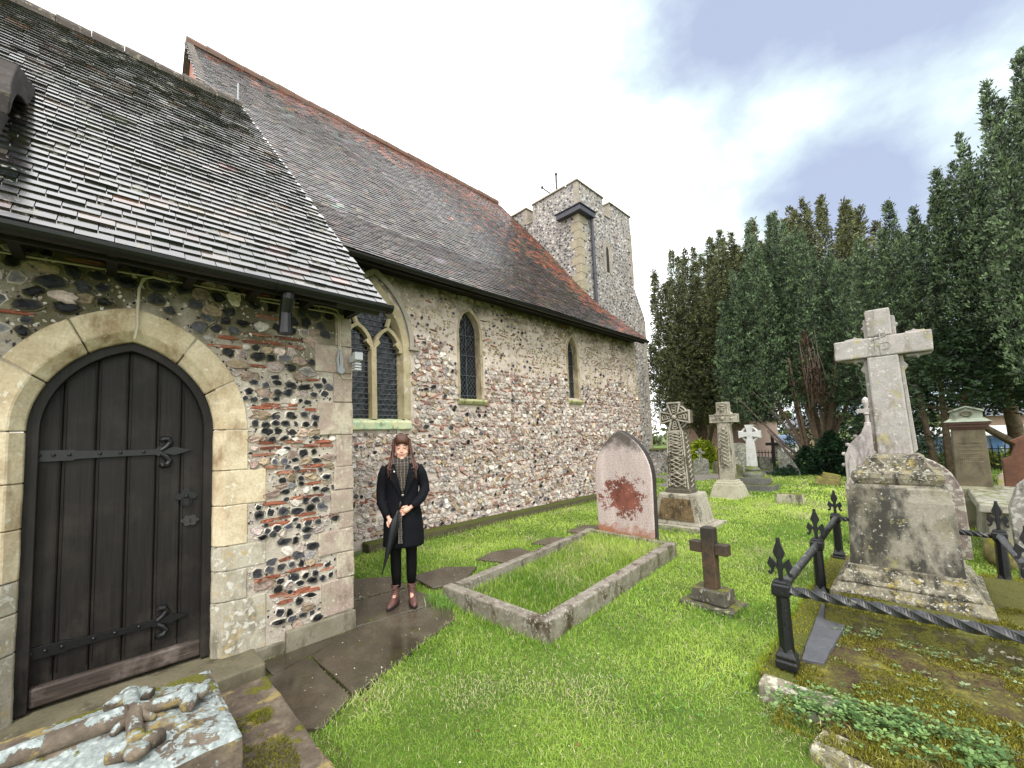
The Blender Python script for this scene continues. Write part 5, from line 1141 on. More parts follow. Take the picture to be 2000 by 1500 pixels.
# moss tufts and little plants
def tufts(x, y, z, h, w, seed, c0, c1, lean=0.9):
    V, c = blades(x, y, z, h, w, seed, lean=lean); r = np.random.default_rng(seed + 5); t = r.random((len(x), 1, 1)); cc = np.array(C(c0)) * (1 - t) + np.array(C(c1)) * t
    return V, np.broadcast_to(cc, (len(x), 5, 3)) * r.uniform(0.6, 1.3, (len(x), 1, 1))
def tuft_obj(name, parts_, label, cat):
    V = np.concatenate([p[0] for p in parts_]); Cc = np.concatenate([p[1] for p in parts_]); b = (np.arange(len(V)) * 5)[:, None]
    return tag(npmesh(name, V.reshape(-1, 3), [b + np.array([[0, 1, 2, 3]]), b + np.array([[3, 2, 4]])], BLADE, None, Cc.reshape(-1, 3)), label, cat, kind='stuff')
x, y = scatter(2.62, 4.15, -1.2, 0.66, 30000, 51); k = (vnoise(x, y, 5, 7) + 0.45 * vnoise(x, y, 17, 3)) > 0.60; x, y = x[k], y[k]
P1 = tufts(x, y, np.full_like(x, 0.083), 0.019, 0.004, 52, '#3b3a10', '#a3a038')
x, y = scatter(4.2, 5.0, -0.6, 0.68, 26000, 91); k = (vnoise(x, y, 7, 7) + 0.3 * vnoise(x, y, 17, 3)) > 0.55; x, y = x[k], y[k]
P5 = tufts(x, y, np.full_like(x, 0.238), 0.015, 0.005, 92, '#3f3d10', '#8f8c2e')
x, y = scatter(4.0, 6.6, -1.35, -0.28, 22000, 93); P6 = tufts(x, y, np.full_like(x, 0.088), 0.018, 0.007, 94, '#5a5a18', '#a9a83c')
x, y = scatter(3.1, 4.25, -0.9, 0.6, 1500, 53); k = x > 3.55 + 0.35 * vnoise(x, y, 3, 5); x, y = x[k], y[k]
P2 = tufts(x, y, np.full_like(x, 0.088), 0.02, 0.004, 54, '#3d2018', '#6e4432', 2.0)
x, y = scatter(2.45, 3.0, -0.7, 0.48, 2600, 55); P3 = tufts(x, y, np.full_like(x, 0.078), 0.035, 0.004, 56, '#8a8440', '#b5ad6a', 1.2)
x, y = scatter(3.06, 6.6, 0.70, 0.87, 5500, 57); P4 = tufts(x, y, np.full_like(x, 0.092), 0.014, 0.005, 58, '#6b6a14', '#b0ab22')
tuft_obj('moss_growth', [P1, P2, P3, P4, P5, P6], 'yellow-green moss and fallen brown needles over the railed plot', 'moss')
def leaflets(x, y, z, s, seed, c0, c1, trio=3):
    r = np.random.default_rng(seed); K = len(x); V = []; Cc = []
    a0 = r.uniform(0, 2 * np.pi, K); tl = r.uniform(0.1, 0.7, K); cc = np.array(C(c0)) + (np.array(C(c1)) - np.array(C(c0))) * r.random((K, 1)); S2 = s * r.uniform(0.6, 1.25, K)
    for t in range(trio):
        a = a0 + t * 2 * np.pi / trio * 0.85; d = np.stack([np.cos(a), np.sin(a), tl - 0.15], -1); n = np.stack([-np.sin(a), np.cos(a), r.normal(0, 0.25, K)], -1)
        b = np.stack([x, y, z], -1); L_ = S2[:, None]
        pts = [b + d * 0.1 * L_, b + d * 0.55 * L_ + n * 0.36 * L_, b + d * 1.0 * L_ + n * 0.2 * L_, b + d * 1.05 * L_ - n * 0.2 * L_, b + d * 0.55 * L_ - n * 0.36 * L_]
        V.append(np.stack(pts, 1)); Cc.append(np.repeat(cc[:, None] * r.uniform(0.8, 1.15, (K, 1, 1)), 5, 1))
    return np.concatenate(V), np.concatenate(Cc)
LEAF = BLADE
def leaf_obj(name, parts_, label, cat):
    V = np.concatenate([p[0] for p in parts_]); Cc = np.concatenate([p[1] for p in parts_]); b = (np.arange(len(V)) * 5)[:, None]
    return tag(npmesh(name, V.reshape(-1, 3), b + np.arange(5)[None], LEAF, None, Cc.reshape(-1, 3)), label, cat, kind='stuff')
def band(pts, n, sp, seed, zr): x, y = edge_pts(pts, n, seed, sp); r = np.random.default_rng(seed); return x, y, r.uniform(*zr, len(x))
x, y, z = band([(2.92, 0.66), (2.96, 0.35), (3.0, 0.05), (2.95, -0.5)], 1150, 0.10, 61, (0.075, 0.14)); k = vnoise(x, y, 9, 77) > 0.26; x, y, z = x[k], y[k], z[k]; q1 = leaflets(x, y, z, 0.021, 62, '#2f5426', '#8dac6a')
x, y, z = band([(4.14, 0.62), (4.1, 0.3), (4.1, -0.6)], 380, 0.05, 63, (0.085, 0.15)); k = vnoise(x, y, 12, 78) > 0.42; x, y, z = x[k], y[k], z[k]; q2 = leaflets(x, y, z, 0.015, 64, '#3f5a30', '#8f9f74')
x, y, z = band([(3.4, 0.4), (3.5, -0.6)], 160, 0.3, 65, (0.09, 0.11)); q3 = leaflets(x, y, z, 0.018, 66, '#4d6a3c', '#a3b58c')
leaf_obj('creeping_plant', [q1, q2, q3], 'low green creeping plant with small three-part leaves along the kerb', 'ground cover')

# weeds, clover and daisies in the lawn; petals and dead leaves on lawn and flags
def lawn_patch(n, seed, thr, sc_):
    r = np.random.default_rng(seed); x = r.uniform(0.9, 9, n); y = r.uniform(-3.5, 5.6, n); k = (vnoise(x, y, sc_, seed) > thr)
    for P in MASK + [GK, ENC]: k &= ~inpoly(x, y, P)
    return x[k], y[k], r.uniform(0.018, 0.034, k.sum())
x, y, z = lawn_patch(12000, 101, 0.70, 1.4); w1 = leaflets(x, y, z, 0.011, 102, '#2f6a2c', '#74a552')
x, y, z = lawn_patch(2200, 103, 0.5, 0.8); w2 = leaflets(x, y, z, 0.03, 104, '#3d7a2c', '#8ab85c', trio=4)
leaf_obj('lawn_weeds', [w1], 'clover and small broad-leaved weeds scattered through the lawn', 'weeds')
r_ = np.random.default_rng(7); x = r_.uniform(1.0, 3.4, 150); y = r_.uniform(2.6, 4.6, 150); k = np.zeros(150, bool)
for P in SLABS: k |= inpoly(x, y, P)
x, y = x[k], y[k]; p1 = leaflets(x, y, np.full_like(x, 0.028), 0.011, 8, '#b9b69c', '#d8d4c0', trio=1)
x = r_.uniform(1.0, 7, 260); y = r_.uniform(-1.5, 5.5, 260); p2 = leaflets(x, y, np.full_like(x, 0.032), 0.02, 9, '#5a3d24', '#8f6a42', trio=1)
x = r_.uniform(1.2, 6, 120); y = r_.uniform(0.8, 5.2, 120); p3 = leaflets(x, y, np.full_like(x, 0.036), 0.011, 10, '#d6d4c8', '#eeeade', trio=1)
leaf_obj('fallen_leaves', [p1, p2, p3], 'pale petals and dead brown leaves fallen on the flagstones and grass', 'fallen leaves')
# ------------------------------------------------------------------ ledger tomb in the foreground
def m_ledger(name, amt):
    k = NT(name); n = k.noise(6, 6, 0.7); f = k.noise(55, 5, 0.75); up = k.up()
    c = k.ramp(n, [(0.3, C('#3a322a')), (0.5, C('#5f5346')), (0.7, C('#857a68'))]); c = k.mix(0.5, c, k.ramp(f, [(0.3, 0.6), (0.7, 1.35)]), 'MULTIPLY')
    y = k.noise(5, 5, 0.7, vec=k.map(loc=(3, 9, 4))); c = k.mix(k.ramp(y, [(0.54, 0.0), (0.6, 0.8)]), c, C('#94844f'))
    big = k.noise(3.3, 4, 0.6, vec=k.map(loc=(8.3, 0.7, 1))); rim = k.vor(22, out='Distance'); xx_ = k.xyz()[0]; q = k.math('ADD', k.math('ADD', k.math('ADD', big, k.math('MULTIPLY', k.math('MINIMUM', k.math('MAXIMUM', xx_, -0.6), 0.9), 0.07)), k.math('MULTIPLY', up, 0.22)), k.math('SUBTRACT', k.math('MULTIPLY', k.noise(24, 5, 0.75, dist=1.0), 0.55), k.math('MULTIPLY', rim, 0.16)))
    lk = k.ramp(q, [(amt, 0.0), (amt + 0.02, 1.0)]); lc = k.mix(k.ramp(k.vor(34, out='Distance'), [(0.1, 0.0), (0.5, 1.0)]), C('#b3bcb8'), C('#8f9896')); lc = k.mix(0.85, lc, k.ramp(k.noise(42, 6, 0.8), [(0.34, 0.45), (0.6, 1.1)]), 'MULTIPLY')
    c = k.mix(lk, c, lc)
    ms = k.math('ADD', k.math('MULTIPLY', k.noise(4.2, 6, 0.7, vec=k.map(loc=(1, 1, 8))), 1.0), k.math('MULTIPLY', up, 0.12)); mk = k.ramp(ms, [(0.68, 0.0), (0.71, 1.0)])
    c = k.mix(mk, c, k.mix(k.noise(80, 3, 0.6), C('#2f3209'), C('#7d7a1c')))
    h = k.math('ADD', k.math('ADD', f, k.math('MULTIPLY', lk, 0.7)), k.math('MULTIPLY', k.math('MULTIPLY', mk, k.noise(110, 2, 0.5)), 2.5))
    return k.fin(c, 0.8, k.bump(h, 0.7, 0.006))
LED = m_ledger('lichened_ledger', 0.86); LED2 = m_ledger('lichened_slab', 1.03)
lt = thing('ledger_tomb', (-0.2, 2.4, 0), 'low coped tomb crusted with white lichen, a cross carved in relief on its lid', 'tomb')
m = MB(); m.box(-2.5, 0.865, 1.2, 3.13, -0.05, 0.085); m.build('base_slab', LED2, lt, bevel=0.018, rough=0.05, disp=0.007, dscale=6)
m = MB(); y0, y1, xe, zr = 2.07, 2.78, 0.475, 0.395
m.loft([[(-2.4, y0, 0.08), (xe, y0, 0.08), (xe, y1, 0.08), (-2.4, y1, 0.08)], [(-2.4, y0, zr), (xe, y0, zr), (xe, y1, zr), (-2.4, y1, zr)], [(-2.3, y0 + 0.02, zr + 0.012), (xe - 0.02, y0 + 0.02, zr + 0.012), (xe - 0.02, y1 - 0.02, zr + 0.012), (-2.3, y1 - 0.02, zr + 0.012)], [(-2.2, 2.42, zr + 0.055), (xe - 0.28, 2.42, zr + 0.055), (xe - 0.28, 2.44, zr + 0.055), (-2.2, 2.44, zr + 0.055)]])
m.build('coped_lid', LED, lt, bevel=0.01, rough=0.035, disp=0.006, dscale=9)
m = MB(); zc = zr + 0.084; cx_, cy_ = 0.135, 2.44
def limb(p, q, r): m.tube([(p[0] + (q[0] - p[0]) * t, p[1] + (q[1] - p[1]) * t, p[2] + (q[2] - p[2]) * t) for t in (0, .25, .5, .75, 1)], r, 10)
limb((cx_ - 0.02, cy_, zc), (-2.0, cy_, zc - 0.004), [0.044, 0.031, 0.029, 0.029, 0.031]); limb((cx_, cy_, zc), (cx_ + 0.20, cy_, zc - 0.012), [0.044, 0.03, 0.028, 0.031, 0.036])
limb((cx_, cy_, zc), (cx_, cy_ + 0.22, zc - 0.022), [0.044, 0.031, 0.029, 0.032, 0.038]); limb((cx_, cy_, zc), (cx_, cy_ - 0.22, zc - 0.022), [0.044, 0.031, 0.029, 0.032, 0.038])
for ex, ey, dx_, dy_, dz in ((cx_ + 0.20, cy_, 1, 0, -0.014), (cx_, cy_ + 0.22, 0, 1, -0.028), (cx_, cy_ - 0.22, 0, -1, -0.028)):
    m.ball((ex + dx_ * 0.04, ey + dy_ * 0.04, zc + dz), (0.044, 0.044, 0.030), 12, 8)
    for s in (-1, 1):
        px_, py_ = -dy_ * s, dx_ * s
        m.tube([(ex - dx_ * 0.03, ey - dy_ * 0.03, zc + dz), (ex - dx_ * 0.0 + px_ * 0.05, ey - dy_ * 0.0 + py_ * 0.05, zc + dz - 0.004), (ex - dx_ * 0.02 + px_ * 0.08, ey - dy_ * 0.02 + py_ * 0.08, zc + dz - 0.010)], [0.028, 0.035, 0.029], 10)
for a in range(4):
    t = math.pi / 4 + a * math.pi / 2; m.tube([(cx_, cy_, zc - 0.004), (cx_ + 0.10 * math.cos(t), cy_ + 0.10 * math.sin(t), zc - 0.022)], [0.035, 0.012], 8)
m.build('relief_cross', LED, lt, smooth=True, rough=0.03, disp=0.0025, dscale=14)
# moss lying on the slab beside the lid and along the lid
def mossbit(x0, x1, y0, y1, z, dens, sd_, thr): 
    x, y = scatter(x0, x1, y0, y1, dens, sd_); k = (vnoise(x, y, 9, sd_) * 0.7 + vnoise(x, y, 30, 3) * 0.3) > thr; x, y = x[k], y[k]; return tufts(x, y, np.full_like(x, z), 0.013, 0.003, sd_, '#454a10', '#8f8d26')
tuft_obj('moss_cushion', [mossbit(0.54, 0.76, 1.75, 2.74, 0.088, 30000, 71, 0.36), mossbit(0.0, 0.4, 2.0, 2.05, 0.088, 20000, 72, 0.3)], 'moss cushion on the slab at the right of the lichened tomb lid', 'moss')

# ================================================================== PERSON
PS = thing('person', (2.26, 3.64, 0.018), 'smiling woman with eyes closed in a long black coat holding a folded umbrella', 'person')
PR = R3(-31.5); PS.rotation_euler = (0, 0, PR)
SKIN = plain('skin', '#dba892', 0.5, 0.06, 30, 0.1); SKIN.node_tree.nodes['Principled BSDF'].inputs['Subsurface Weight'].default_value = 0.08
COAT = plain('black_wool', '#0b0c12', 0.85, 0.35, 60, 0.4, spec=0.2); TIGHT = plain('black_tights', '#060607', 0.8, 0.2, spec=0.2)
def m_hair():
    k = NT('brown_hair'); n = k.noise(14, 4, 0.7, vec=k.map(scale=(5, 5, 0.6))); return k.fin(k.ramp(n, [(0.3, C('#24130e')), (0.7, C('#633c2a'))]), 0.5, k.bump(n, 0.5, 0.004))
HAIR = m_hair()
def m_scarf():
    k = NT('grey_check_scarf'); x, y, z = k.xyz(); wv = k.math('MULTIPLY', k.noise(20, 3, 0.6), 0.03); a = k.math('FRACT', k.math('MULTIPLY', k.math('ADD', z, wv), 38)); b = k.math('FRACT', k.math('MULTIPLY', k.math('ADD', x, wv), 30)); c = k.mix(k.math('LESS_THAN', a, 0.3), C('#463f39'), C('#171412')); c = k.mix(k.math('LESS_THAN', b, 0.16), c, C('#736b62'))
    n = k.noise(50, 3, 0.6); return k.fin(c, 0.9, k.bump(n, 0.5, 0.003))
SCARF = m_scarf(); BOOT = stone('pink_brown_leather', ['#3a2522', '#5c3e38', '#765650'], 14, 0.4, 0.45)
def pbuild(mb, name, mat, **k):      # person parts are modelled about the figure's own foot point
    o = mb.build(name, mat, None, **k); o.parent = PS; return o
def skin_mesh(verts, edges, sub=2):
    me = bpy.data.meshes.new('tmp'); me.from_pydata([v[:3] for v in verts], edges, []); o = bpy.data.objects.new('tmp', me); COL.objects.link(o)
    s = o.modifiers.new('s', 'SKIN'); 
    if not me.skin_vertices: 
        bpy.context.view_layer.objects.active = o
    for i, v in enumerate(verts): me.skin_vertices[0].data[i].radius = (v[3], v[3] * (v[4] if len(v) > 4 else 1)); me.skin_vertices[0].data[i].use_root = i == 0
    b = o.modifiers.new('b', 'SUBSURF'); b.levels = sub
    ev = o.evaluated_get(bpy.context.evaluated_depsgraph_get()); m2 = ev.to_mesh(); vs = [tuple(v.co) for v in m2.vertices]; fs = [tuple(p.vertices) for p in m2.polygons]; ev.to_mesh_clear()
    bpy.data.objects.remove(o); bpy.data.meshes.remove(me); return vs, fs
BV = [(0, 0, .90, .12, .8), (0, 0, 1.05, .10, .8), (0, 0, 1.25, .12, .8), (0, .01, 1.385, .05), (0, 0, 1.47, .045),
      (-.15, 0, 1.345, .035), (-.205, .012, 1.10, .024), (-.145, -.125, .885, .021), (-.12, -.155, .835, .028, .6),
      (.15, 0, 1.345, .035), (.222, 0, 1.12, .024), (.085, -.15, .965, .021), (.035, -.172, .94, .028, .6),
      (-.08, 0, .84, .07), (-.078, -.01, .50, .036), (-.085, .02, .13, .024), (-.112, -.07, .05, .02),
      (.075, 0, .84, .07), (.078, -.01, .50, .036), (.073, .02, .13, .024), (.075, -.08, .05, .02)]
BE = [(0, 1), (1, 2), (2, 3), (3, 4), (2, 5), (5, 6), (6, 7), (7, 8), (2, 9), (9, 10), (10, 11), (11, 12), (0, 13), (13, 14), (14, 15), (15, 16), (0, 17), (17, 18), (18, 19), (19, 20)]
vs, fs = skin_mesh(BV, BE); m = MB(); m.add(vs, fs)
HR = [(1.418, .018, -.062, -.02), (1.428, .036, -.082, -.0), (1.45, .050, -.092, .02), (1.48, .060, -.095, .045), (1.51, .066, -.094, .07), (1.54, .069, -.090, .085), (1.565, .071, -.090, .09), (1.60, .071, -.088, .09), (1.635, .060, -.070, .08), (1.66, .04, -.045, .055), (1.672, .015, -.01, .02)]
def hring(z, hw, yf, yb, g=1.0, n=20):
    cy = (yf + yb) / 2; hy = (yb - yf) / 2; return [(hw * g * math.sin(t), cy - hy * g * math.cos(t), z) for t in [2 * math.pi * i / n for i in range(n)]]
m.loft([hring(*q) for q in HR]); m.loft([[(0.004 * a, -.092 - 0.0, 1.55), (0.0, -.098, 1.55), (-0.004 * a, -.092, 1.55)] for a in (1,)] + [[(0.016, -.088, 1.502), (0, -.116, 1.508), (-0.016, -.088, 1.502)]])
m.ball((0, -.104, 1.508), (.013, .014, .011)); 
for s in (-1, 1): m.ball((s * .03, -.083, 1.545), (.015, .011, .009)); m.ball((s * .036, -.070, 1.497), (.020, .018, .018)); m.ball((s * .008, -.098, 1.502), (.008, .008, .007)); m.ball((s * .068, .01, 1.535), (.008, .014, .022))
m.ball((0, -.088, 1.436), (.022, .016, .016))
def hand(wx, wy, wz, dx, dy, dz, side):
    d = Vector((dx, dy, dz)).normalized(); sd2 = Vector((0, 1, 0)).cross(d).normalized(); base = Vector((wx, wy, wz))
    m.tube([base - d * 0.02, base + d * 0.02, base + d * 0.045], [.022, .030, .026], 10, flat=1.0)
    for i in range(4):
        o_ = sd2 * (i - 1.5) * 0.0165; L_ = (.062, .072, .068, .055)[i]; b = base + d * 0.04 + o_
        m.tube([b, b + d * L_ * .45 + Vector((0, -.006, 0)), b + d * L_ * .8 + Vector((0, .004, -.006)), b + d * L_ + Vector((0, .014, -.012))], [.0088, .0082, .0074, .0055], 8)
    b = base + sd2 * side * 0.026; m.tube([b - d * .01, b + d * .025 + sd2 * side * .014 + Vector((0, -.008, 0)), b + d * .052 + sd2 * side * .010 + Vector((0, -.01, 0))], [.011, .0095, .007], 8)
hand(-.122, -.152, .842, .45, -.12, -.85, 1); hand(.045, -.168, .948, -.9, -.1, -.42, 1)
pbuild(m, 'body', SKIN, smooth=True)
m = MB()
LASH = plain('dark_lashes', '#2a1712', 0.7)
for s in (-1, 1):
    m = MB(); m.tube([(s * .015, -.0935, 1.545), (s * .03, -.0965, 1.5405), (s * .046, -.086, 1.545)], .0026, 5); pbuild(m, 'eyelashes', LASH); m = MB(); m.tube([(s * .014, -.096, 1.562), (s * .03, -.096, 1.568), (s * .05, -.082, 1.562)], .0028, 5); pbuild(m, 'eyebrow', LASH)
m = MB(); m.tube([(-.030, -.087, 1.482), (-.016, -.097, 1.474), (0, -.100, 1.472), (.016, -.097, 1.474), (.030, -.087, 1.482)], [.002, .0045, .005, .0045, .002], 6); pbuild(m, 'lips', plain('lips', '#8f4740', 0.45))
# hair
m = MB(); cap = [(1.50, .074, -.02, .10), (1.54, .080, -.03, .105), (1.575, .082, -.045, .107), (1.61, .080, -.088, .106), (1.64, .070, -.084, .095), (1.668, .050, -.06, .072), (1.688, .022, -.03, .04)]
m.loft([hring(*q) for q in cap]); r = random.Random(3)
for i in range(15):     # fringe
    t = -1 + 2 * i / 14; m.tube([(t * .012 - .005, -.02, 1.688), (t * .034, -.076, 1.665), (t * .050, -.098 + .03 * t * t, 1.62), (t * .060 + r.gauss(0, .002), -.101 + .034 * t * t, 1.588 - .02 * abs(t))], [.008, .0105, .010, .005], 6)
for s in (-1, 1):
    for i in range(19):
        a = (i % 15) / 14; y = -.062 + .11 * a; zend = 1.26 + r.uniform(-.04, .08) + .02 * a; ox = .008 * r.gauss(0, 1)
        y += .03; m.tube([(s * .03, y * .5, 1.675), (s * .078, y, 1.62), (s * .088, y, 1.53), (s * (.098 + ox), y - .012, 1.43), (s * (.118 + ox * 2.5), y * .6 - .070, 1.35), (s * (.112 + .032 * math.sin(i * 2.1)), -.135 + .03 * a, zend)], [.011, .013, .014, .013, .011, .004], 6)
pbuild(m, 'hair', HAIR, smooth=True)
# scarf
m = MB()
for z, rx, ry, rr in ((1.41, .084, .076, .033), (1.438, .078, .072, .027), (1.372, .092, .088, .032), (1.34, .085, .09, .024)): m.tube([(rx * math.cos(t), -.012 + ry * math.sin(t), z + .014 * math.sin(t + z * 40) + .012 * math.sin(t)) for t in [2 * math.pi * i / 24 for i in range(25)]], rr, 8, caps=False)
m.loft([[(-hw, -.128 - .004, z), (-hw * .5, -.145, z), (0, -.15 + .004 * math.sin(z * 90), z), (hw * .5, -.145, z), (hw, -.132, z), (hw, -.10, z), (-hw, -.10, z)] for z, hw in [(1.40, .07), (1.36, .068), (1.32, .062), (1.28, .054), (1.24, .045), (1.20, .036), (1.15, .024), (1.10, .012)]])
pbuild(m, 'scarf', SCARF, smooth=True)
m = MB(); m.loft([[(-.03 + a, -.188, z), (-.03 - a, -.188, z), (-.03 - a, -.176, z), (-.03 + a, -.176, z)] for z, a in [(.93, .016), (.86, .019), (.80, .015), (.74, .019), (.68, .016), (.63, .02)]]); pbuild(m, 'scarf_tail', SCARF)
# coat
def er(z, hx, hy, cy=0.0, n=28, ph=0.0): return [((hx + .006 * math.sin(5 * t + z * 9)) * math.sin(t), cy - (hy + .006 * math.sin(4 * t + z * 7)) * math.cos(t), z) for t in [2 * math.pi * i / n for i in range(n)]]
m = MB(); m.loft([er(.575, .205, .160), er(.62, .205, .160), er(.75, .198, .154), er(.90, .186, .144), er(1.0, .170, .132), er(1.08, .162, .125), er(1.18, .168, .128), er(1.28, .185, .125), er(1.335, .192, .110), er(1.375, .165, .09), er(1.395, .11, .075)], caps=True)
pbuild(m, 'coat', COAT, smooth=True, rough=0.035, disp=0.005, dscale=9)
m = MB()
m.tube([(-.150, .0, 1.345), (-.182, .01, 1.27), (-.202, .015, 1.16), (-.208, .012, 1.09), (-.205, -.05, 1.0), (-.165, -.105, .92), (-.150, -.122, .885)], [.058, .060, .055, .052, .048, .043, .044], 12)
m.tube([(.150, .0, 1.345), (.19, .008, 1.27), (.216, .01, 1.18), (.222, -.01, 1.115), (.185, -.09, 1.045), (.12, -.14, .99), (.092, -.152, .97)], [.058, .060, .055, .052, .048, .043, .044], 12)
for s, pts in ((-1, [(-.206, .0, 1.07), (-.205, -.05, 1.0), (-.18, -.085, .955)]), (1, [(.225, -.03, 1.10), (.19, -.085, 1.05), (.15, -.12, 1.01)])):
    for p in pts: m.ball(p, (.052, .05, .014), 10, 6)
pbuild(m, 'sleeves', COAT, smooth=True)
m = MB()
for s in (-1, 1):
    m.loft([[(s * .012, -.150, 1.07), (s * .03, -.150, 1.08), (s * .03, -.140, 1.08)], [(s * .04, -.160, 1.20), (s * .105, -.142, 1.22), (s * .10, -.12, 1.22)], [(s * .058, -.148, 1.30), (s * .125, -.128, 1.30), (s * .11, -.10, 1.30)], [(s * .062, -.115, 1.385), (s * .105, -.095, 1.375), (s * .09, -.07, 1.38)], [(s * .065, -.03, 1.425), (s * .095, -.03, 1.40), (s * .09, -.0, 1.41)]])
m.box(-.003, .003, -.168, -.13, .60, 1.07); pbuild(m, 'lapels', COAT, bevel=0.003)
HORN = plain('horn_button', '#8f8578', 0.3)
for p in ((0.0, -.160, 1.085), (.005, -.168, .935)): m = MB(); m.ball(p, (.012, .006, .011)); pbuild(m, 'coat_button', HORN)
m = MB(); m.ball((-.077, -.156, 1.315), (.008, .005, .009)); pbuild(m, 'lapel_pin', plain('white_pin', '#d9d9d4', 0.3))
m = MB()
for s in (-1, 1): m.tube([(s * .075, .0, .70), (s * .077, -.008, .6), (s * .078, -.012, .50), (s * .077, .01, .40), (s * .076, .022, .31), (s * .072, .02, .16)], [.078, .068, .054, .054, .052, .040], 14)
pbuild(m, 'tights', TIGHT, smooth=True)
def boot(cx, rz):
    T = Matrix.Translation((cx, 0.02, 0)) @ Matrix.Rotation(rz, 4, 'Z'); m = MB()
    m.loft([[(hw * math.sin(t), cy - hy * math.cos(t), z) for t in [2 * math.pi * i / 16 for i in range(16)]] for z, hw, hy, cy in ((.012, .036, .125, -.065), (.03, .040, .130, -.068), (.05, .038, .120, -.060), (.068, .034, .090, -.036), (.09, .034, .062, -.010), (.125, .036, .048, 0.0), (.165, .041, .050, 0.0), (.185, .043, .052, 0.0))], T=T)
    m.tube([(0.043 * math.sin(t), -.052 * math.cos(t), .186) for t in [2 * math.pi * i / 16 for i in range(17)]], .007, 6, caps=False, T=T); return m, T
for cx, rz in ((-.085, R3(-22)), (.075, R3(6))):
    m, T = boot(cx, rz); o = pbuild(m, 'boot', BOOT, smooth=True)
    q = MB(); q.loft([[(hw * math.sin(t), -.066 - hy * math.cos(t), z) for t in [2 * math.pi * i / 16 for i in range(16)]] for z, hw, hy in ((0, .041, .132), (.018, .042, .134))], T=T); s_ = q.build('sole', plain('dark_sole', '#1b1412', 0.7), None); s_.parent = o
    q = MB()
    for i in range(5): z = .085 + i * .022; yy = -.073 + .006 * i; q.tube([(-.02, yy + .004, z), (.02, yy, z + .012)], .0028, 5, T=T); q.tube([(.02, yy + .004, z), (-.02, yy, z + .012)], .0028, 5, T=T)
    q.ball((0.012, -.07, .17), (.012, .006, .006), T=T); s_ = q.build('laces', plain('brown_lace', '#6b4e48', 0.8), None); s_.parent = o
um = thing('umbrella', (2.26, 3.64, 0.018), 'folded black umbrella held point down in front of the coat', 'umbrella'); um.rotation_euler = (0, 0, PR)
m = MB(); ax0, ax1 = Vector((-.045, -.205, .95)), Vector((-.205, -.215, .36)); n = 14; rr = [.010, .014, .030, .036, .038, .036, .033, .029, .025, .02, .016, .012, .008, .005, .004]
rings = []
for i in range(n + 1):
    c = ax0.lerp(ax1, i / n); d = (ax1 - ax0).normalized(); a = Vector((0, 1, 0)); b = d.cross(a).normalized()
    rings.append([tuple(c + (a * math.cos(t) + b * math.sin(t)) * rr[i] * (1 + .22 * math.cos(6 * t + i * .35))) for t in [2 * math.pi * k / 24 for k in range(24)]])
m.loft(rings); o = m.build('canopy', plain('umbrella_nylon', '#0d0e14', 0.5, 0.3), None, smooth=True); o.parent = um
m = MB(); m.tube([(-.02, -.20, 1.03), (-.03, -.203, .99), (-.047, -.205, .94)], [.013, .012, .008], 8); o = m.build('handle', BLACKP, None, smooth=True); o.parent = um

# ================================================================== OTHER STONES
GRST = stone('old_grey_headstone', ['#5f5f58', '#7a7a70', '#8f8d80'], 5, 0.4, 0.85, dark='#45443a', dark_amt=0.56, lichen='#a8a898', lichen_amt=0.58)
GRN = stone('greened_headstone', ['#4d4f38', '#66684a', '#7a7a5c'], 5, 0.4, 0.85, dark='#3d3d2a', dark_amt=0.56)
PALE = stone('pale_pinnacled_stone', ['#8f8986', '#a8a19e', '#bbb3b0'], 4, 0.35, 0.8, dark='#6e6765', dark_amt=0.56, dark_scale=4)
REDST = stone('red_sandstone', ['#452c20', '#5c3b2a', '#704a34'], 5, 0.3, 0.8, dark='#4a2f22', dark_amt=0.6)
def headstone(nm, lab, x, pts, th, mat, extra=None, lean=0.0, cat='headstone', grp=None):
    cy = sum(p[0] for p in pts) / len(pts); t = MB(); T = Matrix.Translation((x, cy, 0)) @ Matrix.Rotation(lean, 4, 'Y') @ Matrix.Translation((-x, -cy, 0))
    t.prism(pts, 'x', x, x + th, T=T)
    if extra: extra(t, T)
    return tag(t.build(nm, mat, None, bevel=0.01), lab, cat, grp)
def rnd_top(y0, y1, z, rise, n=8, z0=0.0):
    c, h = (y0 + y1) / 2, (y1 - y0) / 2; return [(y1, z0)] + [(c + h * math.cos(math.pi * i / n), z + rise * math.sin(math.pi * i / n)) for i in range(n + 1)] + [(y0, z0)]
headstone('headstone', 'small grey headstone topped by a little cross, before the bright bush', 17.0, rnd_top(5.68, 6.22, 0.45, 0.18), 0.12, GRST, lambda t, T: (t.box(17.0, 17.08, 5.91, 5.99, 0.6, 1.0, T=T), t.box(17.0, 17.08, 5.78, 6.12, 0.80, 0.88, T=T)))
headstone('headstone', 'low brown headstone between the bright bush and the carved cross', 17.6, rnd_top(5.42, 5.75, 0.35, 0.12), 0.12, GRN)
headstone('headstone', 'tall dark grey slab standing behind the plain white ringed cross', 16.0, rnd_top(4.12, 4.60, 1.08, 0.14, z0=-0.05), 0.12, GRST, lean=R3(3))
headstone('headstone', 'short pale round-topped stone at the foot of the tall grey slab', 15.4, rnd_top(4.12, 4.40, 0.42, 0.12), 0.10, GRN, lean=R3(-2))
headstone('headstone', 'thin upright brown slab just behind the second carved cross', 15.2, rnd_top(4.62, 4.78, 1.0, 0.05), 0.10, REDST)
headstone('headstone', 'wide low greenish stone between the white cross and the dark cross', 20.5, [(5.2, 0), (5.2, 0.52), (4.74, 0.5), (4.74, 0)], 0.14, GRN)
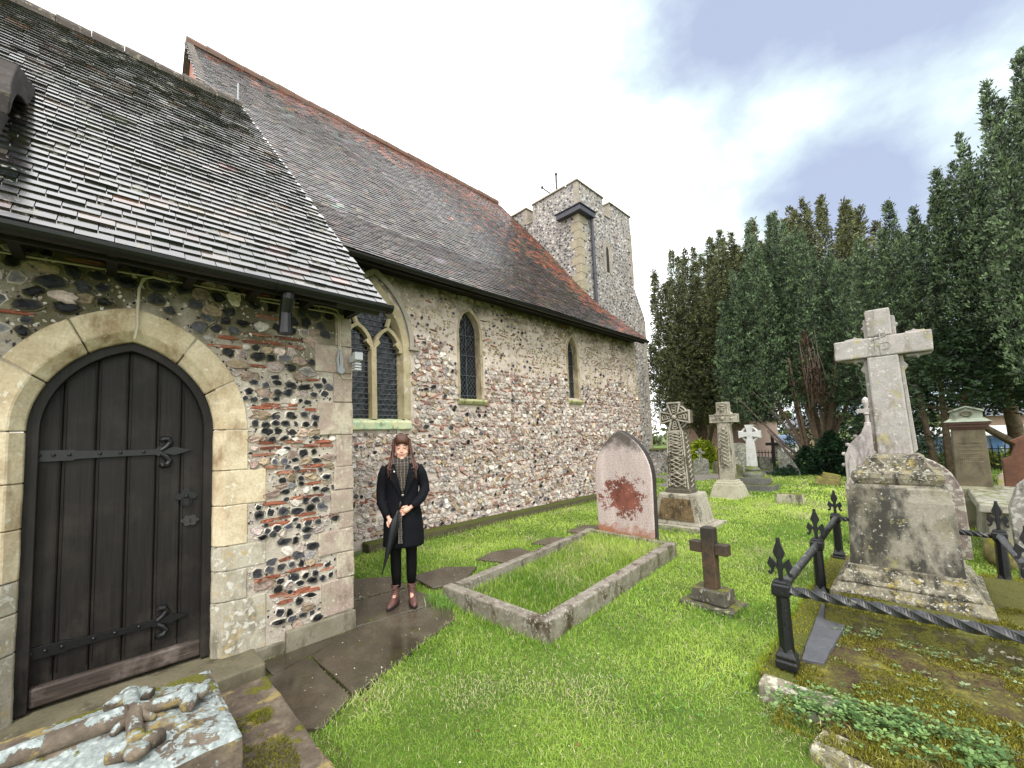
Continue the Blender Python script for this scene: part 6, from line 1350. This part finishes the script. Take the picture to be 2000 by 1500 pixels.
headstone('headstone', 'squat grey headstone under the blue-roofed house', 20.0, [(4.70, 0), (4.72, 0.56), (4.30, 0.5), (4.32, 0)], 0.14, GRST)
headstone('headstone', 'broken grey slab with a slanting edge leaning by the yew trunk', 18.0, [(3.66, 0), (3.69, 0.92), (3.52, 0.84), (3.30, 0.62), (3.05, 0.12), (3.05, 0)], 0.12, GRST, lean=R3(5))
m = MB(); m.box(19, 19.1, 3.96, 4.05, 0, 1.42); m.box(18.997, 19.103, 3.78, 4.23, 1.02, 1.13); tag(m.build('wooden_cross', TIMBER, None, bevel=0.006), 'thin dark wooden cross behind the broken slab', 'grave cross')
MB2 = stone('mossy_rubble', ['#5f5638', '#857a4c', '#a19a60'], 8, 0.8, 0.9, moss=0.9, moss_col='#a39f2c')
m = MB(); T = TM((15.6, 2.0, 0.05), rx=R3(10)); m.box(-0.2, 0.2, -0.25, 0.28, -0.1, 0.12, T=T); T = TM((15.6, 1.93, 0.2), rx=R3(14), rz=0.2); m.box(-0.17, 0.15, -0.2, 0.2, -0.06, 0.10, T=T); tag(m.build('stone_blocks', MB2, None, bevel=0.02, rough=0.1, disp=0.015), 'tilted pile of yellow-mossed blocks on the far lawn', 'stone blocks')
m = MB(); m.box(11.1, 11.4, 1.88, 2.38, -0.03, 0.20, tx=0.01, ty=0.02); tag(m.build('stone_block', stone('block', ['#8b8672', '#b0ab98', '#6b6448'], 9, 0.8, 0.9, moss=0.8, dark='#4a4434', dark_amt=0.53), None, bevel=0.015, rough=0.08, disp=0.012), 'squat pale block sitting alone in the lawn', 'stone block')
# pinnacled stone
t = thing('headstone', (9.5, 0.64, 0), 'pale gabled headstone with crockets and a finial behind the large cross', 'headstone'); c = 0.64
m = MB(); m.prism([(c + .34, 0), (c + .33, 1.12), (c + .26, 1.32), (c + .18, 1.42), (c + .10, 1.50), (c + .035, 1.66), (c - .035, 1.66), (c - .10, 1.50), (c - .18, 1.42), (c - .26, 1.32), (c - .33, 1.12), (c - .34, 0)], 'x', 9.5, 9.62)
for dy in (.0, .12, -.12, .24, -.24): m.prism([(c + dy + .05, 0.1), (c + dy + .045, 1.1 - abs(dy) * .3), (c + dy, 1.28 - abs(dy) * .5), (c + dy - .045, 1.1 - abs(dy) * .3), (c + dy - .05, 0.1)], 'x', 9.48, 9.502)
m.build('slab', PALE, t, bevel=0.012)
m = MB()
for s in (-1, 1):
    for y, z in ((.34, 1.14), (.28, 1.30), (.17, 1.44), (.35, .95)): q = MB(); q.ball((9.56, c + s * y, z + .02), .035, 8, 6); q.build('crocket', PALE, t)
m.lathe([(.045, 1.64), (.05, 1.68), (.03, 1.70), (.03, 1.82), (.05, 1.84), (.03, 1.87), (.025, 1.9), (.03, 1.96), (.05, 2.03), (.045, 2.09), (.01, 2.13)], (9.56, c, 0), 10); m.box(9.53, 9.59, c - .12, c + .12, 1.86, 1.93); m.build('finial', PALE, t, bevel=0.004)
headstone('headstone', 'round-shouldered mottled pink-grey headstone right behind the tall pedestal', 7.6, [(0.80, 0), (0.80, 0.84)] + [(0.26 + 0.5 * math.cos(a), 0.84 + 0.42 * math.sin(a)) for a in [math.pi * i / 14 for i in range(1, 14)]][0:13] + [(-0.27, 0.80), (-0.29, 0)], 0.12, stone('mottled_pink_stone', ['#6b5f5a', '#857670', '#8f8a80'], 7, 0.6, 0.8, dark='#4a4440', dark_amt=0.55, lichen='#aaa69a', lichen_amt=0.56, yellow='#8d7f3a', yellow_amt=0.66))
# pedestal monument
OLV = stone('olive_sandstone', ['#4a4330', '#5a5240', '#6b614c'], 5, 0.3, 0.85, dark='#3d3827', dark_amt=0.58)
t = thing('pedestal_tomb', (10.2, -0.48, 0), 'square olive-brown pedestal monument with a gabled cap and round medallion', 'monument'); yc = -0.475
m = MB(); m.sqlathe([(.28, .27, 0.0), (.28, .27, .42), (.25, .235, .46), (.25, .235, .6), (.215, .20, .64)], (10.2, yc, 0)); m.build('base', stone('step_grey_green', ['#6b6a52', '#82806a'], 6, 0.4, 0.85, dark='#4a4a34', dark_amt=0.56), t, bevel=0.008)
m = MB(); m.sqlathe([(.2, .185, .63), (.185, .17, 1.52)], (10.2, yc, 0)); m.build('die', OLV, t, bevel=0.01)
m = MB()
for i in range(9): 
    for j in range(11): m.box(9.998 + .0004 * 0 + 0.0145 * (i / 9) * 1.0, 10.01 + 0.0145 * (i / 9), yc - .12 + j * .022, yc - .12 + j * .022 + .014 * (0.6 + .4 * math.sin(i * 3 + j * 7)), 1.32 - i * .06, 1.332 - i * .06)
m.build('lettering', stone('worn_letters', ['#6e664f', '#7d745c'], 6, 0.3, 0.85), t)
m = MB(); m.sqlathe([(.19, .175, 1.52), (.20, .185, 1.54), (.225, .21, 1.57), (.225, .21, 1.60), (.25, .235, 1.61), (.25, .235, 1.645)], (10.2, yc, 0)); m.build('cornice', stone('red_brown_cornice', ['#43302a', '#574034'], 6, 0.3, 0.8), t, bevel=0.006)
m = MB(); m.sqlathe([(.27, .25, 1.647), (.19, .175, 1.705)], (10.2, yc, 0)); m.prism([(yc + .165, 1.70), (yc + .165, 1.80), (yc, 1.87), (yc - .165, 1.80), (yc - .165, 1.70)], 'x', 10.03, 10.35); m.prism([(yc + .18, 1.80), (yc + .18, 1.83), (yc, 1.90), (yc - .18, 1.83), (yc - .18, 1.80), (yc, 1.875)], 'x', 10.0, 10.37)
m.build('gabled_cap', stone('pale_green_cap', ['#8f9a8a', '#7a8070', '#a3aa9a'], 6, 0.4, 0.8, dark='#4a4a3a', dark_amt=0.56), t, bevel=0.004)
m = MB(); m.tube([(10.022, yc + .055 * math.cos(a), 1.775 + .038 * math.sin(a)) for a in [2 * math.pi * i / 20 for i in range(21)]], .012, 6, caps=False)
for pts in ([(.028, 1.76), (.028, 1.79)], [(.013, 1.76), (.013, 1.79)], [(.0, 1.76), (.0, 1.79)], [(.013, 1.775), (.0, 1.775)], [(-.013, 1.788), (-.028, 1.786), (-.015, 1.776), (-.028, 1.764), (-.013, 1.762)]): m.tube([(10.025, yc + a, b) for a, b in pts], .003, 5)
m.build('medallion', OLV, t)
m = MB(); m.box(8.2, 10.6, -1.5, -0.44, 0, 0.50, tx=0.02, ty=0.03); m.box(8.12, 10.65, -1.55, -0.39, 0.502, 0.60, tx=0.015, ty=0.015); tag(m.build('chest_tomb', stone('chest_tomb_stone', ['#77756a', '#8f8c80', '#a09c8c'], 5, 0.5, 0.85, dark='#4f4d42', dark_amt=0.55, dark_scale=8, moss=0.4), None, bevel=0.015, rough=0.2, disp=0.006), 'flat-topped grey chest tomb right of the tall pedestal', 'chest tomb')
headstone('headstone', 'red-brown sandstone headstone with sloping shoulders at the right edge', 11.4, [(-0.88, 0), (-0.88, 0.98), (-0.98, 1.04), (-1.04, 1.24), (-0.98, 1.30), (-1.2, 1.42), (-1.42, 1.30), (-1.36, 1.24), (-1.42, 1.04), (-1.52, 0.98), (-1.52, 0)], 0.12, REDST)
headstone('headstone', 'white-lichened rough headstone cut by the right edge beside the railings', 6.75, [(-0.55, 0), (-0.53, 0.75), (-0.60, 0.98), (-0.72, 1.12), (-0.95, 1.18), (-1.2, 1.1), (-1.3, 0)], 0.14, stone('white_lichen_stone', ['#77736c', '#959088'], 7, 0.7, 0.85, lichen='#a9a7a0', lichen_amt=0.54, dark='#3d3b36', dark_amt=0.56))
headstone('headstone', 'small grey cross-shaped marker in front of the pale blue shed', 15.0, [(-1.52, 0), (-1.52, .55), (-1.40, .55), (-1.40, .68), (-1.52, .68), (-1.52, .92), (-1.68, .92), (-1.68, .68), (-1.84, .68), (-1.84, .55), (-1.68, .55), (-1.68, 0)], 0.1, GRN)
headstone('headstone', 'rough pale rounded stone right of the tall olive pedestal', 13.0, rnd_top(-1.30, -0.92, 0.5, 0.16), 0.15, stone('rough_pale', ['#8d8070', '#a89a88', '#8a6f68'], 7, 0.7, 0.9, yellow='#8f9030', yellow_amt=0.55))
m = MB(); m.ball((7.75, -0.50, 0.10), (.42, .12, .22), 14, 9); tag(m.build('mossy_rock', MB2, None, smooth=True, rough=0.1, disp=0.03), 'rounded yellow-mossed rock between the pedestal and the chest tomb', 'rock')
m = MB(); m.ball((14.8, 5.9, 0.05), (.3, .2, .22), 12, 8); tag(m.build('white_stone', plain('plain_white_stone', '#c9cacc', 0.5, 0.1), None, smooth=True, disp=0.03, rough=0.1), 'small white stone on the grass left of the bright bush', 'small_stone')  # small white stone, a rough rounded lump

# ================================================================== BACKGROUND BUILDINGS AND FENCES
def m_brick():
    k = NT('pale_red_brick'); b = k.t.nodes.new('ShaderNodeTexBrick'); k.L(k.map(rot=(R3(90), 0, R3(90))), b.inputs['Vector']); b.inputs['Scale'].default_value = 4.4
    b.inputs['Color1'].default_value = (*C('#a88678'), 1); b.inputs['Color2'].default_value = (*C('#b39688'), 1); b.inputs['Mortar'].default_value = (*C('#c4b6a8'), 1); b.inputs['Mortar Size'].default_value = 0.02
    return k.fin(b.outputs[0], 0.85, k.bump(b.outputs[0], 0.3, 0.01))
BR = m_brick(); ROOFG = plain('grey_slate_roof', '#5a5c62', 0.6, 0.2, 8, 0.3); WHITE = plain('white_render', '#c4c4c0', 0.7, 0.08, 8)
t = thing('brick_building', (26, 9, 0), 'low pale red brick building beyond the first carved cross, its roof under the yew', 'building')
m = MB(); m.box(25, 31, 6.2, 10.2, -0.2, 2.3); m.build('wall', BR, t); m = MB(); m.prism([(24.7, 2.25), (28, 3.6), (31.3, 2.25), (31.3, 2.15), (24.7, 2.15)], 'y', 6.0, 10.3); m.build('roof', ROOFG, t)
t = thing('house', (33, 7.5, 0), 'small house with a blue-grey roof seen between the white cross and dark cross', 'house')
m = MB(); m.box(30, 35, 5.9, 7.75, -0.2, 0.75); m.build('wall', WHITE, t); m = MB(); m.prism([(29.8, 0.72), (31.8, 1.25), (35.2, 1.25), (35.2, 0.7), (29.8, 0.66)], 'y', 5.7, 7.9); m.build('roof', plain('blue_roof', '#5f7390', 0.6, 0.15), t)
t = thing('house', (38, 4, 0), 'cream brick house hidden behind the yew trunks', 'house')
m = MB(); m.box(36, 42, 4.6, 6.6, -0.2, 1.7); m.build('wall', stone('cream_brick', ['#a3926f', '#b5a888'], 6, 0.2, 0.85), t); m = MB(); m.prism([(35.7, 1.7), (39, 2.6), (42.3, 1.7)], 'y', 4.4, 6.8); m.build('roof', ROOFG, t)
t = thing('shed', (25, -2, 0), 'pale blue corrugated shed behind the iron fence at the right', 'shed')
m = MB()
for i in range(62): y = 0.2 - i * 0.09; m.box(25 - 0.02 * (i % 2), 28, y - 0.09, y - 0.0005, -0.2, 1.12)
m.build('wall', plain('pale_blue_sheet', '#8798b8', 0.5, 0.08, 4), t); m = MB(); m.box(24.93, 25.0, -1.98, -1.72, -0.2, 1.02); m.build('door', plain('blue_door', '#4a6c92', 0.5, 0.1), t)
m = MB(); m.prism([(24.8, 1.13), (28.2, 1.45), (28.2, 1.5), (24.8, 1.18)], 'y', -5.6, 0.3); m.build('roof', WHITE, t)
t = thing('building', (45, -3, 0), 'pinkish brick house glimpsed through the yew above the pedestal tomb', 'house')
m = MB(); m.box(36, 44, -6.5, -1.6, -0.2, 2.0); m.build('wall', BR, t); m = MB(); m.prism([(35.6, 2.0), (40, 3.6), (44.4, 2.0)], 'y', -6.8, -1.3); m.build('roof', ROOFG, t)
def ironfence(x, y0, y1, h, label, step=0.13):
    m = MB(); y = y0
    while y < y1: m.box(x - .012, x + .012, y, y + .024, 0, h); m.prism([(y, h), (y + .012, h + .05), (y + .024, h)], 'x', x - .006, x + .006); y += step
    for z in (0.12, h - 0.12): m.box(x - .02, x - .0125, y0, y1, z, z + .035)
    return tag(m.build('iron_fence', BLACKP, None), label, 'fence')
ironfence(22.0, -4.0, 0.9, 0.85, 'black spiked iron fence in front of the pale blue shed'); ironfence(24.0, 4.2, 7.6, 0.62, 'black iron fence below the blue-roofed house')
m = MB()
for i in range(7): m.box(17.6, 17.64, 6.62 + i * .13, 6.72 + i * .13, 0, .92 + .02 * (i % 2))
m.box(17.645, 17.68, 6.6, 7.5, .3, .36); tag(m.build('picket_fence', stone('weathered_pale_wood', ['#4a4239', '#5f564a'], 6, 0.3, 0.8), None), 'short dark wooden paling behind the first carved cross', 'fence')

# ================================================================== TREES
def m_leaf(name, c0=None):
    k = NT(name); c = k.attr(); k.fin(c, 0.5, spec=0.35); tr = k.t.nodes.new('ShaderNodeBsdfTranslucent'); k.L(c, tr.inputs[0]); ms = k.t.nodes.new('ShaderNodeMixShader'); ms.inputs[0].default_value = 0.15
    k.L(k.b.outputs[0], ms.inputs[1]); k.L(tr.outputs[0], ms.inputs[2]); k.L(ms.outputs[0], k.out.inputs[0]); return k.m
YEW = m_leaf('yew_foliage'); BARK = stone('yew_bark', ['#43382c', '#6a5a48', '#8a7862'], 12, 0.6, 0.85)
def crown(name, plumes, dens, leaf, lw, c0, c1, parent, seed, tip=None, k_=6, inner=0.25, updir=0.9, spread=0.55):
    """plumes: (x, y, z0, x1, y1, z1, r). Sprays of small leaf faces on and inside upright plumes"""
    r = np.random.default_rng(seed); V = []; Cc = []; c0, c1 = np.array(C(c0)), np.array(C(c1)); tip_ = np.array(C(tip)) if tip else c1
    for (xa, ya, za, xb, yb, zb, R_) in plumes:
        h = zb - za; n = int(dens * h * R_ * 6.28 * 0.8); t = r.random(n) ** 0.9; ph = r.uniform(0, 2 * np.pi, n)
        prof = np.minimum(1, (1 - t) ** 0.8 * 1.7) * np.minimum(1, 0.55 + t * 2.2)
        cl_ = np.sin(ph * 4 + t * h * 2.1 + xa * 7) * np.sin(t * h * 6.5 + ph * 2 + ya * 5); lump = 1 + 0.26 * cl_ + 0.16 * np.sin(t * h * 15 + ph * 6)
        rad = R_ * prof * lump * np.where(r.random(n) < inner, r.uniform(0.35, 0.85, n), r.uniform(0.85, 1.06, n)) * (1 + 0.5 * (r.random(n) < 0.03))
        p = np.stack([xa + (xb - xa) * t + rad * np.cos(ph), ya + (yb - ya) * t + rad * np.sin(ph), za + h * t + r.normal(0, 0.03, n)], -1)
        out = np.stack([np.cos(ph), np.sin(ph), np.zeros(n)], -1)
        ton = np.clip(0.38 + 0.45 * cl_ + r.normal(0, 0.3, n), 0, 1.4)  # leaf colour lighter on lumps, darker between: highlights and gap shade painted in
        for q in range(k_):
            d = out * spread + np.array([0, 0, updir]) + r.normal(0, 0.42, (n, 3)); d /= np.linalg.norm(d, axis=1)[:, None]
            s = np.cross(d, r.normal(0, 1, (n, 3))); s /= np.linalg.norm(s, axis=1)[:, None]; L_ = (leaf * r.uniform(0.6, 1.3, n))[:, None]; w_ = lw * r.uniform(0.7, 1.3, (n, 1))
            b = p + r.normal(0, leaf * 0.35, (n, 3))
            V.append(np.stack([b, b + d * L_ * 0.5 + s * w_, b + d * L_, b + d * L_ * 0.5 - s * w_], 1))
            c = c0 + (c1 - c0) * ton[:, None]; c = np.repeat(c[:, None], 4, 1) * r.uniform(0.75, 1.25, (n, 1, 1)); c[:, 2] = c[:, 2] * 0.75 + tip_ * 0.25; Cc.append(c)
    V = np.concatenate(V); Cc = np.concatenate(Cc); F = np.arange(len(V) * 4).reshape(-1, 4)
    return npmesh(name, V.reshape(-1, 3), F, YEW, parent, np.clip(Cc.reshape(-1, 3), 0, 1))
def trunk(parent, stems, mat=BARK):
    m = MB()
    for pts, r0, r1 in stems: m.tube(pts, [r0 + (r1 - r0) * i / (len(pts) - 1) for i in range(len(pts))], 8)
    return m.build('trunk', mat, parent, smooth=True)
def fan(cx, cy, R_, n, zb, zt, fall, pr, seed, hz=0.0, out=0.25, sq=1.0, jz=0.5, cap=None):
    r = random.Random(seed); P = []
    for i in range(n):
        rho = R_ * math.sqrt((i + 0.5) / n); a = i * 2.39996 + r.uniform(-.3, .3); x, y = cx + rho * math.cos(a) * sq, cy + rho * math.sin(a); q = (rho / R_)
        z1 = zt - fall * q ** 2 + r.uniform(-jz, jz); z0 = zb + hz * (1 - q) + r.uniform(-.2, .3)
        if cap: z1 = min(z1, np.interp(y + out * math.sin(a) * q, *cap) - abs(r.gauss(0, 0.35))); z1 = max(z1, z0 + 1.2)
        P.append((cx + (x - cx) * (0.8), cy + (y - cy) * 0.8, z0, x + out * math.cos(a) * q, y + out * math.sin(a) * q, z1, pr * r.uniform(0.75, 1.2)))
    return P
t = thing('irish_yew', (19.3, 2.5, 0), 'wide dark green many-stemmed yew with upright plumes and bare leaning stems', 'tree')
pl = fan(20.0, 3.3, 2.35, 60, 2.3, 10.4, 3.0, 0.31, 4, hz=1.5, cap=([0.6, 1.4, 2.2, 2.8, 3.4, 4.1, 4.8, 5.3, 5.8], [7.4, 7.6, 8.3, 9.6, 10.4, 9.3, 7.9, 6.8, 5.0])) 
pl += [(19.2, 5.2, 2.0, 19.3, 5.55, 6.3, 0.5), (18.7, 4.9, 1.9, 18.6, 5.1, 6.9, 0.5), (18.2, 4.3, 2.0, 18.1, 4.4, 7.4, 0.5), (17.9, 3.7, 2.6, 17.9, 3.8, 8.3, 0.45), (18.2, 1.5, 2.3, 18.3, 1.3, 7.2, 0.45), (18.1, 2.0, 2.4, 18.1, 1.9, 5.3, 0.4), (18.3, 0.9, 2.6, 18.4, 0.6, 6.9, 0.45), (19.0, 4.1, 4, 19.1, 4.25, 10.0, 0.4), (19.2, 3.6, 4, 19.3, 3.55, 10.1, 0.42), (18.5, 3.1, 4.5, 18.5, 3.0, 8.4, 0.4)] + [(21.0, 5.0 - .55 * i, .2, 20.8, 5.2 - .6 * i, 4.5, .6) for i in range(3, 10)]
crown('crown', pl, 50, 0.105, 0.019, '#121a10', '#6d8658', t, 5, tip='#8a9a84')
r = random.Random(8); st = []
for i in range(16):
    a = r.uniform(0, 6.28); q = r.uniform(0.2, 1.0); bx, by = 19.0 + r.uniform(-.25, .3), 2.6 + r.uniform(-.35, .35); st.append(([(bx, by, 0), (bx + .25 * q * math.cos(a), by + .3 * q * math.sin(a), 1.0), (bx + .7 * q * math.cos(a), by + .9 * q * math.sin(a), 2.3), (bx + 1.2 * q * math.cos(a), by + 1.7 * q * math.sin(a), 4.2)], r.uniform(.06, .12), .035))
trunk(t, st)
m = MB()
for p, r0, r1 in (([(18.8, 2.8, .25), (18.6, 3.5, 1.0), (18.4, 4.2, 2.0), (18.2, 4.9, 3.0)], .06, .02), ([(18.7, 2.9, .45), (18.5, 3.2, 1.3), (18.3, 3.7, 2.2), (18.1, 4.3, 3.1)], .05, .015), ([(18.7, 3.0, .2), (18.5, 3.4, .7), (18.4, 4.0, 1.6)], .07, .03)): m.tube(p, [r0 + (r1 - r0) * i / (len(p) - 1) for i in range(len(p))], 7)
for i in range(14): y = 2.6 - i * .035; m.tube([(17.75, y, 2.2 + .05 * i), (17.72, y + .1 * math.sin(i * 2), 3.4), (17.7, y + .1 + .05 * math.sin(i), 4.6 + .3 * math.sin(i * 3))], [.018, .012, .005], 5)
m.build('bare_stems', stone('grey_dead_wood', ['#5f5048', '#7a6a60'], 12, 0.4, 0.8), t, smooth=True)
crown('dead_spray', [(17.75, 2.5, 2.5, 17.75, 2.55, 4.9, 0.16), (17.7, 2.2, 2.3, 17.7, 2.3, 3.6, 0.14)], 60, 0.1, 0.02, '#3d2e22', '#6b553f', t, 6)
iv = thing('ivy', (18.6, 2.3, 0), 'dark glossy ivy mounded round the foot of the many-stemmed yew', 'ivy'); m = MB()
crown('ivy_leaves', [(18.6, 2.9, -.2, 18.6, 2.9, .95, .45), (18.5, 2.3, -.2, 18.5, 2.2, 1.5, .5), (18.7, 1.7, -.2, 18.7, 1.7, 1.1, .5), (18.3, 3.3, -.2, 18.3, 3.4, .5, .4), (18.3, 1.4, -.2, 18.3, 1.4, .4, .5), (17.8, 3.4, -.25, 17.8, 3.4, .2, .5)], 190, 0.08, 0.035, '#122417', '#3a5a3a', iv, 9, updir=0.2, spread=0.8)
m.tube([(18.6, 2.9, 0), (18.55, 2.7, .6), (18.6, 2.5, 1.2)], .02, 6); m.build('stem', BARK, iv)
t = thing('yew_tree', (24, 8, 0), 'loose brown-tinged yew at the left of the churchyard trees, beside the tower', 'tree')
P = fan(24.0, 7.5, 3.3, 64, 2.1, 12.0, 2.0, 0.6, 14, out=0.5, jz=0.9, cap=([4, 5.4, 6.7, 8.1, 9.2, 9.9, 10.6], [12.2, 11.3, 11.2, 10.9, 10.0, 8.6, 6.5])) + [(23, 5.8, 4, 23, 5.9, 11.6, .55), (23, 6.6, 4, 23, 6.8, 10.6, .55), (23, 5.0, 4, 23, 4.9, 11.9, .5)]; P += [(22.2, 7.2, 1.95, 22.1, 7.2, 4.0, .8), (22.0, 8.2, 1.7, 21.9, 8.5, 3.8, .7), (21.6, 6.3, 1.8, 21.6, 6.1, 3.8, .75), (22.5, 9.2, 2.2, 22.4, 9.5, 4.6, .6), (22.6, 9.7, 3.6, 22.5, 10.0, 6.6, .5), (23, 5.2, 4, 23, 5.0, 9.6, .5), (23, 6, 5, 23, 5.9, 10.8, .5)]
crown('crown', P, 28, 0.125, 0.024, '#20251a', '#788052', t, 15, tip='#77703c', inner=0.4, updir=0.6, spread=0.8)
trunk(t, [([(23.8, 8, 0), (23.8, 8.1, 2), (23.9, 8.2, 6)], .3, .1), ([(23.8, 8, 0.5), (23, 7.2, 2.5), (22.4, 6.8, 4.0)], .15, .04), ([(23.8, 8, 1), (23.0, 8.8, 3), (22.5, 9.3, 5)], .15, .04)])
t = thing('yew_tree', (25, 2.2, 0), 'tall bronze-green yew showing above the many-stemmed yew', 'tree')
crown('crown', fan(25.5, 2.6, 2.5, 36, 3.0, 13.9, 2.0, 0.6, 24, out=0.4, jz=0.9, cap=([0, 1.2, 2, 3, 4.4, 6], [10.0, 11.4, 12.2, 12.4, 11.6, 10.8])) + [(24, 0.8, 4, 24, .6, 9.6, .4), (24, 0.1, 4, 24, -.1, 9.2, .35), (24, 5.6, 4, 24, 5.9, 11.2, .5)], 24, 0.13, 0.025, '#22281a', '#7d8352', t, 25, tip='#7a7340', inner=0.4, updir=0.6, spread=0.8)
trunk(t, [([(25.5, 3, 0), (25.5, 3, 3), (25.4, 3, 8)], .3, .1)])
t = thing('irish_yew', (16.4, -0.4, 0), 'dark green upright yew rising behind the large stone cross', 'tree')
crown('crown', fan(16.6, -0.4, 1.55, 36, 2.4, 8.9, 1.7, 0.26, 34, hz=.6, out=.3, jz=.9, cap=([-2.5, -1.2, -.6, 0, .5, 1.0, 1.6], [9.4, 8.7, 8.0, 7.5, 7.2, 6.6, 5.4])) + [(15.6, 0.75, 2.3, 15.6, .85, 6.9, .36), (15.4, 0.2, 2.1, 15.3, .2, 7.6, .36)], 76, 0.085, 0.016, '#121a10', '#748b5e', t, 35, tip='#93a48c')
trunk(t, [([(16.6, -.4 + .2 * i, 0), (16.5, -.4 + .35 * i, 1.5), (16.4, -.4 + .5 * i, 4)], .09, .04) for i in (-1, 0, 1)])
t = thing('irish_yew', (15.4, -3.2, 0), 'tallest dark green yew filling the right edge of the picture', 'tree')
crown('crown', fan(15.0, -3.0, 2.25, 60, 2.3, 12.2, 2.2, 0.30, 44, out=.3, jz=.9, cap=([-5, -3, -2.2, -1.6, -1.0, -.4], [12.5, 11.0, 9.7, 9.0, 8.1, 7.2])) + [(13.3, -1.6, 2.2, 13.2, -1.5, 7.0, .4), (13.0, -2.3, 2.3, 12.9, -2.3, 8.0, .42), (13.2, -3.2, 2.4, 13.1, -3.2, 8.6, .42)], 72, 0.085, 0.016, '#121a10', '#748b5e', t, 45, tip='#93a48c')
trunk(t, [([(15.2, -3.2 + .2 * i, 0), (15.1, -3.2 + .35 * i, 1.5), (15.0, -3.2 + .6 * i, 4)], .12, .05) for i in (-1, 0, 1)])
t = thing('yew_tree', (18.5, -1.8, 0), 'spreading yew whose low dark boughs hang behind the olive pedestal tomb', 'tree')
crown('crown', [(17.5 + .5 * i, 1.0 - .55 * i, 1.3 + .55 * (i > 1), 17.3 + .5 * i, .9 - .6 * i, 4.2, .7) for i in range(8)] + [(14.8, -0.4 - .45 * i, 1.95 + .1 * (i % 2), 14.7, -.5 - .5 * i, 3.9, .6) for i in range(7)] + [(16.0, .9, .3, 16.0, .8, 2.6, .42), (16.4, .45, .15, 16.3, .5, 2.4, .4)], 34, 0.13, 0.028, '#101c12', '#3c5436', t, 55, tip='#55683f', inner=0.4, updir=0.1, spread=1.0)
trunk(t, [([(18.5, -1.8, 0), (18.3, -1.7, 1.5), (17.5, -1.5, 3)], .2, .1), ([(18.4, -1.7, 1.0), (17.2, -.6, 2.0), (16.5, .2, 2.2)], .1, .03)])
t = thing('bush', (20, 7.15, 0), 'rounded bright yellow-green bush beyond the carved cross', 'bush')
crown('foliage', [(20 + .25 * math.cos(a), 7.15 + .4 * math.sin(a), -.1, 20 + .3 * math.cos(a), 7.15 + .5 * math.sin(a), 1.15, .42) for a in (0, 1.2, 2.4, 3.6, 4.8, 6)], 120, 0.12, 0.03, '#4a6a14', '#c0cc3c', t, 65, tip='#c2c048', updir=.5, spread=.8)
trunk(t, [([(20, 7.15, 0), (20, 7.15, .6)], .04, .02)])
t = thing('bare_tree', (30, 14.6, 0), 'thin leafless tree beside the foot of the tower', 'tree'); r = random.Random(2); st = [([(30, 13.9, 0), (30, 14.0, 1.5), (30, 14.0, 3.6)], .06, .02)]
for i in range(26): a = r.uniform(0, 6.28); z = r.uniform(1.0, 3.3); st.append(([(30, 13.95, z), (30 + .3 * math.cos(a), 13.95 + .45 * math.sin(a), z + .3), (30 + .5 * math.cos(a), 13.95 + .8 * math.sin(a), z + .8 + r.random() * .4)], .02, .006))
trunk(t, st, TIMBER)
t = thing('hedge', (40, 0, 0), 'trimmed hedge running along behind the iron fence', 'hedge')
crown('foliage', [(23.2, 1.2 - .45 * i, -.3, 23.2, 1.2 - .45 * i, .55, .35) for i in range(12)], 60, 0.14, 0.05, '#4a5a20', '#8f9a4a', t, 75, updir=.4, spread=.8)
tl = crown('far_trees', [(60 + 4 * math.sin(i * 1.7), 40 - 4.2 * i, -1, 60 + 4 * math.sin(i * 1.7), 40 - 4.2 * i, 3.6 + 1.2 * math.sin(i * 2.3), 3.2) for i in range(26)], 1.6, 0.6, 0.2, '#35401f', '#6a7048', None, 85, updir=.4, spread=.8, inner=.5); tag(tl, 'far line of trees beyond the churchyard', 'trees', kind='stuff')
